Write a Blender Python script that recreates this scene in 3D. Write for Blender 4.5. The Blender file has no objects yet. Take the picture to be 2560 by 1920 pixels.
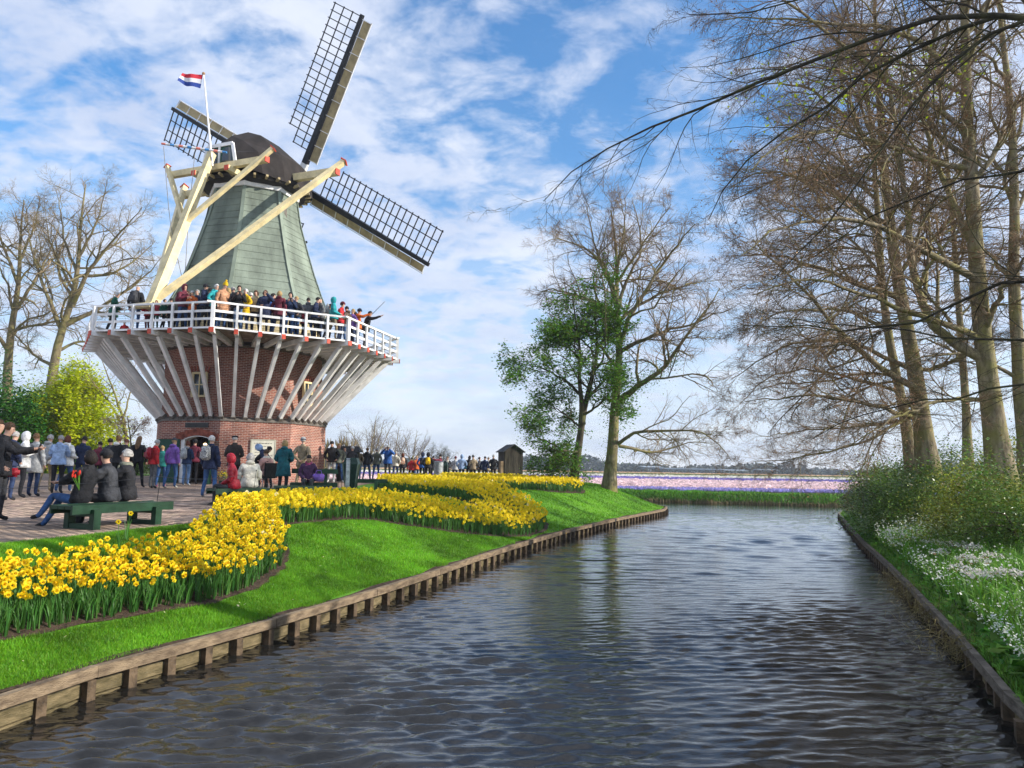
import bpy, bmesh, math, random
import numpy as np
from math import sin, cos, tan, pi, radians, sqrt, atan, atan2, hypot
from mathutils import Vector, Matrix
random.seed(7)
RNG = np.random.default_rng(7)
SC = bpy.context.scene
COL = SC.collection

# ------------------------------------------------------------------ camera
FPX = 1923.0; PITCH = atan(208.5 / 1923.0); ROLL = radians(0.95); CZ = 2.1
_f = np.array([0, cos(PITCH), sin(PITCH)]); _r = np.array([1.0, 0, 0]); _u = np.array([0, -sin(PITCH), cos(PITCH)])
_R = cos(ROLL) * _r + sin(ROLL) * _u; _U = -sin(ROLL) * _r + cos(ROLL) * _u
CAMP = np.array([0, 0, CZ])
cd = bpy.data.cameras.new("camera"); cam = bpy.data.objects.new("camera", cd); COL.objects.link(cam)
cd.sensor_fit = 'HORIZONTAL'; cd.sensor_width = 36.0; cd.lens = 36.0 * FPX / 2560.0
cd.clip_start = 0.1; cd.clip_end = 8000
cam.matrix_world = Matrix(((_R[0], _U[0], -_f[0], 0), (_R[1], _U[1], -_f[1], 0), (_R[2], _U[2], -_f[2], CZ), (0, 0, 0, 1)))
SC.camera = cam

# ------------------------------------------------------------------ sky and sun
SUN_AZ = radians(352)      # direction towards the sun, counter-clockwise from +x
SUN_EL = radians(24)
w = bpy.data.worlds.new("World"); SC.world = w; w.use_nodes = True
nt = w.node_tree; N = nt.nodes; L = nt.links; N.clear()
out = N.new('ShaderNodeOutputWorld'); bg = N.new('ShaderNodeBackground'); bg.inputs[1].default_value = 0.088
sky = N.new('ShaderNodeTexSky'); sky.sky_type = 'NISHITA'; sky.sun_disc = False
sky.sun_elevation = SUN_EL; sky.sun_rotation = pi / 2 - SUN_AZ; sky.air_density = 1.0; sky.dust_density = 0.3; sky.ozone_density = 2.5
tc = N.new('ShaderNodeTexCoord'); sep = N.new('ShaderNodeSeparateXYZ'); L.new(tc.outputs['Generated'], sep.inputs[0])
def wm(op, a, b=None, c=None, clamp=False):
    n = N.new('ShaderNodeMath'); n.operation = op; n.use_clamp = clamp
    for i, v in enumerate((a, b, c)):
        if v is None: continue
        if isinstance(v, (int, float)): n.inputs[i].default_value = v
        else: L.new(v, n.inputs[i])
    return n.outputs[0]
zz = wm('MAXIMUM', sep.outputs[2], 0.0)
den = wm('ADD', zz, 0.24)
px = wm('DIVIDE', sep.outputs[0], den); py = wm('DIVIDE', sep.outputs[1], den)
cmb = N.new('ShaderNodeCombineXYZ'); L.new(px, cmb.inputs[0]); L.new(py, cmb.inputs[1])
def wnoise(scale, detail, rough, vec, loc=(0, 0, 0), sc=(1, 1, 1), dist=0.0, rot=0.0):
    mp = N.new('ShaderNodeMapping'); mp.inputs['Location'].default_value = loc; mp.inputs['Scale'].default_value = sc
    mp.inputs['Rotation'].default_value = (0, 0, rot)
    L.new(vec, mp.inputs[0]); n = N.new('ShaderNodeTexNoise'); L.new(mp.outputs[0], n.inputs[0])
    n.inputs['Scale'].default_value = scale; n.inputs['Detail'].default_value = detail; n.inputs['Roughness'].default_value = rough
    n.inputs['Distortion'].default_value = dist
    return n.outputs[0]
def wramp(v, a, b, lo=0.0, hi=1.0):
    n = N.new('ShaderNodeMapRange'); n.interpolation_type = 'SMOOTHSTEP'; L.new(v, n.inputs[0])
    for i, q in enumerate((a, b, lo, hi)): n.inputs[i + 1].default_value = q
    return n.outputs[0]
big = wnoise(0.55, 3, 0.5, cmb.outputs[0], (3.1, 1.7, 0))
mid = wnoise(7.5, 6, 0.58, cmb.outputs[0], (0.4, 5.2, 0), (1.0, 1.2, 1), 0.35, 0.35)
fine = wnoise(15.0, 5, 0.6, cmb.outputs[0], (2, 2, 0), (1, 1.2, 1), 0.2, 0.35)
# a blue opening high up to the right of the mill: direction-space blob
dotn = N.new('ShaderNodeVectorMath'); dotn.operation = 'DOT_PRODUCT'; L.new(tc.outputs['Generated'], dotn.inputs[0])
hole = Vector(tuple(_f * FPX + _R * (1640 - 1280) - _U * (-80 - 960))).normalized(); dotn.inputs[1].default_value = hole
holem = wramp(dotn.outputs['Value'], 0.925, 0.995, 0.0, 1.0)
s1 = wm('ADD', wm('MULTIPLY', mid, 0.66), wm('MULTIPLY', fine, 0.26))
s2 = wm('ADD', s1, wm('MULTIPLY', big, 0.34))
s3 = wm('SUBTRACT', s2, wm('MULTIPLY', holem, 0.19))
cover = wramp(s3, 0.40, 0.70, 0.10, 1.0)
hor = wramp(sep.outputs[2], 0.0, 0.42, 0.97, 0.15)      # thicker veil of cloud towards the horizon
cover = wm('MAXIMUM', cover, hor)
cover = wm('MULTIPLY', cover, 0.92)
# cloud brightness: lit tops and greyer undersides
cb = wramp(wnoise(2.2, 5, 0.6, cmb.outputs[0], (7, 3, 0)), 0.3, 0.7, 0.0, 1.0)
cmix = N.new('ShaderNodeMix'); cmix.data_type = 'RGBA'; L.new(cb, cmix.inputs[0])
cmix.inputs[6].default_value = (5.6, 6.4, 8.3, 1); cmix.inputs[7].default_value = (7.9, 8.4, 9.6, 1)
hs = N.new('ShaderNodeHueSaturation'); hs.inputs['Saturation'].default_value = 1.42; hs.inputs['Value'].default_value = 2.0
L.new(sky.outputs[0], hs.inputs['Color'])
mx = N.new('ShaderNodeMix'); mx.data_type = 'RGBA'; L.new(cover, mx.inputs[0]); L.new(hs.outputs[0], mx.inputs[6]); L.new(cmix.outputs[2], mx.inputs[7])
L.new(mx.outputs[2], bg.inputs[0]); L.new(bg.outputs[0], out.inputs[0])

sd = bpy.data.lights.new("sun", 'SUN'); so = bpy.data.objects.new("sun", sd); COL.objects.link(so)
sd.energy = 5.0; sd.angle = radians(0.6); sd.color = (1.0, 0.94, 0.84)
sdir = Vector((cos(SUN_EL) * cos(SUN_AZ), cos(SUN_EL) * sin(SUN_AZ), sin(SUN_EL)))
so.rotation_euler = sdir.to_track_quat('Z', 'Y').to_euler(); so.location = (20, -30, 40)
SC.view_settings.view_transform = 'Standard'; SC.view_settings.look = 'None'
SC.view_settings.exposure = 0.38; SC.view_settings.gamma = 1.0; SC.view_settings.use_curve_mapping = False
SC.render.engine = 'CYCLES'
SC.cycles.max_bounces = 6; SC.cycles.diffuse_bounces = 2; SC.cycles.glossy_bounces = 3; SC.cycles.transparent_max_bounces = 8
SC.cycles.caustics_reflective = False; SC.cycles.caustics_refractive = False
SC.cycles.use_adaptive_sampling = True; SC.cycles.adaptive_threshold = 0.02
try: SC.cycles.use_denoising = True
except Exception: pass

# ------------------------------------------------------------------ pixel -> world helpers
def ray(x, y): return _f * FPX + _R * (x - 1280) - _U * (y - 960)
def atY(x, y, Y):
    d = ray(x, y); return CAMP + d * (Y / d[1])
def proj(p):
    d = np.array(p, float) - CAMP; z = d @ _f
    return 1280 + FPX * (d @ _R) / z, 960 - FPX * (d @ _U) / z

# ------------------------------------------------------------------ mesh helpers
def npmesh(name, V, groups):
    """V (n,3); groups: list of (faces (m,k) int array, material index)."""
    me = bpy.data.meshes.new(name); V = np.asarray(V, np.float32)
    groups = [(np.asarray(f, np.int32), m) for f, m in groups if len(f)]
    me.vertices.add(len(V)); me.vertices.foreach_set('co', V.ravel())
    nl = sum(f.size for f, _ in groups); nf = sum(len(f) for f, _ in groups)
    me.loops.add(nl); me.polygons.add(nf)
    me.loops.foreach_set('vertex_index', np.concatenate([f.ravel() for f, _ in groups]) if groups else [])
    st, mi, o = [], [], 0
    for f, m in groups:
        k = f.shape[1]; st.append(o + np.arange(len(f)) * k); o += f.size
        mi.append(np.broadcast_to(np.asarray(m, np.int32), (len(f),)))
    me.polygons.foreach_set('loop_start', np.concatenate(st).astype(np.int32))
    me.polygons.foreach_set('material_index', np.concatenate(mi).astype(np.int32))
    me.update(calc_edges=True); me.validate()
    return me

def link(name, me, mats, parent=None, kind=None, smooth=False, label=None):
    o = bpy.data.objects.new(name, me); COL.objects.link(o)
    if len(me.materials) == 0:
        for m in (mats if isinstance(mats, (list, tuple)) else [mats]): me.materials.append(m)
    if smooth: me.polygons.foreach_set('use_smooth', [True] * len(me.polygons))
    if parent is not None:
        o.parent = parent
    if kind: o['kind'] = kind
    if label: o['label'] = label
    return o

def thing(name, label, cat, loc=(0, 0, 0), rz=0.0, group=None):
    o = bpy.data.objects.new(name, None); COL.objects.link(o); o.empty_display_size = 0.2
    o.location = loc; o.rotation_euler = (0, 0, rz); o['label'] = label; o['category'] = cat
    if group: o['group'] = group
    return o
def tag(o, label, cat, group=None, kind=None):
    o['label'] = label; o['category'] = cat
    if group: o['group'] = group
    if kind: o['kind'] = kind
    return o

class MB:
    def __init__(s): s.v = []; s.f = []; s.m = []
    def add(s, V, F, m=0):
        b = len(s.v); s.v += [tuple(map(float, p)) for p in V]
        for f in F: s.f.append(tuple(b + i for i in f)); s.m.append(m)
    def box(s, c, size, m=0, rz=0.0):
        x, y, z = (q / 2 for q in size); cs, sn = cos(rz), sin(rz); V = []
        for i in range(8):
            a = x if i & 1 else -x; b_ = y if i & 2 else -y; d = z if i & 4 else -z
            V.append((c[0] + a * cs - b_ * sn, c[1] + a * sn + b_ * cs, c[2] + d))
        s.add(V, BOXF, m)
    def beam(s, p0, p1, w, h, m=0, up=(0, 0, 1), w1=None, h1=None):
        p0 = np.array(p0, float); p1 = np.array(p1, float); t = p1 - p0; t /= np.linalg.norm(t) + 1e-9
        up = np.array(up, float); sd_ = np.cross(t, up)
        if np.linalg.norm(sd_) < 1e-4: sd_ = np.cross(t, (1, 0, 0))
        sd_ /= np.linalg.norm(sd_); u = np.cross(sd_, t)
        w1 = w if w1 is None else w1; h1 = h if h1 is None else h1; V = []
        for i in range(8):
            a = 1 if i & 1 else -1; b_ = 1 if i & 4 else -1
            q, ww, hh = (p1, w1, h1) if i & 2 else (p0, w, h)
            V.append(q + sd_ * a * ww / 2 + u * b_ * hh / 2)
        s.add(V, BOXF, m)
    def tube(s, P, r, n=6, m=0, cap=True):
        V, F = tubes(np.array([P], float), np.array([r if hasattr(r, '__len__') else [r] * len(P)], float), n)
        s.add(V, F.tolist(), m)
        if cap:
            b = len(s.v) - len(V); s.f.append(tuple(b + i for i in range(n))[::-1]); s.m.append(m)
            s.f.append(tuple(b + (len(P) - 1) * n + i for i in range(n))); s.m.append(m)
    def ring(s, rings, m=0, close=True, cap0=False, cap1=False):
        n = len(rings[0]); V = [p for r_ in rings for p in r_]; F = []
        for k in range(len(rings) - 1):
            for i in range(n if close else n - 1):
                j = (i + 1) % n; F.append((k * n + i, k * n + j, (k + 1) * n + j, (k + 1) * n + i))
        if cap0: F.append(tuple(range(n))[::-1])
        if cap1: F.append(tuple((len(rings) - 1) * n + i for i in range(n)))
        s.add(V, F, m)
    def build(s, name, mats, parent=None, kind=None, smooth=False, label=None, local=False):
        V = np.array(s.v, float)
        if parent is not None and not local:
            q = parent; off = np.zeros(3)
            while q is not None: off += np.array(q.location); q = q.parent
            V = V - off
        me = bpy.data.meshes.new(name); me.from_pydata(V.tolist(), [], s.f)
        me.polygons.foreach_set('material_index', s.m); me.update()
        return link(name, me, mats, parent, kind, smooth, label)
BOXF = [(0, 2, 3, 1), (4, 5, 7, 6), (0, 1, 5, 4), (2, 6, 7, 3), (0, 4, 6, 2), (1, 3, 7, 5)]

def tubes(P, R, n=3, flat=None):
    """P (N,K,3), R (N,K) -> verts, quad faces"""
    Nn, K, _ = P.shape
    T = np.gradient(P, axis=1); T /= np.linalg.norm(T, axis=2, keepdims=True) + 1e-9
    ref = np.array([0.31, 0.47, 0.83]); ref = ref / np.linalg.norm(ref)
    m = T.mean(axis=1); al = np.abs(m @ ref) / (np.linalg.norm(m, axis=1) + 1e-9) > 0.93
    rf = np.where(al[:, None, None], np.array([0.9, -0.3, 0.1])[None, None], ref[None, None])
    A = np.cross(T, np.broadcast_to(rf, T.shape)); A /= np.linalg.norm(A, axis=2, keepdims=True) + 1e-9
    B = np.cross(T, A); an = np.arange(n) * 2 * pi / n
    V = P[:, :, None] + R[:, :, None, None] * (np.cos(an)[None, None, :, None] * A[:, :, None] + np.sin(an)[None, None, :, None] * B[:, :, None])
    V = V.reshape(-1, 3)
    k = np.arange(K - 1)[:, None]; i = np.arange(n)[None]; j = (i + 1) % n
    F = np.stack([k * n + i, k * n + j, (k + 1) * n + j, (k + 1) * n + i], -1).reshape(-1, 4)
    F = (F[None] + (np.arange(Nn) * K * n)[:, None, None]).reshape(-1, 4)
    return V, F

def scatter(tV, tG, pos, rz, sc, tilt=None, tdir=None):
    """instance a template (tV verts, tG [(faces,mat)]) at many places into one mesh; returns V, groups"""
    tV = np.asarray(tV, float); n = len(pos); sc = np.asarray(sc, float)
    if sc.ndim == 1: sc = np.stack([sc] * 3, 1)
    V = tV[None] * sc[:, None]
    if tilt is not None:      # tilt about local x, then spin
        c, s = np.cos(tilt)[:, None], np.sin(tilt)[:, None]
        y, z = V[..., 1].copy(), V[..., 2].copy(); V[..., 1] = y * c - z * s; V[..., 2] = y * s + z * c
    c, s = np.cos(rz)[:, None], np.sin(rz)[:, None]
    x, y = V[..., 0].copy(), V[..., 1].copy(); V[..., 0] = x * c - y * s; V[..., 1] = x * s + y * c
    V = (V + pos[:, None]).reshape(-1, 3)
    G = [((np.asarray(f)[None] + (np.arange(n) * len(tV))[:, None, None]).reshape(-1, np.asarray(f).shape[1]), m) for f, m in tG]
    return V, G
def merge(parts):
    Vs, Gs, o = [], [], 0
    for V, G in parts:
        Vs.append(V); Gs += [(np.asarray(f) + o, m) for f, m in G]; o += len(V)
    return np.concatenate(Vs), Gs

# ------------------------------------------------------------------ materials
MATS = {}
def mat(name, col, rough=0.8, var=0.15, scale=6.0, bump=0.0, bscale=None, metal=0.0, spec=0.3, island=0.0, col2=None, transl=0.0, hue=0.0, coat=0.0, stretch=(1, 1, 1)):
    if name in MATS: return MATS[name]
    m = bpy.data.materials.new(name); m.use_nodes = True; t = m.node_tree; n = t.nodes; l = t.links
    b = n['Principled BSDF']; b.inputs['Roughness'].default_value = rough; b.inputs['Metallic'].default_value = metal
    b.inputs['Specular IOR Level'].default_value = spec; b.inputs['Coat Weight'].default_value = coat
    tcn = n.new('ShaderNodeTexCoord'); mp = n.new('ShaderNodeMapping'); mp.inputs['Scale'].default_value = stretch
    l.new(tcn.outputs['Object'], mp.inputs[0])
    nz = n.new('ShaderNodeTexNoise'); nz.inputs['Scale'].default_value = scale; nz.inputs['Detail'].default_value = 5; nz.inputs['Roughness'].default_value = 0.6
    l.new(mp.outputs[0], nz.inputs[0])
    mixn = n.new('ShaderNodeMix'); mixn.data_type = 'RGBA'
    c2 = col2 if col2 else tuple(max(0, c * (1 - 2.2 * var)) for c in col); c1 = col if col2 else tuple(min(1, c * (1 + 1.0 * var)) for c in col)
    mixn.inputs[6].default_value = (*c2, 1); mixn.inputs[7].default_value = (*c1, 1)
    mr = n.new('ShaderNodeMapRange'); mr.inputs[1].default_value = 0.35; mr.inputs[2].default_value = 0.65; l.new(nz.outputs[0], mr.inputs[0]); l.new(mr.outputs[0], mixn.inputs[0])
    cout = mixn.outputs[2]
    if island > 0 or hue > 0:
        g = n.new('ShaderNodeNewGeometry'); h = n.new('ShaderNodeHueSaturation')
        a = n.new('ShaderNodeMapRange'); a.inputs[3].default_value = 1 - island; a.inputs[4].default_value = 1 + island; l.new(g.outputs['Random Per Island'], a.inputs[0]); l.new(a.outputs[0], h.inputs['Value'])
        wn = n.new('ShaderNodeTexWhiteNoise'); wn.noise_dimensions = '1D'; l.new(g.outputs['Random Per Island'], wn.inputs['W'])
        a2 = n.new('ShaderNodeMapRange'); a2.inputs[3].default_value = 0.5 - hue; a2.inputs[4].default_value = 0.5 + hue; l.new(wn.outputs['Value'], a2.inputs[0]); l.new(a2.outputs[0], h.inputs['Hue'])
        l.new(cout, h.inputs['Color']); cout = h.outputs[0]
    l.new(cout, b.inputs['Base Color'])
    if bump > 0:
        bz = n.new('ShaderNodeTexNoise'); bz.inputs['Scale'].default_value = bscale or scale * 4; bz.inputs['Detail'].default_value = 4; l.new(mp.outputs[0], bz.inputs[0])
        bp = n.new('ShaderNodeBump'); bp.inputs['Strength'].default_value = min(1, bump); bp.inputs['Distance'].default_value = 0.02; l.new(bz.outputs[0], bp.inputs['Height']); l.new(bp.outputs[0], b.inputs['Normal'])
    if transl > 0:
        tr = n.new('ShaderNodeBsdfTranslucent'); l.new(cout, tr.inputs[0]); ms = n.new('ShaderNodeMixShader'); ms.inputs[0].default_value = transl
        l.new(b.outputs[0], ms.inputs[1]); l.new(tr.outputs[0], ms.inputs[2]); l.new(ms.outputs[0], n['Material Output'].inputs[0])
    MATS[name] = m; return m

def brick_mat(name, c1, c2, mortar, bw, rh, ms=0.012, bump=0.6, cyl=None, rough=0.9, var=0.25):
    m = bpy.data.materials.new(name); m.use_nodes = True; t = m.node_tree; n = t.nodes; l = t.links
    b = n['Principled BSDF']; b.inputs['Roughness'].default_value = rough; b.inputs['Specular IOR Level'].default_value = 0.2
    br = n.new('ShaderNodeTexBrick'); br.inputs['Color1'].default_value = (*c1, 1); br.inputs['Color2'].default_value = (*c2, 1); br.inputs['Mortar'].default_value = (*mortar, 1)
    br.inputs['Scale'].default_value = 1.0; br.inputs['Mortar Size'].default_value = ms; br.inputs['Mortar Smooth'].default_value = 0.15; br.inputs['Brick Width'].default_value = bw; br.inputs['Row Height'].default_value = rh
    uv = n.new('ShaderNodeUVMap') if cyl else None
    if cyl: l.new(uv.outputs[0], br.inputs[0])
    else:
        tcn = n.new('ShaderNodeTexCoord'); l.new(tcn.outputs['Object'], br.inputs[0])
    nz = n.new('ShaderNodeTexNoise'); nz.inputs['Scale'].default_value = 1.3; nz.inputs['Detail'].default_value = 6
    tcn2 = n.new('ShaderNodeTexCoord'); l.new(tcn2.outputs['Object'], nz.inputs[0])
    mr = n.new('ShaderNodeMapRange'); mr.inputs[1].default_value = 0.3; mr.inputs[2].default_value = 0.7; mr.inputs[3].default_value = 1 - var; mr.inputs[4].default_value = 1 + var * 0.6; l.new(nz.outputs[0], mr.inputs[0])
    h = n.new('ShaderNodeHueSaturation'); l.new(br.outputs[0], h.inputs['Color']); l.new(mr.outputs[0], h.inputs['Value']); l.new(h.outputs[0], b.inputs['Base Color'])
    bp = n.new('ShaderNodeBump'); bp.inputs['Strength'].default_value = bump; bp.inputs['Distance'].default_value = 0.012; bp.invert = True
    l.new(br.outputs['Fac'], bp.inputs['Height']); l.new(bp.outputs[0], b.inputs['Normal'])
    return m
# ================================================================== SETTING
WL = np.array([(-6.2, -10), (-5.3, 0), (-4.0, 6.3), (-3.45, 7.83), (-2.95, 8.95), (-2.46, 10.3), (-1.54, 13.08), (-0.45, 16.95), (1.32, 22.36), (3.95, 29.11), (7.0, 36.0), (7.6, 37.7), (7.8, 38.9), (7.7, 41), (6.6, 43.6), (4, 47), (0, 50.5), (-10, 56), (-20, 60), (-60, 64)], float)
WR = np.array([(1.2, -10), (2.3, 0), (4.2, 6.48), (4.76, 7.75), (5.42, 9.52), (6.02, 11.15), (7.85, 16.05), (9.94, 21.93), (15.34, 36.21)], float)
def wlx(y): return np.interp(y, WL[:, 1], WL[:, 0])
def wrx(y): return np.interp(y, WR[:, 1], WR[:, 0])
def zp(y):
    y = np.asarray(y, float); u = np.clip((y - 41.5) / 5.0, 0, 1); return 0.95 + 0.0095 * np.minimum(y, 42) - 0.27 * u * u * (3 - 2 * u)
def gl(x, y):
    """height of the left bank (lawn and paving)"""
    u = np.clip((wlx(y) - x) * 0.93 / 3.2, 0, 1); s = 0.5 * (u + u * u * (3 - 2 * u))
    return 0.24 + (zp(y) - 0.24) * s
def gr(x, y):
    t = np.clip(x - wrx(y), 0, 60) * 0.93
    return 0.2 + 0.75 * (1 - np.exp(-t / 3.0))

def land(name, ys, offs, xf, zf, sgn, m):
    ys = np.asarray(ys, float); offs = np.asarray(offs, float)
    X = xf(ys)[:, None] + sgn * offs[None]; Y = np.broadcast_to(ys[:, None], X.shape); Z = zf(X, Y)
    V = np.stack([X, Y, Z], -1); A, B = X.shape; V = V.reshape(-1, 3)
    # skirt down at the water side
    sk = V.reshape(A, B, 3)[:, 0].copy(); sk[:, 2] = -1.2; nV = len(V); V = np.concatenate([V, sk])
    i = np.arange(A - 1)[:, None]; j = np.arange(B - 1)[None]
    F = np.stack([i * B + j, i * B + j + 1, (i + 1) * B + j + 1, (i + 1) * B + j], -1).reshape(-1, 4)
    if sgn < 0: F = F[:, ::-1]
    k = np.arange(A - 1); F2 = np.stack([k * B, (k + 1) * B, nV + k + 1, nV + k], -1)
    me = npmesh(name, V, [(F, 0), (F2, 1)])
    return link(name, me, [m, M_soil], kind='structure', smooth=True)

def grass_mat(name, cA, cB, cC):
    m = bpy.data.materials.new(name); m.use_nodes = True; t = m.node_tree; n = t.nodes; l = t.links
    b = n['Principled BSDF']; b.inputs['Roughness'].default_value = 0.75; b.inputs['Specular IOR Level'].default_value = 0.25
    tcn = n.new('ShaderNodeTexCoord')
    def nz(s, d, r=0.6):
        q = n.new('ShaderNodeTexNoise'); q.inputs['Scale'].default_value = s; q.inputs['Detail'].default_value = d; q.inputs['Roughness'].default_value = r; l.new(tcn.outputs['Object'], q.inputs[0]); return q.outputs[0]
    r1 = n.new('ShaderNodeValToRGB'); r1.color_ramp.elements[0].position = 0.33; r1.color_ramp.elements[1].position = 0.68
    r1.color_ramp.elements[0].color = (*cA, 1); r1.color_ramp.elements[1].color = (*cB, 1)
    l.new(nz(22, 6, 0.75), r1.inputs[0])
    mx_ = n.new('ShaderNodeMix'); mx_.data_type = 'RGBA'; mr = n.new('ShaderNodeMapRange'); mr.inputs[1].default_value = 0.45; mr.inputs[2].default_value = 0.7; mr.inputs[4].default_value = 0.6; l.new(nz(0.9, 4), mr.inputs[0])
    l.new(mr.outputs[0], mx_.inputs[0]); l.new(r1.outputs[0], mx_.inputs[6]); mx_.inputs[7].default_value = (*cC, 1); l.new(mx_.outputs[2], b.inputs['Base Color'])
    bp = n.new('ShaderNodeBump'); bp.inputs['Strength'].default_value = 0.8; bp.inputs['Distance'].default_value = 0.03; l.new(nz(60, 3), bp.inputs['Height']); l.new(bp.outputs[0], b.inputs['Normal'])
    return m
M_lawn = grass_mat('lawn_grass', (0.07, 0.20, 0.010), (0.14, 0.36, 0.018), (0.18, 0.38, 0.025))
M_blade = mat('grass_blade', (0.17, 0.40, 0.018), 0.5, 0.26, 0.9, island=0.3, hue=0.02, transl=0.4)
M_soil = mat('soil', (0.07, 0.045, 0.028), 0.95, 0.3, 18, bump=1.0, bscale=40)
M_bankr = mat('bank_earth', (0.05, 0.07, 0.02), 0.95, 0.3, 5, bump=1.0, bscale=30)
M_field = mat('field_earth', (0.16, 0.17, 0.07), 0.95, 0.25, 0.05)
ysL = np.unique(np.concatenate([np.arange(-10, 6, 1.0), np.arange(6, 20, 0.35), np.arange(20, 42, 0.5), np.arange(42, 64.1, 1.0)]))
offs = np.concatenate([[0.07, 0.10], np.arange(0.12, 4.2, 0.16), np.arange(4.4, 12, 1.0), [14, 20, 30, 45, 70, 120]])
land('lawn', ysL, offs, wlx, gl, -1, M_lawn)
ysR = np.concatenate([np.arange(-10, 6, 1.0), np.arange(6, 36.3, 0.7), [36.21]])
WRe = np.array(list(WR[:, :]) + [(16.2, 38.0), (18.5, 39.6), (23, 40.6), (40, 41.5), (110, 46)])
ysR2 = np.unique(np.concatenate([ysR, [37, 38, 39, 39.6, 40.2, 40.6, 41, 41.5, 43, 46]]))
def wrx(y): return np.interp(y, WRe[:, 1], WRe[:, 0])
land('bank_ground', ysR2, np.array([0.07, 0.12, 0.3, 0.6, 1, 1.5, 2, 3, 4, 6, 9, 14, 20, 35, 60, 90]), wrx, gr, 1, M_bankr)

# the flat polder beyond the ditch, out to the horizon
mb = MB()
FB = [(-400, 150), (-60, 78), (-20, 64), (-10, 60), (0, 55.5), (5, 53), (9.5, 51.2), (13.4, 50.4), (20.3, 48.7), (30, 46.6), (60, 46), (110, 50), (400, 60)]
mb.ring([[(x, y, -1.0) for x, y in FB], [(x, y, 0.12) for x, y in FB], [(x, y + 0.9, 0.52) for x, y in FB], [(x, y + 3.0, 0.62) for x, y in FB], [(x * 1.1, y + 6, 0.60) for x, y in FB], [(x * 12, 5000, 0.60) for x, y in FB]], close=False)
mb.build('field', M_field, kind='structure')

# water
def water_mat():
    m = bpy.data.materials.new('water'); m.use_nodes = True; t = m.node_tree; n = t.nodes; l = t.links
    b = n['Principled BSDF']; b.inputs['Base Color'].default_value = (0.016, 0.015, 0.013, 1); b.inputs['Roughness'].default_value = 0.03; b.inputs['IOR'].default_value = 1.45; b.inputs['Specular IOR Level'].default_value = 0.65
    tcn = n.new('ShaderNodeTexCoord')
    def nz(scale, sx, sy, rot, det, rough=0.5, dist=0.0, loc=(0, 0, 0)):
        mp = n.new('ShaderNodeMapping'); mp.inputs['Rotation'].default_value = (0, 0, rot); mp.inputs['Scale'].default_value = (sx, sy, 1); mp.inputs['Location'].default_value = loc
        l.new(tcn.outputs['Object'], mp.inputs[0]); q = n.new('ShaderNodeTexNoise'); q.inputs['Scale'].default_value = scale; q.inputs['Detail'].default_value = det; q.inputs['Roughness'].default_value = rough; q.inputs['Distortion'].default_value = dist
        l.new(mp.outputs[0], q.inputs[0]); return q.outputs[0]
    def ma(op, a, b_):
        q = n.new('ShaderNodeMath'); q.operation = op
        for i, v in enumerate((a, b_)):
            if isinstance(v, (int, float)): q.inputs[i].default_value = v
            else: l.new(v, q.inputs[i])
        return q.outputs[0]
    a = nz(1.0, 1.3, 4.6, 0.10, 2, 0.5, 0.4); c = nz(1.0, 3.2, 9.5, -0.12, 3, 0.55, 0.5, (3, 1, 0)); d = nz(1.0, 13, 24, 0.3, 3, 0.6, 0.2, (1, 7, 0))
    gust = nz(0.22, 1, 1, 0, 3)
    mr = n.new('ShaderNodeMapRange'); mr.inputs[1].default_value = 0.35; mr.inputs[2].default_value = 0.65; mr.inputs[3].default_value = 0.55; mr.inputs[4].default_value = 1.15; l.new(gust, mr.inputs[0])
    s = ma('ADD', ma('ADD', ma('MULTIPLY', a, 0.30), ma('MULTIPLY', c, 0.40)), ma('MULTIPLY', d, 0.16))
    s = ma('MULTIPLY', s, mr.outputs[0])
    bp = n.new('ShaderNodeBump'); bp.inputs['Strength'].default_value = 1.0; bp.inputs['Distance'].default_value = 0.02; l.new(s, bp.inputs['Height']); l.new(bp.outputs[0], b.inputs['Normal'])
    return m

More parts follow.
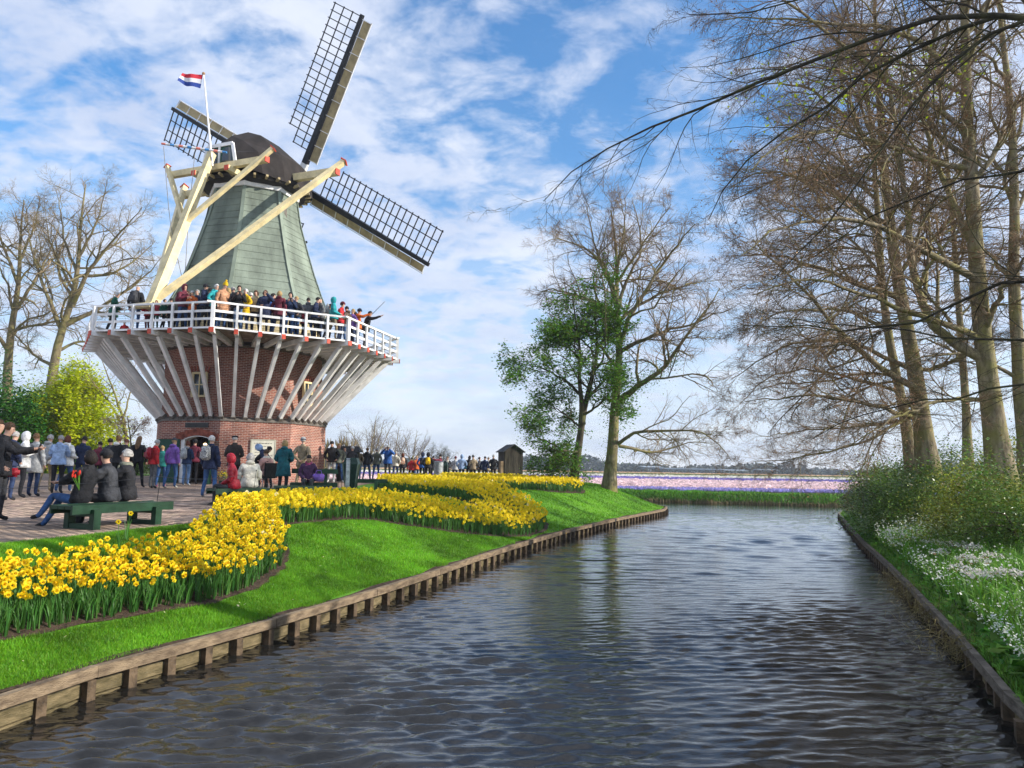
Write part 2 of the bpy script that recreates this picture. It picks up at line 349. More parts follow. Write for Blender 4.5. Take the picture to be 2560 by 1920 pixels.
WAT = water_mat()
def water_mesh():
    r = np.random.default_rng(5); comps = []
    for lam in np.geomspace(0.07, 0.50, 30):
        for q in range(2): a = radians(90) + r.normal(0, 0.36) + 0.06; comps.append((2 * pi / lam, a, r.uniform(0, 2 * pi), 0.0108 * lam ** 0.58 * (1.0 if lam < .24 else .42)))
    ys = [3.6]
    while ys[-1] < 56: ys.append(ys[-1] + max(0.027, ys[-1] ** 2 * 0.00023))
    ys = np.array(ys); nx = 330; u = np.linspace(0, 1, nx)
    xl = np.where(ys < 38, wlx(ys) - 0.3, -14 + 0 * ys); xr = np.where(ys < 36, wrx(ys) + 0.3, 34 + 0 * ys); xl = np.minimum(xl, 7.6)
    X = xl[:, None] + (xr - xl)[:, None] * u[None]; Y = np.broadcast_to(ys[:, None], X.shape); Z = np.zeros_like(X); cx = (xr - xl)[:, None] / nx; cy = np.gradient(ys)[:, None]
    g = 0.62 + 0.38 * np.sin(X * .35 + np.sin(Y * .21) * 2) * np.sin(Y * .27 + X * .12 + 1); g2 = 0.8 + .35 * np.sin(X * .9 - Y * .5) * np.sin(Y * .8 + 2)
    far = np.clip((Y - 11) / 14, 0, 1)
    for q in range(34): lam = r.uniform(.34, 1.15); comps.append((2 * pi / lam, radians(90) + r.normal(0, .42), r.uniform(0, 2 * pi), -0.0052 * lam ** .75))
    for k, a, ph, A in comps:
        fw = 1.0
        if A < 0: A = -A; fw = far
        kx, ky = k * cos(a), k * sin(a); att = np.clip(1.8 - (abs(kx) * cx + abs(ky) * cy) / 1.2, 0, 1)
        Z += A * att * np.sin(kx * X + ky * Y + ph) * fw * (g if k < 12 else g * g2)
    Z = Z + 0.25 * Z * np.abs(Z) / 0.03; n, m = X.shape; V = np.stack([X, Y, Z], -1).reshape(-1, 3)
    i = np.arange(n - 1)[:, None]; j = np.arange(m - 1)[None]; F = np.stack([i * m + j, i * m + j + 1, (i + 1) * m + j + 1, (i + 1) * m + j], -1).reshape(-1, 4)
    b = len(V); ring = np.array([(-300, -12, -.05), (400, -12, -.05), (400, 150, -.05), (-300, 150, -.05)]); V = np.concatenate([V, ring])
    print('water', len(F)); return npmesh('water', V, [(F, 0), (np.array([(b, b + 1, b + 2, b + 3)]), 0)])
link('water', water_mesh(), WAT, kind='structure', smooth=True)


# paving (a sheet just above the land, with an edge along the lawn)
PX = np.array([(-12, -8.2), (0, -8.2), (6, -7.6), (9.74, -6.33), (11.02, -5.87), (13.08, -5.25), (16, -5.15), (20, -5.5), (24, -6.1), (27.3, -6.55), (30.3, -6.2), (35.8, -6.15), (39, -5.6), (41, -4.2), (42.5, -2.2), (44, -0.6), (46, 0.2), (48, -0.2), (51, -3), (54, -8)])
def pvx(y): return np.interp(y, PX[:, 0], PX[:, 1])
M_pave = brick_mat('paving_brick', (0.43, 0.31, 0.235), (0.30, 0.215, 0.165), (0.24, 0.19, 0.15), 0.22, 0.075, 0.008, 0.8, var=0.4)
ysP = np.concatenate([np.arange(-12, 6, 2.0), np.arange(6, 54, 0.5)])
offp = np.concatenate([[0], np.arange(0.25, 5, 0.5), [6, 8, 12, 20, 40, 70]])
Xp = pvx(ysP)[:, None] - offp[None]; Yp = np.broadcast_to(ysP[:, None], Xp.shape)
Vp = np.stack([Xp, Yp, gl(Xp, Yp) + 0.012], -1); A_, B_ = Xp.shape; Vp = Vp.reshape(-1, 3)
i_ = np.arange(A_ - 1)[:, None]; j_ = np.arange(B_ - 1)[None]
Fp = np.stack([i_ * B_ + j_, (i_ + 1) * B_ + j_, (i_ + 1) * B_ + j_ + 1, i_ * B_ + j_ + 1], -1).reshape(-1, 4)
pavement = link('pavement', npmesh('pavement', Vp, [(Fp, 0)]), M_pave, kind='structure')

# clay pavers laid one by one in the part of the paving nearest the bench
M_paver = mat('clay_paver', (0.43, 0.31, 0.235), 0.85, 0.3, 3.0, bump=0.5, bscale=60, island=0.32, hue=0.012)
def paver_mesh(n, cx, cy, ang):
    pass
tP = np.array([(x, y, z) for z in (0, 0.012) for x, y in ((-1, -1), (1, -1), (1, 1), (-1, 1))], float)
tP[:4] *= (0.104, 0.0485, 1); tP[4:] *= (0.101, 0.0455, 1)
tPf = [(np.array([(4, 5, 6, 7), (0, 1, 5, 4), (1, 2, 6, 5), (2, 3, 7, 6), (3, 0, 4, 7)]), 0)]
pos = []
for iy in range(0, 150):
    y = 8.2 + iy * 0.1
    for ix in range(0, 62):
        x = -5.0 - ix * 0.21 + (0.105 if iy % 2 else 0)
        if x < pvx(y) - 0.11 and x > -y * 0.70 - 0.6: pos.append((x, y))
pos = np.array(pos); key = pos[:, 1] + 0.15 * np.abs(pos[:, 0] + 6.2); order = np.argsort(key); pos = pos[order]
pz = gl(pos[:, 0], pos[:, 1]) + 0.0125 + RNG.uniform(-0.002, 0.0025, len(pos))
pvm = npmesh('paver', tP, tPf)
for k in range(300):
    o = link('brick', pvm, M_paver, parent=pavement); o.location = (pos[k, 0], pos[k, 1], pz[k]); o.rotation_euler = (random.uniform(-.01, .01), random.uniform(-.01, .01), random.uniform(-.012, .012))
V, G = scatter(tP, tPf, np.c_[pos[300:], pz[300:]], RNG.uniform(-.012, .012, len(pos) - 300), np.ones(len(pos) - 300))
link('bricks', npmesh('bricks', V, G), M_paver, parent=pavement, kind='stuff')

# ------------------------------------------------------------------ daffodil beds (soil) and lawn blades
BED_S = [(-7.3, 3.6), (-6.0, 4.6), (-5.3, 6.0), (-4.67, 7.3), (-4.34, 8.06), (-4.01, 8.72), (-3.6, 9.56), (-3.4, 10.5), (-3.37, 11.72), (-3.6, 12.7), (-4.05, 13.6), (-4.11, 14.1), (-3.88, 14.9), (-3.43, 16.2), (-2.97, 16.9), (-2.35, 17.4), (-1.26, 18.44), (-0.3, 19.5), (0.49, 20.66), (0.99, 22.3), (1.15, 23.7), (0.95, 24.9), (0.43, 25.9), (-0.35, 26.4), (-1.2, 28.6), (-1.99, 31.6), (-3.2, 35.0), (-4.4, 38.0), (-5.2, 38.6), (-5.75, 37.2), (-5.9, 34), (-5.35, 30.9), (-4.5, 28.4), (-3.51, 26.0), (-2.5, 24.2), (-1.6, 23.06), (-1.0, 22.9), (-0.75, 22.3), (-1.27, 20.98), (-2.36, 19.62), (-3.18, 18.9), (-4.18, 17.7), (-4.9, 16.6), (-5.2, 15.4), (-5.3, 14.2), (-5.1, 13.24), (-4.75, 12.44), (-4.5, 10.9), (-4.62, 10.1), (-4.9, 9.3), (-5.3, 8.18), (-6.1, 6.6), (-7.2, 5.6)]
BED_T = [(-3.0, 37.2), (-1.3, 33.2), (0.0, 30.6), (0.69, 30.06), (1.4, 30.4), (2.0, 31.14), (3.05, 32.9), (3.3, 34.0), (2.6, 35.6), (1.0, 38.0), (-0.8, 40.6), (-2.6, 41.8), (-3.8, 40.6)]
def inpoly(P, x, y):
    P = np.array(P); c = np.zeros(np.shape(x), bool); j = len(P) - 1
    for i in range(len(P)):
        xi, yi = P[i]; xj, yj = P[j]
        c ^= ((yi > y) != (yj > y)) & (x < (xj - xi) * (y - yi) / (yj - yi + 1e-12) + xi); j = i
    return c
def edged(P, x, y):
    P = np.array(P, float); d = np.full(np.shape(x), 1e9)
    for i in range(len(P)):
        a = P[i]; b = P[(i + 1) % len(P)]; ab = b - a
        t = np.clip(((x - a[0]) * ab[0] + (y - a[1]) * ab[1]) / (ab @ ab), 0, 1)
        d = np.minimum(d, np.hypot(x - a[0] - t * ab[0], y - a[1] - t * ab[1]))
    return d
from mathutils.geometry import delaunay_2d_cdt
def soil(name, P):
    P = np.array(P); n = len(P); Q = []
    for i in range(n):
        a, b = P[i], P[(i + 1) % n]; k = max(1, int(np.hypot(*(b - a)) / 0.2))
        for q in range(k): Q.append(a + (b - a) * q / k)
    Q = np.array(Q); c = np.roll(Q, -1, 0) - np.roll(Q, 1, 0); nn = np.stack([c[:, 1], -c[:, 0]], 1); nn /= np.linalg.norm(nn, axis=1, keepdims=True)
    Q = Q + nn * (0.03 + RNG.uniform(-0.03, 0.05, len(Q)))[:, None]
    gx, gy = np.meshgrid(np.arange(Q[:, 0].min(), Q[:, 0].max(), 0.3), np.arange(Q[:, 1].min(), Q[:, 1].max(), 0.3)); gx, gy = gx.ravel(), gy.ravel()
    k = inpoly(Q, gx, gy) & (edged(Q, gx, gy) > 0.1); pts = [Vector(p) for p in Q] + [Vector(p) for p in np.c_[gx[k], gy[k]]]
    m = len(Q); r = delaunay_2d_cdt(pts, [(i, (i + 1) % m) for i in range(m)], [], 1, 1e-5)
    V = np.array([(p.x, p.y) for p in r[0]]); Z = gl(V[:, 0], V[:, 1]) + 0.014
    mb = MB(); mb.add(np.c_[V, Z], [tuple(f) for f in r[2]]); return mb.build(name, M_soil, kind='structure', smooth=True)
soil('soil', BED_S); soil('soil', BED_T)

ye = np.arange(2, 40, .25); e0 = wlx(ye); e1 = e0 - 0.14 - 0.04 * np.sin(ye * 2.7); ze = gl(e0, ye) + .012
mb = MB(); mb.ring([[(a, b, c) for a, b, c in zip(e0 - .05, ye, ze)], [(a, b, c) for a, b, c in zip(e1, ye, gl(e1, ye) + .010)]], close=False); mb.build('soil', M_soil, kind='structure')
def lawn_blades(n, y0, y1, tmax, h0, wd, ypow=1.0):
    y = y0 + (y1 - y0) * RNG.random(n) ** ypow
    lim = np.minimum(wlx(y) - pvx(y), tmax); x = wlx(y) - 0.13 - 0.05 * np.sin(y * 3.3 + 2 * np.sin(y * 1.3)) - (lim - 0.05) * RNG.random(n)
    ok = ~inpoly(BED_S, x, y) & ~inpoly(BED_T, x, y) & (x > pvx(y))
    es = np.minimum(edged(BED_S, x, y), edged(BED_T, x, y)); ok &= es > 0.03 + 0.04 * RNG.random(n)
    px_, _ = x / y, y; ok &= np.abs(x / y) < 0.72
    x, y = x[ok], y[ok]; n = len(x); z = gl(x, y)
    h = h0 * RNG.uniform(0.6, 1.35, n) * (1 + 0.3 * np.sin(x * 3.1) * np.sin(y * 2.3)); a = RNG.uniform(0, 2 * pi, n); ln = RNG.uniform(0.1, 0.9, n) * h; b = RNG.uniform(0, 2 * pi, n)
    V = np.empty((n, 3, 3)); dx, dy = np.cos(a) * wd, np.sin(a) * wd
    V[:, 0] = np.stack([x - dx, y - dy, z], 1); V[:, 1] = np.stack([x + dx, y + dy, z], 1); V[:, 2] = np.stack([x + ln * np.cos(b), y + ln * np.sin(b), z + h], 1)
    return V.reshape(-1, 3), [(np.arange(n * 3).reshape(-1, 3), 0)]
gp = [lawn_blades(190000, 5.6, 12.5, 5, 0.034, 0.0038), lawn_blades(110000, 12.5, 22, 6, 0.04, 0.007), lawn_blades(60000, 22, 42, 9, 0.045, 0.013)]
V, G = merge(gp); tag(link('grass', npmesh('grass', V, G), M_blade), 'short bright green mown grass on the bank around the daffodil beds', 'grass', kind='stuff')

# ------------------------------------------------------------------ timber edging of the canal
def plank_mat(name, ca, cb, lichen):
    m = mat(name, ca, 0.85, 0.3, 5, bump=0.8, bscale=30, col2=cb, island=0.22, stretch=(1, 1, 4)); t = m.node_tree; n = t.nodes; l = t.links
    b = n['Principled BSDF']; src = b.inputs['Base Color'].links[0].from_socket
    tcn = n.new('ShaderNodeTexCoord'); v = n.new('ShaderNodeTexNoise'); v.inputs['Scale'].default_value = 3.5; v.inputs['Detail'].default_value = 1.5; l.new(tcn.outputs['Object'], v.inputs[0])
    mr = n.new('ShaderNodeMapRange'); mr.inputs[1].default_value = 0.70; mr.inputs[2].default_value = 0.73; mr.inputs[4].default_value = lichen; l.new(v.outputs[0], mr.inputs[0])
    mx_ = n.new('ShaderNodeMix'); mx_.data_type = 'RGBA'; l.new(mr.outputs[0], mx_.inputs[0]); l.new(src, mx_.inputs[6]); mx_.inputs[7].default_value = (0.55, 0.36, 0.05, 1); l.new(mx_.outputs[2], b.inputs['Base Color'])
    return m
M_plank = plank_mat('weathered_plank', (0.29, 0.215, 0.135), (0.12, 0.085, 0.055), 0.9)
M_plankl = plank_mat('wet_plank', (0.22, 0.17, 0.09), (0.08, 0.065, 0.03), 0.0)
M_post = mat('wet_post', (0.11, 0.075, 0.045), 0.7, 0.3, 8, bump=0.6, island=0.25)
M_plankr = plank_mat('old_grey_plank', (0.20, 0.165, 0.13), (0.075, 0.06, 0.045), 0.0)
def resample(P, step):
    P = np.array(P, float); d = np.r_[0, np.cumsum(np.linalg.norm(np.diff(P, axis=0), axis=1))]; n = max(2, int(round(d[-1] / step)) + 1)
    s = np.linspace(0, d[-1], n); return np.stack([np.interp(s, d, P[:, i]) for i in range(P.shape[1])], 1)
def edging(label, W, side, top, ph, Mp, Ml, rough):
    t = thing('canal_edging', label, 'canal edging', (W[0][0], W[0][1], 0))
    Q = resample(W, 2.4)
    for k in range(len(Q) - 1):
        a = np.r_[Q[k], top + random.uniform(-rough, rough)]; b = np.r_[Q[k + 1], top + random.uniform(-rough, rough)]
        d = (b - a); d[2] = 0; d /= np.linalg.norm(d); nn = np.array([d[1], -d[0], 0]) * side
        mb = MB(); o_ = nn * 0.03; mb.beam(a + o_ + d * 0.006, b + o_ - d * 0.006, 0.075, ph); mb.build('plank', Mp, t)
        mb = MB(); lo = -nn * 0.03; z = np.array([0, 0, 0.5 * ph + 0.10]); mb.beam(a - z + lo + d * 0.004, b - z + lo - d * 0.004, 0.04, 0.11); mb.build('plank', Ml, t)
        mb = MB(); z = np.array([0, 0, 0.5 * ph + 0.42]); mb.beam(a - z + lo - nn * 0.01, b - z + lo - nn * 0.01, 0.04, 0.5); mb.build('plank', Ml, t)
    Q = resample(W, 0.48)
    for k in range(len(Q) - 1):
        a = Q[k]; d = Q[k + 1] - a; d /= np.linalg.norm(d); nn = np.array([d[1], -d[0]]) * side
        c = a + nn * 0.028 + d * random.uniform(-.05, .05); mb = MB(); w_ = random.uniform(0.085, 0.105); mb.box((c[0], c[1], (top - ph / 2 - 0.008 - 0.7) / 2), (w_, 0.095, top - ph / 2 - 0.008 + 0.7), rz=atan2(d[1], d[0])); mb.build('post', M_post, t)
    return t
iL = (WL[:, 1] >= 0) & (WL[:, 1] <= 43.7); Wl = [(x + 0.02, y) for x, y in WL[iL]]
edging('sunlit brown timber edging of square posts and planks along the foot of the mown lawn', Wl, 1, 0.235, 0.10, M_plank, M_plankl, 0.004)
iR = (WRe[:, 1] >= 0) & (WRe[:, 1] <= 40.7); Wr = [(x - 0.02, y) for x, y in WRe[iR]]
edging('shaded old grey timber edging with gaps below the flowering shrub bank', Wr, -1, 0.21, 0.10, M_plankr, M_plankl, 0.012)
# ================================================================== DAFFODILS
M_pet = mat('daffodil_petal', (0.95, 0.74, 0.015), 0.5, 0.08, 8, island=0.12, hue=0.012, transl=0.35, spec=0.3)
M_trum = mat('daffodil_trumpet', (0.95, 0.64, 0.012), 0.5, 0.08, 8, island=0.15, hue=0.015, transl=0.3, spec=0.3)
M_leaf = mat('daffodil_leaf', (0.075, 0.20, 0.035), 0.5, 0.15, 3, island=0.35, hue=0.02, transl=0.3, spec=0.35)
M_cream = mat('daffodil_cream', (0.85, 0.78, 0.45), 0.5, 0.08, 8, island=0.08, transl=0.3)
def daff_template(seed, H=0.36, nl=5, full=True, segs=3):
    r = random.Random(seed); V = []; Q = []; T = []; mq = []; mt = []
    def av(p): V.append(p); return len(V) - 1
    leaf = dict(V=[], F=[]); 
    LV, LF = [], []
    for k in range(nl):
        a = r.uniform(0, 2 * pi); L_ = H * r.uniform(0.62, 0.92); lean = r.uniform(0.05, 0.35); wdt = r.uniform(0.006, 0.010); c, s = cos(a), sin(a); px_, py_ = -s * wdt, c * wdt; r0 = r.uniform(0, 0.03)
        for q in range(segs + 1):
            f = q / segs; rad = r0 + lean * L_ * f ** 1.7; z = L_ * (f - 0.12 * lean * f * f * 3); w_ = (1 - 0.75 * f ** 3)
            LV.append((c * rad - px_ * w_, s * rad - py_ * w_, z)); LV.append((c * rad + px_ * w_, s * rad + py_ * w_, z))
        b = len(LV) - 2 * (segs + 1)
        for q in range(segs): LF.append((b + 2 * q, b + 2 * q + 1, b + 2 * q + 3, b + 2 * q + 2))
    # stem
    a = r.uniform(0, 2 * pi); tip = np.array([cos(a) * 0.04, sin(a) * 0.04, H * r.uniform(0.97, 1.12)])
    b = len(LV)
    for P_ in (np.zeros(3), tip * (0.5, 0.5, 0.6), tip):
        for q in range(3): LV.append(tuple(P_ + np.array([cos(q * 2.1), sin(q * 2.1), 0]) * 0.0035))
    for k in range(2):
        for q in range(3): LF.append((b + k * 3 + q, b + k * 3 + (q + 1) % 3, b + k * 3 + 3 + (q + 1) % 3, b + k * 3 + 3 + q))
    return np.array(LV), np.array(LF), tip
def flower_template(seed, rad=0.037, ns=6):
    """facing +x, nodding a little; petals then trumpet"""
    r = random.Random(seed); PV, PF, TV, TF = [], [], [], []
    for k in range(6):
        a = k * pi / 3 + (0.0); c, s = cos(a), sin(a); b = len(PV); sw = r.uniform(-0.006, 0.008)
        for (d, w_, x) in ((0.006, 0.006, 0), (0.55 * rad, 0.021, 0.003 + sw), (rad * r.uniform(0.92, 1.08), 0.001, -0.004 + sw)):
            for sg in (-1, 1): PV.append((x, c * d - s * sg * w_, s * d + c * sg * w_))
        PF += [(b, b + 1, b + 3, b + 2), (b + 2, b + 3, b + 5, b + 4)]
    for (x, rr) in ((0.0, 0.009), (0.022, 0.0115), (0.031, 0.019)):
        for k in range(ns): TV.append((x, cos(k * 2 * pi / ns) * rr, sin(k * 2 * pi / ns) * rr))
    for q in range(2):
        for k in range(ns): TF.append((q * ns + k, q * ns + (k + 1) % ns, (q + 1) * ns + (k + 1) % ns, (q + 1) * ns + k))
    TV.append((0.005, 0, 0)); 
    return np.array(PV), np.array(PF), np.array(TV), np.array(TF)
def bed_points(P, dens, ymin, ymax, inset):
    P_ = np.array(P); x0, x1 = P_[:, 0].min(), P_[:, 0].max(); y0, y1 = max(ymin, P_[:, 1].min()), min(ymax, P_[:, 1].max())
    if y1 <= y0: return np.zeros((0, 2))
    st = 1 / sqrt(dens); gx, gy = np.meshgrid(np.arange(x0, x1, st), np.arange(y0, y1, st)); gx = gx.ravel() + RNG.uniform(-.45, .45, gx.size) * st; gy = gy.ravel() + RNG.uniform(-.45, .45, gy.size) * st
    k = inpoly(P, gx, gy) & (edged(P, gx, gy) > inset) & (gy >= ymin) & (gy < ymax) & (np.abs(gx / gy) < 0.74)
    return np.c_[gx[k], gy[k]]
ptsA = np.concatenate([bed_points(BED_S, 185, 4.2, 13, .03), bed_points(BED_S, 150, 13, 20, .03), bed_points(BED_S, 100, 20, 30, .04), bed_points(BED_S, 60, 30, 40, .04)])
ptsB = bed_points(BED_T, 75, 20, 45, .04)
vis = ptsA[:, 0] / ptsA[:, 1] > -0.675
score = ptsA[:, 1] - 1.0 * (ptsA[:, 0] + 5) + np.where(vis, 0, 50)   # the plants of the front row near the camera show largest
o_ = np.argsort(score); ptsA = ptsA[o_]
tmpl = [(daff_template(k), flower_template(k)) for k in range(6)]
def low_flower(seed):
    PV, PF, TV, TF = flower_template(seed, 0.040, 4); k = np.arange(6)[:, None] * 6; P2 = (k + np.array([[0, 2, 4, 3]])); return PV, P2, TV, TF[4:8]
tmpl_low = [(daff_template(k + 20, nl=4, segs=2), low_flower(k)) for k in range(6)]
lm_ = [npmesh('daffodil', t_[0][0], [(t_[0][1], 0)]) for t_ in tmpl]
fm_ = [npmesh('flower', t_[1][0], [(t_[1][1], 0)]) for t_ in tmpl]; tm_ = [npmesh('trumpet', t_[1][2], [(t_[1][3], 0)]) for t_ in tmpl]
def head_angle(): return random.gauss(-0.9, 1.0)      # most heads look towards the sun
zA = gl(ptsA[:, 0], ptsA[:, 1])
for k in range(300):
    q = random.randrange(6); o = link('daffodil', lm_[q], M_leaf); o.location = (ptsA[k, 0], ptsA[k, 1], zA[k] + 0.01); s = random.uniform(0.82, 1.12); o.scale = (s, s, s); o.rotation_euler = (random.uniform(-.1, .1), random.uniform(-.1, .1), random.uniform(0, 6.28))
    tag(o, 'yellow trumpet daffodil in bloom in the front rows of the bed beside the canal lawn', 'daffodil', 'daffodils in the front rows of the near bed')
    tip = tmpl[q][0][2]; f = link('flower', fm_[q], M_pet if random.random() > 0.03 else M_cream, o); f.location = tip; f.rotation_euler = (random.uniform(-.5, .5), random.uniform(-.25, .35), head_angle() - o.rotation_euler[2]); s2 = random.uniform(0.85, 1.15); f.scale = (s2, s2, s2)
    link('trumpet', tm_[q], M_trum, f)
def bed_mass(name, label, pts, simple=False, low=True):
    parts = []; n = len(pts); qs = RNG.integers(0, 6, n); z = gl(pts[:, 0], pts[:, 1]) + 0.01
    for q in range(6):
        k = qs == q; m = k.sum()
        if m == 0: continue
        P = np.c_[pts[k], z[k]]; rz = RNG.uniform(0, 2 * pi, m); sc = RNG.uniform(0.74, 1.16, m)
        (LV, LF, tip), (PV, PF, TV, TF) = (tmpl_low if low else tmpl)[q]
        if low: LF = LF[:-3]
        parts.append(scatter(LV, [(LF, 0)], P, rz, sc))
        c, s = np.cos(rz), np.sin(rz); H = P + sc[:, None] * np.stack([tip[0] * c - tip[1] * s, tip[0] * s + tip[1] * c, np.full(m, tip[2])], 1)
        for (dz, fr) in ((0, 1.0),):
            rz2 = RNG.normal(-0.9, 1.0, m); tl = RNG.uniform(-.5, .5, m); s3 = RNG.uniform(0.85, 1.2, m) * (1.12 if simple else 1)
            cream = RNG.random(m) < 0.012
            a = scatter(PV, [(PF, 1)], H, rz2, s3, tl); a[1][0] = (a[1][0][0], np.where(np.repeat(cream, len(PF)), 3, 1)); parts.append(a)
            parts.append(scatter(TV, [(TF, 2)], H, rz2, s3, tl))
        lo = RNG.random(m) < .24
        if lo.any():
            n2 = lo.sum(); aa = RNG.uniform(0, 2 * pi, n2); H2 = H[lo].copy(); H2[:, 2] -= sc[lo] * RNG.uniform(.05, .17, n2); H2[:, 0] += .06 * np.cos(aa); H2[:, 1] += .06 * np.sin(aa)
            r2 = RNG.normal(-1.2, .9, n2); t2 = RNG.uniform(-.6, .6, n2); s2 = RNG.uniform(.8, 1.1, n2); parts.append(scatter(PV, [(PF, 1)], H2, r2, s2, t2)); parts.append(scatter(TV, [(TF, 2)], H2, r2, s2, t2))
    V, G = merge(parts); tag(link(name, npmesh(name, V, G), [M_leaf, M_pet, M_trum, M_cream]), label, 'daffodil bed', kind='stuff')
rest = ptsA[300:]; nearm = rest[:, 1] < 14.1
bed_mass('daffodil_bed', 'dense yellow daffodils filling the near bed beside the bench', rest[nearm], low=False)
bed_mass('daffodil_bed', 'winding band of yellow daffodils that bends round and returns towards the windmill', rest[~nearm], False)
bed_mass('daffodil_bed', 'short far band of yellow daffodils ending near the tall bare tree', ptsB, True)

# ================================================================== BULB FIELD, FAR BANK
def strip_flowers(name, label, y0, y1, col, h, n, sz, xr=(-10, 1.0)):
    m = mat('bulbs_' + name, col, 0.8, 0.12, 1.0, island=0.22, hue=0.012, transl=0.25)
    y = y0 + (y1 - y0) * RNG.random(n) ** 1.3; x = (RNG.random(n) * (0.62 + 0.35) - 0.35) * y
    V0 = np.array([(-.5, 0, .15), (.5, 0, .15), (.62, 0, .6), (0, 0, 1), (-.62, 0, .6), (0, -.5, .15), (0, .5, .15), (0, .62, .6), (0, -.62, .6)]); Fq = [(0, 1, 2, 4), (5, 6, 7, 8)]; Ft = [(4, 2, 3), (8, 7, 3)]
    sc = np.stack([sz * RNG.uniform(.7, 1.3, n), sz * RNG.uniform(.7, 1.3, n), h * RNG.uniform(.75, 1.25, n)], 1)
    V, G = scatter(V0, [(np.array(Fq), 0), (np.array(Ft), 0)], np.c_[x, y, np.full(n, 0.60)], RNG.uniform(0, 3, n), sc)
    b = len(V); base = np.array([(-y0 * .36, y0, 0.60 + h * .30), (y0 * .64, y0, 0.60 + h * .30), (y1 * .64, y1, 0.60 + h * .30), (-y1 * .36, y1, 0.60 + h * .30)]); V = np.concatenate([V, base]); G.append((np.array([(b, b + 1, b + 2, b + 3)]), 0))
    tag(link('flower_field', npmesh('flower_field', V, G), m), label, 'flower field', kind='stuff')
strip_flowers('purple', 'front stripe of violet blue hyacinths at the edge of the bulb field', 56.0, 60.5, (0.50, 0.46, 0.82), 0.22, 7500, 0.16)
strip_flowers('pink', 'broad stripe of pale pink hyacinths in the bulb field', 61.5, 115, (0.97, 0.72, 0.72), 0.24, 9000, 0.34)
strip_flowers('violet', 'narrow violet stripe of hyacinths behind the pink stripe', 117, 145, (0.33, 0.26, 0.62), 0.30, 3000, 0.5)
strip_flowers('white', 'bright white stripe of hyacinths in the bulb field', 147, 210, (0.85, 0.82, 0.72), 0.30, 3000, 0.6)
strip_flowers('green', 'dull green stripe of unopened bulbs behind the white stripe', 214, 300, (0.22, 0.26, 0.07), 0.28, 4000, 0.8)
strip_flowers('peach', 'far peach coloured stripe at the back of the bulb field', 304, 400, (0.80, 0.55, 0.33), 0.30, 4000, 1.0)

# reeds and long grass on the far bank of the ditch
def long_grass(name, label, n, path, d0, d1, hmin, hmax, wd, m, zf):
    P = np.array(path, float); s = RNG.random(n) * (len(P) - 1); i = s.astype(int); f = s - i
    b = P[i] + (P[i + 1] - P[i]) * f[:, None]; t = P[i + 1] - P[i]; t /= np.linalg.norm(t, axis=1, keepdims=True); nn = np.stack([-t[:, 1], t[:, 0]], 1)
    d = d0 + (d1 - d0) * RNG.random(n); x, y = (b + nn * d[:, None]).T; z = zf(x, y, d)
    cl = 0.85 + 0.15 * np.sin(x * 2.9 + np.sin(x * 0.6) * 3); h = (hmin + (hmax - hmin) * RNG.random(n)) * cl
    a = RNG.uniform(0, pi, n); dx, dy = np.cos(a) * wd, np.sin(a) * wd; l1 = RNG.normal(0, 0.25, n) * h; l2 = RNG.normal(0, .25, n) * h
    V = np.empty((n, 5, 3)); V[:, 0] = np.stack([x - dx, y - dy, z], 1); V[:, 1] = np.stack([x + dx, y + dy, z], 1)
    V[:, 2] = np.stack([x - dx * .8 + l1 * .4, y - dy * .8 + l2 * .4, z + h * .6], 1); V[:, 3] = np.stack([x + dx * .8 + l1 * .4, y + dy * .8 + l2 * .4, z + h * .6], 1); V[:, 4] = np.stack([x + l1 * 1.3, y + l2 * 1.3, z + h], 1)
    o = np.arange(n)[:, None] * 5
    G = [(o + np.array([[0, 1, 3, 2]]), 0), (o + np.array([[2, 3, 4]]), 0)]
    return tag(link(name, npmesh(name, V.reshape(-1, 3), G), m), label, 'grass', kind='stuff')
M_reed = mat('bank_grass', (0.10, 0.27, 0.02), 0.6, 0.2, 0.6, island=0.35, hue=0.025, transl=0.3)
long_grass('bank_grass', 'long green grass on the far bank of the ditch below the bulb field', 30000, [(-12, 61), (0, 55.4), (5, 52.9), (9.5, 51.1), (13.4, 50.3), (20.3, 48.6), (30, 46.5), (45, 46)], 0.0, 3.4, 0.12, 0.34, 0.026, M_reed, lambda x, y, d: np.where(d < 0.9, 0.10 + d * 0.42, 0.50))
M_dry = mat('dry_reed', (0.30, 0.24, 0.12), 0.8, 0.2, 1, island=0.3)
long_grass('reed_stubble', 'dry brown reed stubble at the waterline of the far bank', 3500, [(-12, 61), (0, 55.4), (5, 52.9), (9.5, 51.1), (13.4, 50.3), (20.3, 48.6), (30, 46.5)], -0.12, 0.35, 0.15, 0.38, 0.02, M_dry, lambda x, y, d: 0 * x)

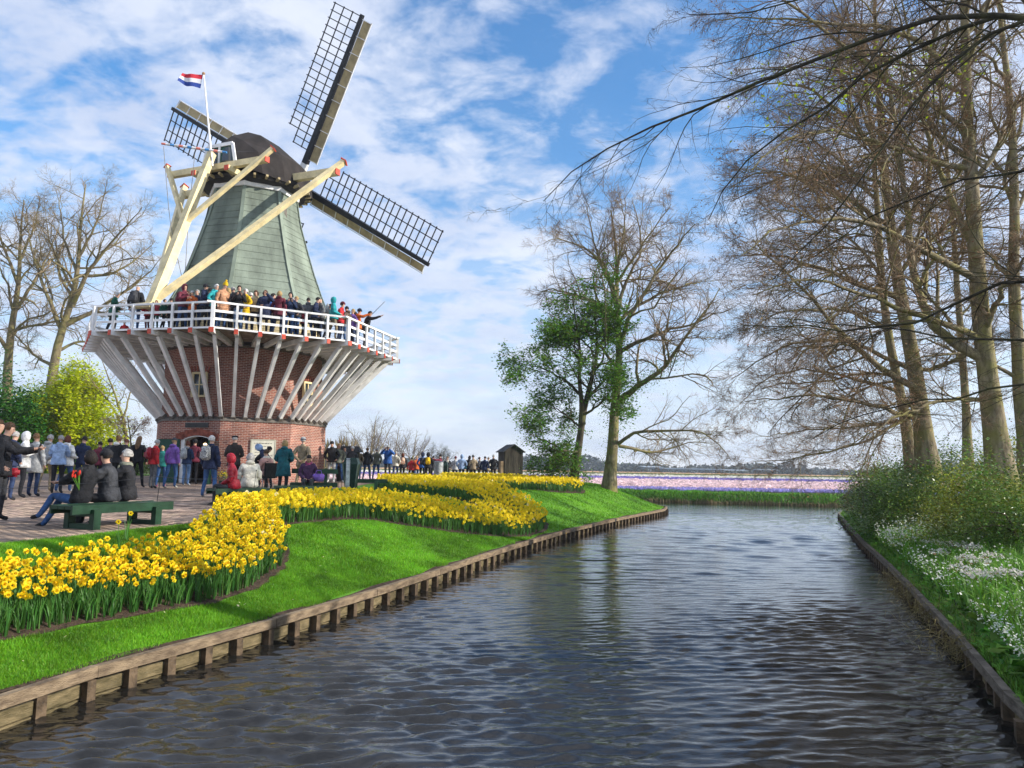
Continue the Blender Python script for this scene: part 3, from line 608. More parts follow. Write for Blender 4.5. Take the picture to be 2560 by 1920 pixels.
# ================================================================== TREES
def unit(a): return a / (np.linalg.norm(a, axis=-1, keepdims=True) + 1e-9)
def smooth_path(P, K):
    P = np.array(P, float); d = np.r_[0, np.cumsum(np.linalg.norm(np.diff(P, axis=0), axis=1))]; s = np.linspace(0, d[-1], K)
    # Catmull-like smoothing through cubic interpolation of each coordinate
    out = np.stack([np.interp(s, d, P[:, i]) for i in range(P.shape[1])], 1)
    for _ in range(2): out[1:-1] = (out[:-2] + 2 * out[1:-1] + out[2:]) / 4
    return out
def grow(P, R, n, lf, ang, K, up=0.0, curl=0.25, flat=0.0, tmin=0.2, rr=0.6, tap=0.25, lmin=0.0, rmin=0.0, rk=0.03):
    """children of all paths at once"""
    Np, Kp, _ = P.shape; L_ = np.linalg.norm(np.diff(P, axis=1), axis=2).sum(1)
    pi_ = np.repeat(np.arange(Np), n); m = len(pi_); k = np.tile(np.arange(n), Np)
    t = tmin + (1 - tmin) * (k + RNG.random(m)) / n; t = np.minimum(t, 0.98); u = t * (Kp - 1); i = np.minimum(u.astype(int), Kp - 2); f = (u - i)[:, None]
    o = P[pi_, i] * (1 - f) + P[pi_, i + 1] * f; tg = unit(P[pi_, i + 1] - P[pi_, i]); r0 = R[pi_, i] * (1 - f[:, 0]) + R[pi_, i + 1] * f[:, 0]
    rv = RNG.normal(size=(m, 3)); rv[:, 2] *= (1 - flat); pp = unit(np.cross(np.cross(tg, rv), tg)); pp[:, 2] *= (1 - 0.6 * flat); pp = unit(pp)
    an = radians(ang) * RNG.uniform(0.7, 1.3, m)[:, None]; d = unit(tg * np.cos(an) + pp * np.sin(an))
    ln = L_[pi_] * lf * (1.15 - 0.75 * t) * RNG.uniform(0.6, 1.25, m); ln = np.maximum(ln, lmin)
    C = np.empty((m, K, 3)); C[:, 0] = o; q = o.copy(); st = (ln / (K - 1))[:, None]; cv = RNG.normal(size=(m, 3)) * curl * 0.5
    for s in range(1, K):
        d = unit(d + cv + RNG.normal(size=(m, 3)) * curl + np.array([0, 0, up])); q = q + d * st; C[:, s] = q
    ra = np.maximum(np.minimum(r0 * rr, ln * rk + 0.002), rmin); Rr = ra[:, None] * np.linspace(1, tap, K)[None]
    return C, Rr
def bark_mat(name, c1, c2, moss=None):
    m = bpy.data.materials.new(name); m.use_nodes = True; t = m.node_tree; n = t.nodes; l = t.links
    b = n['Principled BSDF']; b.inputs['Roughness'].default_value = 0.9; b.inputs['Specular IOR Level'].default_value = 0.15
    tcn = n.new('ShaderNodeTexCoord'); mp = n.new('ShaderNodeMapping'); mp.inputs['Scale'].default_value = (1, 1, 0.35); l.new(tcn.outputs['Object'], mp.inputs[0])
    q = n.new('ShaderNodeTexNoise'); q.inputs['Scale'].default_value = 7; q.inputs['Detail'].default_value = 6; q.inputs['Roughness'].default_value = 0.7; l.new(mp.outputs[0], q.inputs[0])
    r = n.new('ShaderNodeValToRGB'); e = r.color_ramp.elements; e[0].position = 0.35; e[0].color = (*c2, 1); e[1].position = 0.65; e[1].color = (*c1, 1); l.new(q.outputs[0], r.inputs[0]); co = r.outputs[0]
    if moss:
        z = n.new('ShaderNodeTexNoise'); z.inputs['Scale'].default_value = 1.7; z.inputs['Detail'].default_value = 5; l.new(tcn.outputs['Object'], z.inputs[0])
        mr = n.new('ShaderNodeMapRange'); mr.inputs[1].default_value = 0.45; mr.inputs[2].default_value = 0.62; mr.inputs[4].default_value = 0.8; l.new(z.outputs[0], mr.inputs[0])
        x = n.new('ShaderNodeMix'); x.data_type = 'RGBA'; l.new(mr.outputs[0], x.inputs[0]); l.new(co, x.inputs[6]); x.inputs[7].default_value = (*moss, 1); co = x.outputs[2]
    l.new(co, b.inputs['Base Color'])
    bp = n.new('ShaderNodeBump'); bp.inputs['Strength'].default_value = 0.7; bp.inputs['Distance'].default_value = 0.04; l.new(q.outputs[0], bp.inputs['Height']); l.new(bp.outputs[0], b.inputs['Normal'])
    return m
M_beech = bark_mat('beech_bark', (0.36, 0.30, 0.19), (0.12, 0.095, 0.06), (0.24, 0.22, 0.07))
M_twig = mat('beech_twig', (0.27, 0.18, 0.10), 0.8, 0.25, 1.0, island=0.35, hue=0.01)
M_dark = bark_mat('dark_bark', (0.13, 0.11, 0.08), (0.05, 0.04, 0.03), (0.12, 0.125, 0.05))  # dark brown bark with greenish mossy patches
M_oak = bark_mat('oak_bark', (0.27, 0.22, 0.13), (0.11, 0.085, 0.05), (0.22, 0.20, 0.07))
M_oaktw = mat('oak_twig', (0.27, 0.20, 0.10), 0.8, 0.25, 1.0, island=0.35, hue=0.02)
M_bud = mat('beech_bud', (0.36, 0.19, 0.09), 0.7, 0.2, 1, island=0.35, hue=0.03)
def px_path(L_, Y0, Y1=None, wob=0.0):
    """polyline given by points of view turned into 3D at its own depths"""
    Y1 = Y0 if Y1 is None else Y1; n = len(L_); ph = random.uniform(0, 6)
    return [atY(x, y, Y0 + (Y1 - Y0) * k / (n - 1) + wob * sin(ph + 1.7 * k) * k / (n - 1)) for k, (x, y) in enumerate(L_)]
def tree(name, label, trunks, limbs, levels, mb_, mt_, group=None, sides=10, leaves=None, cat='tree', bare_trunk=True, buds=None, rnd=None):
    """trunks/limbs: lists of (3D points, r0, r1). levels: list of dicts for grow(). leaves: dict"""
    base = trunks[0][0][0]; root = thing(name, label, cat, (float(base[0]), float(base[1]), float(base[2])), 0, group)
    off = np.array(root.location)
    def mk(L_, K, n):
        P = np.stack([smooth_path(p, K) for p, a, b in L_]); f = np.linspace(0, 1, K)
        R = np.stack([a + (b - a) * f ** 0.8 for p, a, b in L_]); return P, R
    P0, R0 = mk(trunks, 16, sides)
    R0f = R0.copy(); R0f[:, 0] *= 1.35; R0f[:, 1] *= 1.08
    V, F = tubes(P0 + RNG.normal(size=P0.shape) * 0.012, R0f, sides); link('trunk', npmesh('trunk', V - off, [(F, 0)]), mb_, root, smooth=True)
    allP = [(P0, R0)]
    parts = []
    if limbs:
        P1, R1 = mk(limbs, 14, 7); P1[:, 1:] += RNG.normal(size=P1[:, 1:].shape) * 0.03; allP.append((P1, R1)); V, F = tubes(P1, R1, 7); parts.append((V, [(F, 0)]))
    cur = [(P0[:, 5:], R0[:, 5:])] + allP[1:]
    if rnd:      # extra limbs off the trunks
        a = grow(P0, R0, **rnd); allP.append(a); V, F = tubes(a[0], a[1], 6); parts.append((V, [(F, 0)])); cur.append(a)
    fin = None
    for li, lv in enumerate(levels):
        lv = dict(lv); sd_ = lv.pop('sides', 3); mi = lv.pop('mat', 1); nmap = lv.pop('n'); nxt = []
        for ci, (P, R) in enumerate(cur):
            nn = nmap if isinstance(nmap, int) else nmap[min(ci, len(nmap) - 1)]
            if nn == 0: continue
            C = grow(P, R, nn, **lv); nxt.append(C); V, F = tubes(C[0], C[1], sd_); parts.append((V, [(F, mi)]))
        cur = nxt
    V, G = merge(parts); br = link('branches', npmesh('branches', V - off, G), [mb_, mt_], root); br['kind'] = 'stuff'
    if buds:
        E = np.concatenate([c[0][:, 1:].reshape(-1, 3) for c in cur]); k = RNG.integers(0, len(E), buds[0]); link('buds', leaf_mesh('buds', E[k] + RNG.normal(size=(buds[0], 3)) * .02 - off, buds[1], 0.1, 0.35), buds[2], root)['kind'] = 'stuff'
    if leaves:
        E = np.concatenate([c[0].reshape(-1, 3) for c in cur]); 
        if leaves.get('filt') is not None: E = E[leaves['filt'](E)]
        n = leaves['n']; k = RNG.integers(0, len(E), n); s = leaves['spread']; C = E[k] + RNG.normal(size=(n, 3)) * s
        link('leaves', leaf_mesh('leaves', C - off, leaves['size'], leaves.get('flat', 0.3)), leaves['mat'], root)['kind'] = 'stuff'
    return root
def leaf_mesh(name, C, size, flat=0.3, asp=0.55):
    n = len(C); a = RNG.uniform(0, 2 * pi, n); d = np.stack([np.cos(a), np.sin(a), RNG.normal(0, 0.5, n)], 1); d = unit(d)
    nn = RNG.normal(size=(n, 3)); nn[:, 2] = np.abs(nn[:, 2]) + flat * 3; nn = unit(nn); s = unit(np.cross(nn, d)); sz = size * RNG.uniform(0.6, 1.35, n)[:, None]
    V = np.stack([C, C + d * sz * 0.5 + s * sz * asp * 0.5, C + d * sz, C + d * sz * 0.5 - s * sz * asp * 0.5], 1).reshape(-1, 3)
    return npmesh(name, V, [(np.arange(n * 4).reshape(-1, 4), 0)])

# lone daffodils and fallen petals on the mown grass
for k, (a_, b_, lab) in enumerate(((314, 1352, 'lone daffodil with an orange heart standing in the strip of grass behind the near bed'), (296, 1372, 'lone yellow daffodil just behind the rear edge of the near bed'), (715, 1375, 'single leaning daffodil outside the curved end of the near bed'))):
    d = ray(a_, b_); Y = 5.0
    while Y < 30 and CAMP[2] + d[2] * Y / d[1] > gl(np.array(d[0] * Y / d[1]), np.array(Y)): Y += .02
    x = d[0] * Y / d[1]; o = link('daffodil', lm_[k], M_leaf); o.location = (x, Y, float(gl(np.array(x), np.array(Y)))); tag(o, lab, 'daffodil'); f = link('flower', fm_[k], M_pet, o); f.location = tmpl[k][0][2]; f.rotation_euler = (0, 0, -1.2); link('trumpet', tm_[k], M_trum, f)
n_ = 260; y = RNG.uniform(6.5, 24, n_); x = wlx(y) - RNG.uniform(.2, 4.2, n_); e_ = np.minimum(edged(BED_S, x, y), 9); k = (RNG.random(n_) < np.exp(-e_ * 1.4)) & ~inpoly(BED_S, x, y); x, y = x[k], y[k]
tag(link('fallen_petals', leaf_mesh('fallen_petals', np.c_[x, y, gl(x, y) + .028], .035, 1, .7), M_cream), 'pale fallen petals scattered on the grass near the daffodil bed', 'petals', kind='stuff')
# ---- tall bare beech and the green tree at the tip of the lawn
D5 = 37.3
def PP(L_, a, b, wob=0.6): return px_path(L_, a, b, wob)
M_fresh = mat('fresh_leaf', (0.14, 0.29, 0.035), 0.6, 0.2, 1, island=0.4, hue=0.03, transl=0.4)
M_ivy = mat('ivy_leaf', (0.12, 0.25, 0.03), 0.5, 0.2, 1, island=0.4, hue=0.02, transl=0.3)
T5 = [(PP([(1522, 1236), (1534, 1083), (1539, 986), (1549, 890), (1549, 818), (1541, 769), (1539, 711), (1549, 660), (1536, 590), (1527, 525)], D5, D5, 0.3), 0.34, 0.03)]
L5 = [(PP([(1549, 856), (1570, 789), (1626, 711), (1660, 658), (1703, 600), (1735, 560)], D5, 35, 0.8), 0.14, 0.02),
      (PP([(1541, 790), (1500, 757), (1467, 750), (1409, 726), (1366, 718), (1345, 740)], D5, 38.5), 0.12, 0.015),
      (PP([(1539, 740), (1510, 663), (1467, 620), (1399, 596), (1370, 600)], D5, 36), 0.10, 0.015),
      (PP([(1549, 1000), (1583, 972), (1616, 948), (1674, 914), (1698, 866), (1732, 813), (1771, 779), (1800, 720)], D5, 34), 0.17, 0.02),
      (PP([(1545, 1110), (1570, 1085), (1597, 1078), (1674, 1078), (1732, 1068), (1795, 1102), (1830, 1150)], D5, 35), 0.10, 0.012),
      (PP([(1547, 1115), (1590, 1122), (1616, 1131), (1669, 1126), (1722, 1102), (1780, 1110)], D5, 39), 0.09, 0.012),
      (PP([(1549, 880), (1587, 856), (1655, 832), (1722, 813), (1771, 789), (1830, 770)], D5, 36), 0.12, 0.015),
      (PP([(1552, 800), (1611, 750), (1674, 726), (1746, 702), (1800, 700)], D5, 39), 0.10, 0.012),
      (PP([(1549, 770), (1563, 697), (1607, 639), (1597, 552), (1580, 500)], D5, 38), 0.11, 0.015),
      (PP([(1541, 770), (1520, 700), (1490, 620), (1470, 540), (1465, 505)], D5, 37), 0.10, 0.012),
      (PP([(1545, 700), (1600, 620), (1650, 550), (1680, 510)], D5, 36), 0.08, 0.012),
      (PP([(1541, 860), (1500, 830), (1440, 815), (1390, 830), (1360, 850)], D5, 36), 0.09, 0.012),
      (PP([(1539, 690), (1560, 600), (1560, 530), (1545, 480)], D5, 36), 0.08, 0.012)]
LV5 = [dict(n=[10, 13], lf=0.52, ang=48, K=7, up=0.05, curl=0.22, rr=0.6, sides=4, mat=0, tmin=0.15),
       dict(n=10, lf=0.58, rk=.016, ang=45, K=5, up=0.02, curl=0.25, rr=0.6, sides=3, tmin=0.1),
       dict(n=7, lf=0.62, rk=.010, ang=42, K=4, up=-0.02, curl=0.22, rr=0.6, tmin=0.1, rmin=0.006, lmin=0.25)]
tree('beech_tree', 'tall bare beech with ivy covered trunk standing at the tip of the lawn', T5, L5, LV5, M_beech, M_twig)
# ivy round its trunk and lowest bough
E_ = np.concatenate([smooth_path(T5[0][0], 60)[6:30], smooth_path(L5[3][0], 40)[2:20]]); n_ = 3400; k_ = RNG.integers(0, len(E_), n_)
C_ = E_[k_] + RNG.normal(size=(n_, 3)) * np.array([0.27, 0.27, 0.32]) * RNG.uniform(0.4, 1.5, n_)[:, None]
o = link('ivy', leaf_mesh('ivy', C_, 0.085, 0.1), M_ivy); tag(o, 'green ivy and shoots clothing the trunk and low bough of the tall bare beech', 'ivy', kind='stuff')
D6 = 35.6
T6 = [(PP([(1432, 1222), (1445, 1120), (1455, 1060), (1460, 1010), (1480, 950), (1496, 866), (1486, 794), (1490, 740)], D6, D6, 0.2), 0.24, 0.02),
      (PP([(1455, 1060), (1455, 1000), (1447, 962), (1452, 880), (1440, 800), (1430, 740)], D6, 34.8, 0.2), 0.14, 0.02)]
L6 = [(PP([(1450, 985), (1420, 955), (1385, 933), (1340, 916), (1318, 912)], D6, 34), 0.08, 0.01), (PP([(1452, 1070), (1430, 1050), (1399, 1025), (1360, 1015)], D6, 37), 0.06, 0.01),
      (PP([(1445, 1130), (1420, 1130), (1395, 1118), (1350, 1095), (1325, 1085)], D6, 33.5), 0.08, 0.01), (PP([(1458, 1040), (1500, 1010), (1530, 990), (1570, 960)], D6, 34), 0.07, 0.01),
      (PP([(1447, 1120), (1415, 1155), (1380, 1160)], D6, 36), 0.05, 0.01), (PP([(1450, 900), (1410, 850), (1380, 830)], D6, 35), 0.06, 0.01), (PP([(1490, 880), (1520, 840), (1530, 800)], D6, 36), 0.05, 0.01)]
LV6 = [dict(n=[13, 11], lf=0.62, ang=52, K=6, up=0.02, curl=0.25, rr=0.6, sides=4, mat=0, tmin=0.12, flat=0.4, lmin=1.3), dict(n=9, lf=0.6, ang=48, K=5, up=0.0, curl=0.25, rr=0.6, flat=0.4, tmin=0.1), dict(n=5, lf=0.55, ang=45, K=3, up=-0.02, curl=0.2, rmin=0.006, lmin=0.35, flat=0.5)]
tree('hornbeam_tree', 'smaller spreading tree with dark limbs and fresh green leaves beside the tall bare beech', T6, L6, LV6, M_dark, M_dark, leaves=dict(n=30000, spread=0.09, size=0.14, mat=M_fresh, flat=0.6))

# ---- oaks on the left, behind the maple
LVO = [dict(n=[9, 12], lf=0.50, ang=50, K=7, up=0.06, curl=0.28, rr=0.62, sides=4, mat=0, tmin=0.2), dict(n=10, lf=0.58, rk=.016, ang=48, K=5, up=0.04, curl=0.30, rr=0.6, tmin=0.1), dict(n=6, lf=0.62, rk=.010, ang=45, K=3, up=0.02, curl=0.3, rmin=0.008, lmin=0.3, tmin=0.1)]
D7 = 60
T7 = [(PP([(118, 1150), (126, 960), (145, 850), (175, 765), (196, 687), (198, 600), (205, 520), (215, 460)], D7, D7, .3), 0.56, 0.04)]
L7 = [(PP([(180, 765), (223, 670), (285, 598), (330, 545), (355, 520)], D7, 57), 0.22, 0.02), (PP([(160, 815), (250, 770), (321, 723), (379, 680), (405, 640)], D7, 62), 0.23, 0.02), (PP([(152, 820), (116, 732), (89, 670), (76, 598), (60, 540)], D7, 58), 0.20, 0.02),
      (PP([(132, 915), (85, 890), (49, 848), (20, 820)], D7, 63), 0.16, 0.02), (PP([(196, 690), (260, 690), (330, 660), (390, 600)], D7, 61), 0.16, 0.015), (PP([(198, 640), (240, 560), (262, 490), (268, 450)], D7, 59), 0.14, 0.015), (PP([(192, 680), (160, 600), (150, 520), (140, 470)], D7, 61), 0.14, 0.015), (PP([(140, 880), (200, 850), (260, 860), (330, 900)], D7, 62), 0.14, 0.015), (PP([(190, 740), (150, 660), (120, 600), (110, 500)], D7, 62), 0.14, 0.012)]
tree('oak_tree', 'wide bare oak with upward spreading limbs behind the yellow green maple', T7, L7, LVO, M_oak, M_oaktw)
T8 = [(PP([(20, 1150), (18, 905), (31, 800), (50, 700), (48, 600), (60, 500)], 62, 62, .3), 0.54, 0.04)]
L8 = [(PP([(22, 880), (-30, 800), (-60, 700)], 62, 60), 0.20, 0.02), (PP([(35, 780), (90, 700), (120, 640), (150, 560)], 62, 64), 0.18, 0.02), (PP([(48, 720), (10, 620), (-20, 540), (0, 480)], 62, 61), 0.16, 0.02), (PP([(50, 650), (90, 560), (100, 490)], 62, 62), 0.14, 0.015), (PP([(24, 850), (60, 800), (110, 790), (150, 760)], 62, 60), 0.14, 0.015)]
tree('oak_tree', 'bare oak with upright trunk standing close to the picture edge beyond the wide oak', T8, L8, LVO, M_oak, M_oaktw)
# small leafless tree seen low beneath the stage struts
T9 = [(PP([(300, 1130), (262, 1000), (215, 925), (190, 870)], 50, 50, .2), 0.14, 0.02)]
tree('bare_tree', 'small leafless tree leaning behind the maple beneath the stage', [(PP([(322, 1150), (310, 1050), (285, 980), (255, 900)], 50, 49, .2), 0.16, 0.02)], [(PP([(315, 1080), (270, 1000), (225, 950), (205, 900)], 50, 48), 0.09, 0.012), (PP([(310, 1040), (330, 960), (340, 900)], 50, 51), 0.07, 0.01)], [dict(n=[6, 8], lf=0.5, ang=50, K=6, up=0.03, curl=0.3, sides=3, mat=0), dict(n=6, lf=0.5, ang=45, K=4, curl=0.3), dict(n=4, lf=0.5, ang=45, K=3, curl=0.3, rmin=0.007)], M_oak, M_oaktw)
# pinkish flowering tree beside the barn doors
M_blos = mat('blossom', (0.62, 0.42, 0.30), 0.7, 0.15, 1, island=0.25, transl=0.4)
tree('blossom_tree', 'small pale pink blossoming tree between the maple and the open mill door', [(PP([(330, 1160), (328, 1110), (322, 1070), (318, 1040)], 40, 40, .1), 0.07, 0.015)], [(PP([(328, 1100), (300, 1070), (285, 1045)], 40, 39.5), 0.03, 0.008), (PP([(327, 1095), (345, 1070), (360, 1050)], 40, 40.5), 0.03, 0.008)], [dict(n=[7, 6], lf=0.6, ang=60, K=5, up=0.02, curl=0.2, flat=0.6), dict(n=7, lf=0.55, ang=50, K=4, curl=0.25, flat=0.6), dict(n=4, lf=0.5, ang=45, K=3, curl=0.2, rmin=0.004, lmin=0.1)], M_oak, M_oaktw, leaves=dict(n=2600, spread=0.07, size=0.07, mat=M_blos))

# ---- leafy shrubs on the left
M_maple = mat('maple_leaf', (0.60, 0.67, 0.015), 0.55, 0.15, 0.9, island=0.3, hue=0.02, transl=0.45)
M_green = mat('shrub_leaf', (0.06, 0.19, 0.02), 0.5, 0.2, 0.8, island=0.4, hue=0.03, transl=0.35, spec=0.5)
M_stem = mat('shrub_stem', (0.12, 0.09, 0.06), 0.9, 0.2, 3)
def shrub(name, label, cx, cy, z0, rx, ry, rz_, nst, nleaf, lsize, lm, layers=0.5, group=None, cat='shrub', r0=0.04, low=0.1):
    root = thing(name, label, cat, (cx, cy, z0), 0, group)
    # clumps: ellipsoidal crown made of many layered sprays
    nc = 70; cl = RNG.normal(size=(nc, 3)); cl = unit(cl) * (RNG.random(nc) ** 0.4)[:, None]; cl[:, 2] = np.abs(cl[:, 2]) * 0.95 + low * RNG.random(nc)
    C = cl * np.array([rx, ry, rz_]); S = RNG.uniform(0.10, 0.20, nc)
    if nst:
        mb = MB()
        for k in range(nst):
            e = C[RNG.integers(0, nc)]; b = np.array([random.uniform(-.25, .25) * rx * 0.4, random.uniform(-.25, .25) * ry * .4, 0]); mid_ = b * 0.8 + e * 0.35 + np.array([0, 0, 0.28 * rz_])
            mb.tube(smooth_path([b, mid_, e * 0.96], 7), np.linspace(r0, r0 * 0.25, 7), 5)
        mb.build('stems', M_stem, root, local=True)['kind'] = 'stuff'
    n = nleaf; k = RNG.integers(0, nc, n); off_ = RNG.normal(size=(n, 3)) * S[k][:, None] * np.array([rx, ry, rz_ * (1 - layers * 0.65)])
    # leaves gather in the shell of each clump
    P = C[k] + off_; P[:, 2] = np.where(P[:, 2] < 0.03, RNG.uniform(0.02, 0.3, n), P[:, 2])
    link('leaves', leaf_mesh('leaves', P, lsize, 0.5), lm, root)['kind'] = 'stuff'
    return root
def gnd(x, y): return float(gl(np.array(x), np.array(y)))
c = atY(160, 1150, 49); shrub('maple_shrub', 'rounded maple with bright yellow green spring leaves behind the onlookers', c[0], 49, 1.1, 3.1, 2.3, 6.9, 26, 56000, 0.20, M_maple, 0.75, r0=0.06)
c = atY(20, 1150, 46); shrub('green_shrub', 'dark green leafy bush at the picture edge beside the yellow green maple', c[0] - .8, 46, 1.1, 2.6, 2, 6.6, 12, 26000, 0.20, M_green, 0.4)
c = atY(120, 1150, 52); shrub('green_shrub', 'mid green bush behind the yellow green maple', c[0], 52, 1.1, 3, 1.6, 4.2, 6, 12000, 0.15, M_green, 0.5)
c = atY(345, 1150, 41); shrub('green_shrub', 'low green bush in front of the blossoming tree by the mill door', c[0], 41, gnd(c[0], 41), 1.7, 1.0, 1.6, 6, 7000, 0.09, mat('hedge_leaf', (0.16, 0.26, 0.04), 0.6, 0.2, 1, island=0.35, hue=0.02, transl=0.3), 0.3)
c = atY(260, 1150, 43); shrub('green_shrub', 'dark low hedge bush seen between the heads of the crowd', c[0], 43, gnd(c[0], 43), 2.4, 1.0, 1.7, 4, 6000, 0.09, M_green, 0.3)
# ---- beeches on the right bank
LVR = [dict(n=[15, 17], lf=0.46, ang=50, K=8, up=0.0, curl=0.16, rr=0.55, sides=4, mat=0, tmin=0.12, flat=0.55),
       dict(n=13, lf=0.58, rk=.014, ang=42, K=5, up=-0.02, curl=0.16, rr=0.55, flat=0.5, tmin=0.1),
       dict(n=12, lf=0.50, rk=.011, ang=36, K=2, up=-0.03, curl=0.22, rmin=0.0032, lmin=0.18, tmin=0.1, flat=0.4)]
def gR(x, y): return float(gr(np.array(x), np.array(y)))
DA = 18.2
TA = [(PP([(2508, 1215), (2484, 1080), (2471, 1000), (2456, 853), (2450, 726), (2437, 600), (2425, 400), (2415, 200), (2410, 0), (2400, -300), (2390, -600)], DA, DA, .1), 0.27, 0.02)]
LA = [(PP([(2462, 900), (2429, 891), (2374, 862), (2319, 802), (2289, 727), (2272, 600), (2262, 450), (2240, 300), (2200, 120)], DA, 19), 0.13, 0.03),
      (PP([(2455, 850), (2350, 800), (2200, 760), (2070, 700), (1960, 690), (1880, 740)], DA, 15), 0.09, 0.01),
      (PP([(2445, 700), (2330, 640), (2210, 560), (2080, 545), (1950, 560), (1850, 640)], DA, 16), 0.10, 0.01),
      (PP([(2420, 420), (2300, 400), (2180, 350), (2080, 320), (1960, 340), (1880, 420)], DA, 17), 0.08, 0.01),
      (PP([(2415, 200), (2330, 120), (2200, 60), (2050, 60), (1900, 40), (1800, 60)], DA, 17), 0.08, 0.01),
      (PP([(2460, 1000), (2400, 1000), (2310, 1010), (2200, 1060), (2120, 1120)], DA, 17), 0.06, 0.008),
      (PP([(2456, 830), (2520, 700), (2600, 600)], DA, 17), 0.09, 0.015), (PP([(2430, 480), (2500, 350), (2560, 200)], DA, 18), 0.08, 0.015), (PP([(2437, 620), (2360, 480), (2310, 300), (2270, 100), (2240, -100)], DA, 20), 0.09, 0.015)]
tree('beech_tree', 'thickest grey beech trunk on the right bank, lit along one side', TA, LA, LVR, M_beech, M_twig, 'beeches along the right bank', buds=(7000, .06, M_bud))
DB = 22.5
TB = [(PP([(2322, 1190), (2310, 1080), (2298, 980), (2281, 874), (2256, 769), (2239, 684), (2226, 600), (2215, 450), (2200, 300), (2190, 100), (2180, -100)], DB, DB, .1), 0.29, 0.025)]
LB = [(PP([(2300, 990), (2272, 959), (2180, 908), (2095, 819), (2028, 743), (1939, 651), (1880, 600)], DB, 20), 0.12, 0.015),
      (PP([(2250, 745), (2192, 731), (2070, 676), (1927, 630), (1830, 640)], DB, 21), 0.10, 0.012),
      (PP([(2319, 1060), (2270, 1035), (2222, 1022), (2095, 992), (1970, 990), (1870, 1005)], DB, 21), 0.09, 0.01),
      (PP([(2290, 930), (2200, 880), (2100, 850), (1990, 850), (1890, 900), (1830, 950)], DB, 23), 0.08, 0.01),
      (PP([(2222, 560), (2120, 500), (2010, 440), (1900, 420), (1820, 470)], DB, 22), 0.09, 0.012),
      (PP([(2210, 400), (2130, 300), (2030, 220), (1920, 200), (1840, 240)], DB, 23), 0.08, 0.012),
      (PP([(2300, 1020), (2200, 1090), (2080, 1130), (1960, 1150), (1880, 1160)], DB, 20), 0.06, 0.008),
      (PP([(2290, 930), (2400, 900), (2500, 830)], DB, 21), 0.08, 0.012), (PP([(2240, 690), (2330, 600), (2400, 520), (2450, 400)], DB, 23), 0.08, 0.012), (PP([(2195, 200), (2120, 80), (2060, -40)], DB, 22), 0.07, 0.012)]
tree('beech_tree', 'leaning beech with a thick mossy trunk above the far bushes of the right bank', TB, LB, LVR, M_beech, M_twig, 'beeches along the right bank', buds=(7000, .06, M_bud))
DC = 24.5
TC = [(PP([(2283, 1180), (2268, 1080), (2256, 1000), (2222, 853), (2205, 748), (2197, 600), (2190, 450), (2170, 250), (2150, 60)], DC, DC, .1), 0.19, 0.03)]
LC = [(PP([(2250, 980), (2180, 960), (2080, 930), (1980, 920), (1900, 950), (1850, 1010)], DC, 25), 0.06, 0.01), (PP([(2215, 820), (2140, 780), (2040, 770), (1930, 780), (1850, 830)], DC, 24), 0.07, 0.01), (PP([(2200, 690), (2140, 600), (2050, 560), (1960, 500), (1900, 500)], DC, 26), 0.06, 0.01),
      (PP([(2192, 500), (2100, 400), (2000, 330), (1930, 300)], DC, 25), 0.06, 0.01), (PP([(2262, 1050), (2200, 1060), (2100, 1070), (1990, 1080), (1900, 1090)], DC, 26), 0.05, 0.008), (PP([(2190, 450), (2280, 330), (2340, 200)], DC, 25), 0.05, 0.01)]
tree('beech_tree', 'slimmer beech stem standing close beside the leaning mossy beech', TC, LC, LVR, M_beech, M_twig, 'beeches along the right bank', buds=(7000, .06, M_bud))
DD = 21
TD = [(PP([(2572, 1200), (2556, 1022), (2540, 850), (2530, 705), (2526, 642), (2545, 520), (2536, 389), (2520, 233), (2497, 0), (2480, -300)], DD, DD, .1), 0.22, 0.03)]
LD = [(PP([(2550, 950), (2470, 900), (2380, 880), (2260, 900), (2180, 950)], DD, 20), 0.06, 0.01), (PP([(2532, 700), (2460, 620), (2380, 560), (2300, 540)], DD, 22), 0.06, 0.01), (PP([(2540, 450), (2450, 380), (2350, 330), (2250, 330)], DD, 22), 0.06, 0.01), (PP([(2515, 200), (2430, 100), (2330, 60)], DD, 20), 0.06, 0.01), (PP([(2545, 520), (2600, 400), (2650, 300)], DD, 21), 0.06, 0.01)]
LVD = [dict(LVR[0]), dict(LVR[1], n=7), dict(LVR[2], n=5)]
tree('beech_tree', 'slender beech stem at the edge of the picture beyond the thickest trunk', TD, LD, LVD, M_beech, M_twig, 'beeches along the right bank', buds=(7000, .06, M_bud))
DE = 27
TE = [(PP([(2420, 1180), (2415, 1000), (2400, 850), (2395, 700), (2375, 500), (2360, 300), (2330, 60)], DE, DE, .1), 0.16, 0.03)]
LE = [(PP([(2405, 900), (2340, 850), (2250, 840), (2150, 860)], DE, 28), 0.05, 0.01), (PP([(2390, 650), (2300, 600), (2200, 590)], DE, 27), 0.05, 0.01), (PP([(2370, 450), (2300, 380), (2230, 350)], DE, 27), 0.05, 0.01), (PP([(2398, 800), (2470, 700), (2520, 600)], DE, 28), 0.05, 0.01)]
tree('beech_tree', 'thin straight beech stem farther back between the two thick trunks', TE, LE, LVD, M_beech, M_twig, 'beeches along the right bank', buds=(7000, .06, M_bud))
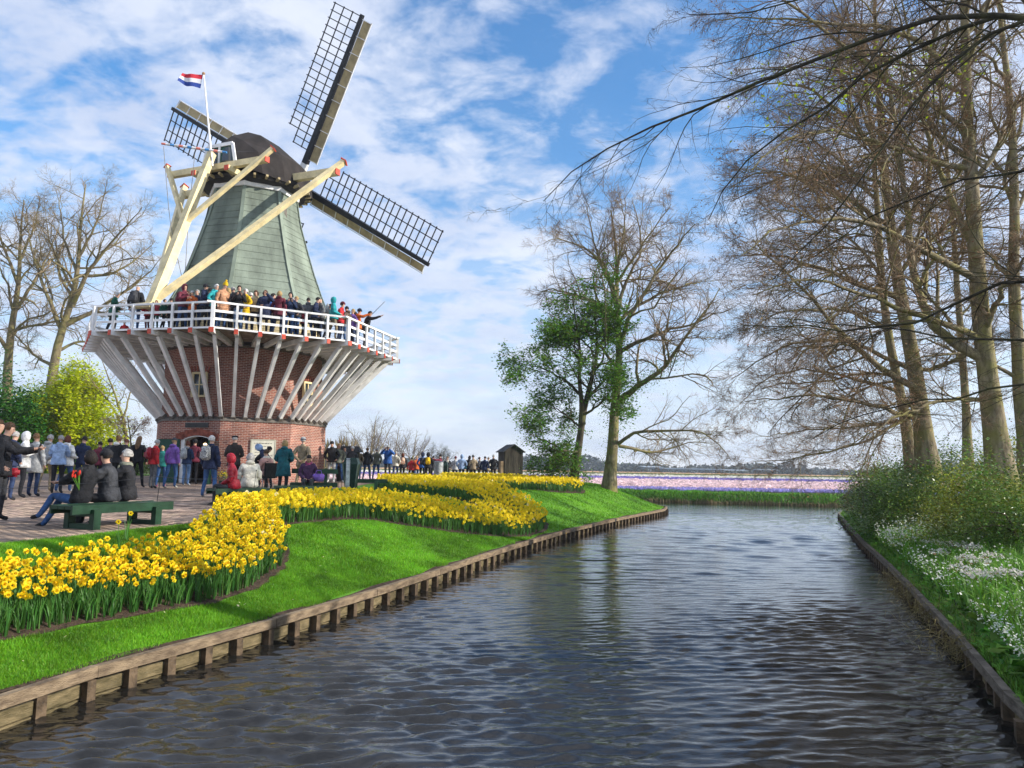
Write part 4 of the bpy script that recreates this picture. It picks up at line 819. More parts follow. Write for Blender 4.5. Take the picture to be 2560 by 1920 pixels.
# near beech whose trunk stands outside the picture: dark boughs sweep in from above
NB = np.array([8.6, 8.0])
TF_ = [([np.array([8.6, 7.6, gR(8.6, 7.6) - 0.1]), np.array([8.6, 7.7, 4]), np.array([8.4, 7.9, 7.5]), np.array([8.0, 8.1, 11]), np.array([7.8, 8.2, 15])], 0.28, 0.05)]
def bough(L_, Y0, Y1, start, r0): 
    P = px_path(L_, Y0, Y1, 0.3); return ([np.array(start)] + P, r0 * .68, 0.006)
LF_ = [bough([(2392, 0), (2264, 50), (2147, 97), (2011, 156), (1894, 210), (1778, 264), (1700, 300), (1610, 335), (1530, 350), (1450, 385), (1385, 440), (1355, 505)], 9.5, 12.0, (8.5, 7.8, 6.4), 0.085),
       bough([(2450, 0), (2361, 62), (2264, 136), (2225, 171), (2128, 218), (2030, 272), (1940, 335), (1850, 400), (1790, 480), (1770, 560)], 9.8, 11.5, (8.5, 7.8, 6.3), 0.08),
       bough([(2489, 0), (2419, 93), (2341, 187), (2250, 290), (2190, 400), (2120, 500), (2070, 560), (1990, 640), (1930, 700)], 9.2, 10.5, (8.5, 7.7, 6.0), 0.06),
       bough([(2200, -60), (2060, -20), (1960, 20), (1880, 36), (1800, 30), (1740, 0), (1720, 30)], 9.5, 11, (8.4, 7.9, 7.4), 0.05),
       bough([(2560, 690), (2420, 740), (2330, 790), (2200, 830), (2080, 845), (1960, 800), (1860, 810)], 10, 12, (8.6, 7.7, 4.4), 0.06),
       bough([(2560, 850), (2480, 860), (2380, 850), (2260, 815), (2150, 815), (2000, 800), (1930, 790)], 11, 14, (8.6, 7.7, 3.6), 0.055),
       bough([(2560, 430), (2460, 410), (2350, 470), (2250, 520), (2140, 560), (2040, 640)], 9.5, 11, (8.6, 7.8, 5.2), 0.05),
       bough([(2560, 940), (2450, 960), (2380, 1000), (2300, 1010), (2200, 1000), (2120, 1040), (2030, 1100)], 11, 14, (8.6, 7.7, 3.0), 0.045)]
M_bough = bark_mat('bough_bark', (0.075, 0.062, 0.045), (0.03, 0.025, 0.02), (0.075, 0.075, 0.03))
LVN = [dict(n=[0, 20], lf=0.30, ang=42, K=8, up=-0.03, curl=0.14, rr=0.5, sides=4, mat=0, tmin=0.30, flat=0.45),
       dict(n=7, lf=0.45, rk=.014, ang=40, K=6, up=-0.05, curl=0.16, rr=0.55, flat=0.4, tmin=0.1, rmin=0.003),
       dict(n=6, lf=0.45, rk=.009, ang=40, K=4, up=-0.04, curl=0.2, rmin=0.0022, lmin=0.12, tmin=0.1, flat=0.3)]
tree('beech_tree', 'near beech whose dark overhanging boughs reach over the water', TF_, LF_, LVN, M_bough, M_bough)
# young leaves on one hanging spray near the trunks
E_ = np.concatenate([np.array(px_path([(2010, 220), (2150, 190), (2300, 180), (2440, 200)], 13, 14)), np.array(px_path([(1850, 200), (1980, 290), (2080, 250)], 13, 13))]); E_ = smooth_path(E_, 40)
n_ = 420; k_ = RNG.integers(0, len(E_), n_); C_ = E_[k_] + RNG.normal(size=(n_, 3)) * np.array([.35, .5, .28])
o = link('young_leaves', leaf_mesh('young_leaves', C_, 0.07, 0.1), mat('young_leaf', (0.30, 0.38, 0.02), 0.5, 0.1, 1, island=0.3, transl=0.5)); tag(o, 'scattered bright yellow green young leaves among the high beech twigs', 'leaves', kind='stuff')

# ---- evergreen shrubs and flowering ground cover on the right bank
M_laurel = mat('laurel_leaf', (0.17, 0.29, 0.04), 0.35, 0.25, 0.8, island=0.5, hue=0.035, transl=0.2, spec=0.6)
M_laurel2 = mat('laurel_leaf_yellow', (0.36, 0.40, 0.05), 0.4, 0.25, 0.8, island=0.45, hue=0.03, transl=0.3, spec=0.5)
def rsh(label, px_, py_, Y, rx, ry, h, n, ls, m, nst=8, lay=0.3):
    c = atY(px_, py_, Y); x = max(c[0], float(wrx(np.array(Y))) + rx * 0.75); return shrub('evergreen_shrub', label, float(x), Y, gR(x, Y) - 0.05, rx, ry, h, nst, n, ls, m, lay, 'evergreen shrubs on the right bank')
rsh('dark glossy evergreen bush at the far corner of the right bank', 2180, 1200, 27, 1.6, 1.6, 2.0, 15000, 0.085, M_laurel)
rsh('broad dark evergreen bush below the leaning mossy beech', 2270, 1200, 21.5, 1.8, 1.6, 2.1, 20000, 0.075, M_laurel)
rsh('yellow green leafy bush against the foot of the thickest beech', 2460, 1250, 16.5, 1.6, 1.4, 1.8, 20000, 0.06, M_laurel2)
rsh('deep green bush at the picture edge in front of the slender beech', 2570, 1250, 14.5, 1.4, 1.3, 2.1, 18000, 0.06, M_laurel)
rsh('yellowish twiggy bush leaning out over the far end of the timber edging', 2140, 1200, 31, 1.7, 1.7, 2.1, 12000, 0.08, M_laurel2, 14)
rsh('green bush behind the dark bushes between the beech trunks', 2370, 1160, 25, 2.2, 1.5, 2.5, 14000, 0.09, M_laurel)
rsh('tall green bush beyond the slender beech at the picture edge', 2540, 1150, 23, 2.0, 1.5, 2.6, 12000, 0.09, M_laurel2)
# ground cover: leaves and strap leaves
def bank_pts(n, y0, y1, t0, t1, pw=1.0):
    y = y0 + (y1 - y0) * RNG.random(n) ** pw; x = wrx(y) + t0 + (t1 - t0) * RNG.random(n); return x, y, gr(x, y)
M_gc = mat('ground_leaf', (0.11, 0.27, 0.03), 0.55, 0.25, 1.5, island=0.45, hue=0.03, transl=0.3)
M_strap = mat('strap_leaf', (0.16, 0.35, 0.04), 0.5, 0.2, 1.5, island=0.4, hue=0.02, transl=0.35)
x, y, z = bank_pts(40000, 4.5, 34, 0.03, 4.5, 1.6); C_ = np.c_[x, y, z + RNG.uniform(0, 0.20, len(x)) * np.clip((x - wrx(y)) * 2.5 + .25, 0, 1)]
tag(link('ground_cover', leaf_mesh('ground_cover', C_, 0.075, 0.6, 0.8), M_gc), 'low broad green leaves covering the bank above the grey timber edging', 'ground cover', kind='stuff')
def straps(n, y0, y1, t0, t1, h0, h1, wd, nm, label, m=None, pw=1.5):
    x, y, z = bank_pts(n, y0, y1, t0, t1, pw); h = RNG.uniform(h0, h1, n); a = RNG.uniform(0, 2 * pi, n); b = RNG.uniform(0, 2 * pi, n); dx, dy = np.cos(a) * wd, np.sin(a) * wd; l_ = h * RNG.uniform(.1, .8, n); V = np.empty((n, 5, 3))
    V[:, 0] = np.stack([x - dx, y - dy, z], 1); V[:, 1] = np.stack([x + dx, y + dy, z], 1); ex, ey = l_ * np.cos(b), l_ * np.sin(b)
    V[:, 2] = np.stack([x - dx + ex * .4, y - dy + ey * .4, z + h * .65], 1); V[:, 3] = np.stack([x + dx + ex * .4, y + dy + ey * .4, z + h * .65], 1); V[:, 4] = np.stack([x + ex * 1.2, y + ey * 1.2, z + h * .9], 1)
    o = np.arange(n)[:, None] * 5
    tag(link(nm, npmesh(nm, V.reshape(-1, 3), [(o + np.array([[0, 1, 3, 2]]), 0), (o + np.array([[2, 3, 4]]), 0)]), m or M_strap), label, 'ground cover', kind='stuff')
straps(26000, 4.6, 30, 0.25, 4.2, 0.24, 0.58, 0.008, 'strap_leaves', 'upright narrow green leaves of bulbs among the ground cover')
straps(7000, 4.6, 36, 0.0, 0.22, 0.05, 0.16, 0.005, 'edge_grass', 'ragged grass along the top of the grey timber edging')
# white flower heads, dense drifts and loose sprays
M_wf = mat('white_flower', (0.78, 0.80, 0.70), 0.6, 0.08, 3, island=0.15, transl=0.35)
M_pf = mat('pinkish_flower', (0.86, 0.80, 0.75), 0.6, 0.12, 3, island=0.25, hue=0.02, transl=0.3)
M_bf = mat('faded_flower', (0.42, 0.22, 0.10), 0.7, 0.2, 3, island=0.3)
def flowers(nm, label, cents, n, spread, zr, size, m):
    c = np.array(cents, float); k = RNG.integers(0, len(c), n); P = np.c_[c[k], np.zeros(n)] + RNG.normal(size=(n, 3)) * np.array([spread, spread, 0]); P[:, 0] = np.maximum(P[:, 0], wrx(P[:, 1]) + .12); P[:, 2] = gr(P[:, 0], P[:, 1]) + RNG.uniform(*zr, n)
    tag(link(nm, leaf_mesh(nm, P, size, 0.2, 0.9), m), label, 'flowers', kind='stuff')
def cpx(L_, dz=0.35):      # centres found where the line of sight meets the bank
    r_ = []
    for a, b in L_:
        d = ray(a, b); Y = 5.0
        while Y < 40:
            p = CAMP + d * Y / d[1]
            if p[0] > wrx(p[1]) and p[2] < gr(p[0], p[1]) + dz: break
            Y += 0.05
        r_.append((p[0], p[1]))
    return r_
flowers('white_flowers', 'drift of small white flowers below the dark evergreen bushes', cpx([(2240, 1300), (2290, 1295), (2330, 1310), (2260, 1330), (2210, 1310), (2180, 1300), (2360, 1320), (2300, 1340), (2400, 1330), (2250, 1355)]), 1900, 0.38, (0.30, 0.66), 0.045, M_wf)
flowers('white_flowers', 'loose white bell flowers among strap leaves in the middle of the bank', cpx([(2290, 1400), (2340, 1420), (2250, 1370), (2400, 1400), (2450, 1440), (2500, 1460), (2380, 1450), (2200, 1340)]), 700, 0.45, (0.28, 0.60), 0.035, M_wf)
flowers('white_flowers', 'scattered white snowflake flowers close to the camera at the picture edge', cpx([(2470, 1520), (2500, 1560), (2540, 1490), (2550, 1540), (2490, 1580), (2560, 1620), (2530, 1600)]), 520, 0.20, (0.24, 0.42), 0.026, M_wf)
def umbels(label, L_, n, r_, m1, m2):
    for k, (cx_, cy_) in enumerate(cpx(L_)):
        z = gr(np.array(cx_), np.array(cy_)); t = thing('flowering_plant', label, 'flowering plant', (cx_, cy_, float(z)), 0, 'pinkish white clustered flowers on the right bank')
        P = RNG.normal(size=(n, 3)); P = unit(P) * RNG.uniform(.6, 1, n)[:, None] * r_; P[:, 2] = np.abs(P[:, 2]) * .5 + 0.36
        link('flower_cluster', leaf_mesh('flower_cluster', P, 0.04, 0.2, 0.9), m1, t)['kind'] = 'stuff'; n2 = n // 4; Q = RNG.normal(size=(n2, 3)); Q = unit(Q) * r_ * .8; Q[:, 2] = np.abs(Q[:, 2]) * .25 + 0.34; link('faded_petals', leaf_mesh('faded_petals', Q, 0.04, 0.2, 0.8), m2, t)['kind'] = 'stuff'
        mb = MB()
        for q in range(5): mb.tube([(0, 0, 0), (random.uniform(-.06, .06), random.uniform(-.06, .06), .2), (random.uniform(-.1, .1), random.uniform(-.1, .1), .38)], 0.006, 4)
        mb.build('stems', M_strap, t, local=True)
umbels('clump of pinkish white clustered flower heads with rusty fading petals', [(2330, 1360), (2370, 1365), (2410, 1370), (2440, 1375), (2350, 1385), (2420, 1400), (2450, 1410), (2480, 1395), (2400, 1425), (2440, 1440), (2450, 1448), (2500, 1440), (2525, 1438)], 90, 0.19, M_pf, M_bf)
# big leaves low at the picture edge
x, y, z = bank_pts(1500, 4.8, 9.5, 0.12, 1.6); tag(link('large_leaves', leaf_mesh('large_leaves', np.c_[x, y, z + RNG.uniform(.02, .16, len(x))], 0.15, 0.8, 0.85), M_gc), 'large rounded green leaves at the edge of the bank nearest the camera', 'ground cover', kind='stuff')
# dry tufts hanging over the timber edging
M_tuft = mat('dry_tuft', (0.26, 0.21, 0.09), 0.9, 0.2, 2, island=0.4, transl=0.2)
for k, (yy, lab) in enumerate(((14.2, 'dry straw tuft hanging over the grey timber edging, farthest along it'), (12.6, 'small drab tuft on the grey timber edging between two larger tufts'), (10.8, 'wide dry tuft of weeds draped over the grey timber edging'), (8.9, 'dark straggly tuft on the grey timber edging nearest the camera'))):
    t = thing('weed_tuft', lab, 'weed tuft', (float(wrx(np.array(yy))), yy, 0.1)); n_ = 420; a = RNG.uniform(0, 2 * pi, n_); C_ = np.c_[RNG.normal(-0.12, 0.13, n_), RNG.normal(0, 0.35, n_), RNG.normal(0.08, 0.09, n_)]
    ln = RNG.uniform(.08, .25, n_)[:, None]; d = unit(RNG.normal(size=(n_, 3)) + np.array([-.5, 0, -.3])); s_ = unit(np.cross(d, RNG.normal(size=(n_, 3)))) * 0.0035
    V = np.stack([C_ - s_, C_ + s_, C_ + d * ln], 1).reshape(-1, 3); link('blades', npmesh('blades', V, [(np.arange(3 * n_).reshape(-1, 3), 0)]), M_tuft, t)['kind'] = 'stuff'
# ================================================================== WINDMILL
MC = np.array([-12.05, 34.5]); MK = 0.958; AZ = radians(22.3)
NA = np.array([sin(AZ), cos(AZ)]); SA = np.array([cos(AZ), -sin(AZ)])     # cap axis (towards the sails) and its side
def MT(P):
    P = np.asarray(P, float); Q = P * MK; Q[..., 0] += MC[0]; Q[..., 1] += MC[1]; Q[..., 2] += 0.088; return Q
def BS(b, s, z): q = NA * b + SA * s; return np.array([q[0], q[1], z])
mill = thing('windmill', 'tall green windmill on a round brick tower with a crowded white railed stage', 'windmill', tuple(MT(np.array([0, 0, 1.2]))))
class MM(MB):
    def build(s, name, mats, parent=None, **k):
        s.v = [tuple(p) for p in MT(np.array(s.v))]; return super().build(name, mats, parent if parent is not None else mill, **k)
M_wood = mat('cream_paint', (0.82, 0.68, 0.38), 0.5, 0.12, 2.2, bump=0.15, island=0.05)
M_white = mat('white_paint', (0.90, 0.89, 0.87), 0.5, 0.10, 1.8, bump=0.15, island=0.06)
M_red = mat('red_paint', (0.62, 0.09, 0.05), 0.5, 0.1, 4)
M_blackp = mat('black_paint', (0.018, 0.018, 0.022), 0.45, 0.2, 4)
M_grp = mat('dark_green_paint', (0.012, 0.07, 0.045), 0.4, 0.12, 3)
M_felt = mat('roof_felt', (0.032, 0.026, 0.024), 0.9, 0.22, 1.5, bump=0.4, bscale=25)
M_panel = mat('green_felt', (0.215, 0.255, 0.205), 0.8, 0.2, 1.1, bump=0.35, bscale=14, island=0.07, stretch=(1, 1, 0.25))
M_panelt = mat('green_trim', (0.25, 0.30, 0.24), 0.7, 0.08, 2)
M_stone = mat('grey_stone', (0.17, 0.15, 0.13), 0.9, 0.2, 5, bump=0.5)
M_deck = mat('deck_plank', (0.30, 0.24, 0.18), 0.85, 0.25, 3, bump=0.4, island=0.25)
M_glass = mat('window_glass', (0.03, 0.04, 0.05), 0.06, 0.1, 2, spec=0.8)
M_ochre = mat('ochre_board', (0.44, 0.35, 0.19), 0.7, 0.12, 3, island=0.1)
M_int = mat('dark_interior', (0.05, 0.035, 0.03), 0.9, 0.2, 2)
M_bricks = brick_mat('tower_brick', (0.36, 0.13, 0.085), (0.21, 0.075, 0.058), (0.54, 0.43, 0.36), 0.225, 0.0725, 0.009, 0.5, cyl=True, var=0.3)
OP = radians(231)
def octp(R, k, z, ph=OP): a = ph + k * pi / 4; return np.array([R * cos(a), R * sin(a), z])
def uvwall(name, quads, m, parent=None):
    """quads: list of 4 points with 4 uvs"""
    V = []; F = []; UV = []
    for P, U in quads:
        b = len(V); V += [tuple(p) for p in P]; F.append((b, b + 1, b + 2, b + 3)); UV += list(U)
    off = np.array(mill.location); W = MT(np.array(V)) - off; me = bpy.data.meshes.new(name); me.from_pydata(W.tolist(), [], F); ul = me.uv_layers.new(name='UVMap'); ul.data.foreach_set('uv', np.array(UV, float).ravel()); me.update()
    return link(name, me, m, parent or mill)
DK = 0; RB = 3.82; ZL = 3.86
FW = 2 * RB * sin(pi / 8)      # face width
# door opening on the face between vertices -1 and 0
def facept(k, u, z, R=RB, out=0.0):
    a = octp(R, k, z); b = octp(R, k + 1, z); d = (b - a) / np.linalg.norm(b - a); n_ = np.array([d[1], -d[0], 0]); return a + d * u + n_ * out
U0, U1, ZD, ZA = 1.02, 2.62, 3.02, 3.22
qs = []
for k in range(8):
    kk = k - 1
    def q(u0, u1, z0, z1, z0b=None, z1b=None):
        z0b = z0 if z0b is None else z0b; z1b = z1 if z1b is None else z1b; o_ = kk * FW
        qs.append(([facept(kk, u0, z0), facept(kk, u1, z0b), facept(kk, u1, z1b), facept(kk, u0, z1)], [(o_ + u0, z0), (o_ + u1, z0b), (o_ + u1, z1b), (o_ + u0, z1)]))
    if kk == DK:
        q(0, U0, 0.6, ZL); q(U1, FW, 0.6, ZL); n_ = 8
        for i in range(n_):
            a, b = U0 + (U1 - U0) * i / n_, U0 + (U1 - U0) * (i + 1) / n_; h = lambda f: ZD + (ZA - ZD) * (1 - (2 * f - 1) ** 2); q(a, b, h(i / n_), ZL, h((i + 1) / n_), ZL)
    else: q(0, FW, 0.6, ZL)
uvwall('tower_wall', qs, M_bricks)
# upper tower: octagon easing into a circle
rings = []
for z, R, f in ((3.98, 3.70, 0.0), (5.0, 3.66, 0.15), (6.1, 3.61, 0.55), (7.08, 3.55, 1.0)):
    r_ = []
    for i in range(64):
        a = OP + i * 2 * pi / 64; loc_ = (i % 8) * pi / 32 - pi / 8; ro = R * cos(pi / 8) / cos(loc_); r_.append(((ro * (1 - f) + R * 0.98 * f) * cos(a), (ro * (1 - f) + R * .98 * f) * sin(a), z))
    rings.append(r_)
qs = []; per = 2 * pi * 3.62 / 64
for a, b in zip(rings[:-1], rings[1:]):
    for i in range(64):
        j = (i + 1) % 64; qs.append(([a[i], a[j], b[j], b[i]], [(i * per, a[i][2]), (i * per + per, a[j][2]), (i * per + per, b[j][2]), (i * per, b[i][2])]))
o = uvwall('upper_wall', qs, M_bricks)
m_ = MM(); m_.ring([[octp(3.86, k, ZL - .02) for k in range(8)], [octp(3.87, k, ZL + .03) for k in range(8)], [octp(3.71, k, ZL + .17) for k in range(8)]]); m_.ring([[octp(3.80, k, ZL - .02) for k in range(8)], [octp(3.86, k, ZL - .02) for k in range(8)]]); m_.build('ledge', M_stone)
m_ = MM(); m_.ring([[(R * cos(i * pi / 24), R * sin(i * pi / 24), z) for i in range(48)] for R, z in ((3.5, 7.0), (3.68, 7.02), (3.70, 7.12), (3.5, 7.14))]); m_.build('cornice', M_stone)
m_ = MM(); m_.ring([[octp(3.6, k, 3.7) for k in range(8)]], cap1=True); m_.ring([[octp(3.5, k, 8.9) for k in range(8)]], cap1=True); m_.build('floor_boards', M_int)
# doorway
m_ = MM()
for u, s in ((U0, 1), (U1, -1)): m_.add([facept(DK, u, .6, out=.002), facept(DK, u + s * 0.0, ZD, out=.002), facept(DK, u + s * .0, ZD, out=-.55), facept(DK, u, .6, out=-.55)], [(0, 1, 2, 3)])
for u, s in ((U0, 1), (U1, -1)): m_.add([facept(DK, u, .6, out=-.03), facept(DK, u + s * .16, .6, out=-.03), facept(DK, u + s * .16, ZD + .08, out=-.03), facept(DK, u, ZD + .0, out=-.03)], [(0, 1, 2, 3)])
n_ = 8
for i in range(n_):
    a, b = i / n_, (i + 1) / n_; h = lambda f: ZD + (ZA - ZD) * (1 - (2 * f - 1) ** 2); u = lambda f: U0 + (U1 - U0) * f
    m_.add([facept(DK, u(a), h(a), out=.0), facept(DK, u(b), h(b), out=.0), facept(DK, u(b), h(b), out=-.5), facept(DK, u(a), h(a), out=-.5)], [(0, 1, 2, 3)])
    m_.add([facept(DK, u(a), h(a), out=-.03), facept(DK, u(b), h(b), out=-.03), facept(DK, u(b), h(b) - .035, out=-.03), facept(DK, u(a), h(a) - .035, out=-.03)], [(0, 1, 2, 3)])
m_.build('door_frame', M_white)
def leaf(u, ang, w_, lab):
    p = facept(DK, u, .95, out=.06); d = facept(DK, 1, 0) - facept(DK, 0, 0); base = atan2(d[1], d[0]); e = np.array([cos(base + ang), sin(base + ang), 0]); m_ = MM()
    a = p + np.array([0, 0, (ZD - .9) / 2]); m_.beam(a, a + e * w_, 0.06, ZD - .98 + .06); dr = m_.build('door', M_grp, label=lab)
    m_ = MM(); nn = np.array([-e[1], e[0], 0])
    for sg in (-1, 1):
        for z in (1.05, 2.0, 2.85): m_.beam(p + [0, 0, z - .95] + nn * sg * .042 + e * .05, p + [0, 0, z - .95] + nn * sg * .042 + e * (w_ - .05), .025, .11)
        m_.beam(p + [0, 0, .15] + nn * sg * .040 + e * .1, p + [0, 0, 1.0] + nn * sg * .040 + e * (w_ - .1), .022, .09); m_.beam(p + [0, 0, 1.1] + nn * sg * .040 + e * .1, p + [0, 0, 1.85] + nn * sg * .040 + e * (w_ - .1), .022, .09)
    m_.build('door_brace', M_grp, dr)
leaf(U0 - .02, radians(-168), 0.98, 'open green door leaf on the side away from the sunlit wall'); leaf(U1 + .02, radians(-62), 0.8, 'open green door leaf beside the sunlit wall')
for i in range(30):      # soldier arch of bricks over the door
    f = (i + .5) / 30; u_ = U0 - .22 + (U1 - U0 + .44) * f; z_ = ZD + (ZA - ZD) * (1 - (2 * f - 1) ** 2) + .015 - .05 * abs(2 * f - 1); t_ = (f - .5) * .55
    a = facept(DK, u_, z_, out=.012); b = facept(DK, u_ + t_ * .28, z_ + .27, out=.012); m_ = MM(); m_.beam(a, b, 0.056, 0.03, up=facept(DK, 0, 0, out=1) - facept(DK, 0, 0)); m_.build('brick', mat('arch_brick', (0.33, 0.10, 0.065), .9, .25, 4, island=.3))
m_ = MM(); m_.beam(facept(DK, 1.2, 3.66, out=.02), facept(DK, 2.35, 3.66, out=.02), .04, .2); m_.build('name_board', mat('dark_board', (0.05, .05, .05), .7))
# lamp inside
mlamp = bpy.data.materials.new('lamp_glow'); mlamp.use_nodes = True; e_ = mlamp.node_tree.nodes['Principled BSDF']; e_.inputs['Emission Color'].default_value = (1, .75, .4, 1); e_.inputs['Emission Strength'].default_value = 4
bm = bmesh.new(); bmesh.ops.create_icosphere(bm, subdivisions=2, radius=0.075); me = bpy.data.meshes.new('ceiling_lamp'); bm.to_mesh(me); bm.free(); o = link('ceiling_lamp', me, mlamp); o.location = MT(facept(DK, 1.45, 2.86, out=-1.0)); tag(o, 'small glowing lamp hanging inside the open mill door', 'lamp')
# windows on the upper tower
def ang_at(px_, R, z):
    best = None
    for a in np.linspace(radians(180), radians(340), 641):
        p = MT(np.array([R * cos(a), R * sin(a), z])); d = abs(proj(p)[0] - px_)
        if best is None or d < best[0]: best = (d, a)
    return best[1]
def twindow(px_, z0, z1, w_, lab):
    a = ang_at(px_, 3.62, (z0 + z1) / 2); e = np.array([-sin(a), cos(a), 0]); nn = np.array([cos(a), sin(a), 0]); c = nn * 3.60
    m_ = MM(); fr = .07
    def P(u, z, o_): return c + e * u + nn * o_ + np.array([0, 0, z])
    for u in (-w_ / 2, w_ / 2): m_.beam(P(u, z0, .05), P(u, z1, .05), .10, fr * 1.2, up=nn)
    for z in (z0, z1): m_.beam(P(-w_ / 2 - .04, z, .051), P(w_ / 2 + .04, z, .051), .10, fr * 1.2)
    n_ = 6
    f_ = m_.build('window', M_wood, label=lab); m_ = MM()
    m_.beam(P(0, z0 + .04, .045), P(0, z1 - .04, .045), .05, .045, up=nn); m_.beam(P(-w_ / 2 + .05, (z0 + z1) / 2, .047), P(w_ / 2 - .05, (z0 + z1) / 2, .047), .05, .045); m_.build('muntin', M_wood, f_)
    for sx in (0, 1):
        for sz in (0, 1):
            m_ = MM(); a0 = -w_ / 2 + sx * w_ / 2; b0 = z0 + sz * (z1 - z0) / 2; m_.add([P(a0, b0, .03), P(a0 + w_ / 2, b0, .03), P(a0 + w_ / 2, b0 + (z1 - z0) / 2, .03), P(a0, b0 + (z1 - z0) / 2, .03)], [(0, 1, 2, 3)]); m_.build('pane', M_glass, f_)
    m_ = MM()
    for i in range(7):
        f = (i - 3) / 3; p0 = P(f * w_ * .58, z1 + .09 - .05 * f * f, .035); m_.beam(p0, p0 + e * f * .06 + np.array([0, 0, .24]), .055, .03, up=nn)
    m_.build('window_arch', MATS['arch_brick'], f_)
twindow(499, 4.88, 5.86, .62, 'small cream framed window between the struts above the door'); twindow(768, 4.75, 5.75, .60, 'small cream framed window near the sunlit edge of the tower')
# plaque
sg = thing('wall_sign', 'cream rectangular sign with lines of small dark writing on the sunlit tower wall', 'sign', tuple(MT(facept(DK + 1, 1.3, 2.5))))
def off_b(m_, name, mats, par): 
    m_.v = [tuple(p) for p in MT(np.array(m_.v))]; return MB.build(m_, name, mats, par)
u0, u1, z0, z1 = 1.27, 2.28, 2.02, 3.10
m_ = MM(); m_.beam(facept(DK + 1, u0, (z0 + z1) / 2, out=.03), facept(DK + 1, u1, (z0 + z1) / 2, out=.03), .05, z1 - z0); off_b(m_, 'sign_board', mat('sign_cream', (.62, .60, .50), .5, .05, 4), sg)
m_ = MM()
for e in ((u0, u1, z0, z0), (u0, u1, z1, z1), (u0, u0, z0, z1), (u1, u1, z0, z1)): m_.beam(facept(DK + 1, e[0], e[2], out=.05), facept(DK + 1, e[1], e[3], out=.05), .05, .045, up=facept(DK + 1, 0, 0, out=1) - facept(DK + 1, 0, 0) if e[0] == e[1] else (0, 0, 1))
off_b(m_, 'sign_frame', mat('sign_frame_paint', (.45, .42, .33), .6, .1), sg)
m_ = MM(); rr_ = random.Random(3)
for row in range(7):
    z = z1 - .16 - row * .13; u = u0 + .12 + (.05 if row else 0); 
    while u < u1 - .16 - (.1 if row % 2 else 0):
        w_ = rr_.uniform(.04, .12)
        zz_ = z
        uu = u
        while uu < u + w_: 
            m_.beam(facept(DK + 1, uu, zz_ - .012 * rr_.random(), out=.0575), facept(DK + 1, uu + .012, zz_ + rr_.uniform(.012, .03), out=.0575), .004, .010); uu += .016
        u += w_ + .035
off_b(m_, 'lettering', mat('sign_ink', (.05, .045, .04), .7), sg)['kind'] = 'stuff'

# ---- stage
SP = radians(233.7); RS = 7.0; ZT = 7.30
def stg(k, R, z): 
    i = int(math.floor(k / 6)); f = k / 6 - i; a = octp(R, i, z, SP); b = octp(R, i + 1, z, SP); return a + (b - a) * f
for sct in range(8):
    for r_ in range(12):
        R0 = 3.62 + r_ * .286; R1 = R0 + .27; a0, a1, b1, b0 = octp(R0, sct, ZT, SP), octp(R1, sct, ZT, SP), octp(R1, sct + 1, ZT, SP), octp(R0, sct + 1, ZT, SP); m_ = MM(); dz = np.array([0, 0, .05])
        m_.add([a0, a1, b1, b0, a0 - dz, a1 - dz, b1 - dz, b0 - dz], [(0, 1, 2, 3), (4, 7, 6, 5), (0, 4, 5, 1), (1, 5, 6, 2), (2, 6, 7, 3), (3, 7, 4, 0)]); m_.build('deck_plank', M_deck)
for sct in range(8):      # white fascia under the rim
    m_ = MM(); m_.beam(octp(RS + .02, sct, ZT - .05, SP), octp(RS + .02, sct + 1, ZT - .05, SP), .05, .07); m_.build('fascia', M_white)
for k in range(48):
    corner = k % 6 == 0
    pin = stg(k, 3.66, ZT - .16); pout = stg(k, RS + .16, ZT - .16); d = unit(pout - pin); m_ = MM(); m_.beam(pin, pout, .15 if not corner else .18, .19); bm_ = m_.build('stage_beam', M_white)
    m_ = MM(); m_.beam(pout + d * .002, pout + d * .035, .155 if not corner else .185, .195); m_.build('end_cap', M_red, bm_)
    i = k // 6; f = (k % 6) / 6; a = octp(3.80, i, ZL + .20); b = octp(3.80, i + 1, ZL + .20); foot = a + (b - a) * f
    top = stg(k, RS - .42, ZT - .25); m_ = MM(); m_.beam(foot, top, .13, .18); st_ = m_.build('strut', M_white)
    m_ = MM(); d2 = unit(top - foot); m_.beam(foot - d2 * .06 - [0, 0, .02], foot + d2 * .06 - [0, 0, .02], .20, .24); m_.build('strut_foot', M_stone, st_)
    m_ = MM(); p = stg(k, RS + .045, 0); m_.beam(p + [0, 0, ZT - .26], p + [0, 0, ZT + .92], .085 if not corner else .13, .085 if not corner else .13, up=d); m_.build('rail_post', M_white)
for sct in range(8):
    a, b = octp(RS - .02, sct, 0, SP), octp(RS - .02, sct + 1, 0, SP); d = unit(b - a); z = ZT + .95
    m_ = MM(); m_.beam(a + [0, 0, z] - d * .25, b + [0, 0, z + .0] + d * .02, .12, .075); m_.build('top_rail', M_white)
    for zz_ in (.30, .61): m_ = MM(); m_.beam(a + [0, 0, ZT + zz_], b + [0, 0, ZT + zz_], .035, .095); m_.build('rail', M_white)
    for zz_ in (.1, .2, .42, .50, .74, .84): m_ = MM(); m_.tube([a + [0, 0, ZT + zz_], b + [0, 0, ZT + zz_]], .006, 4); m_.build('wire', M_blackp)
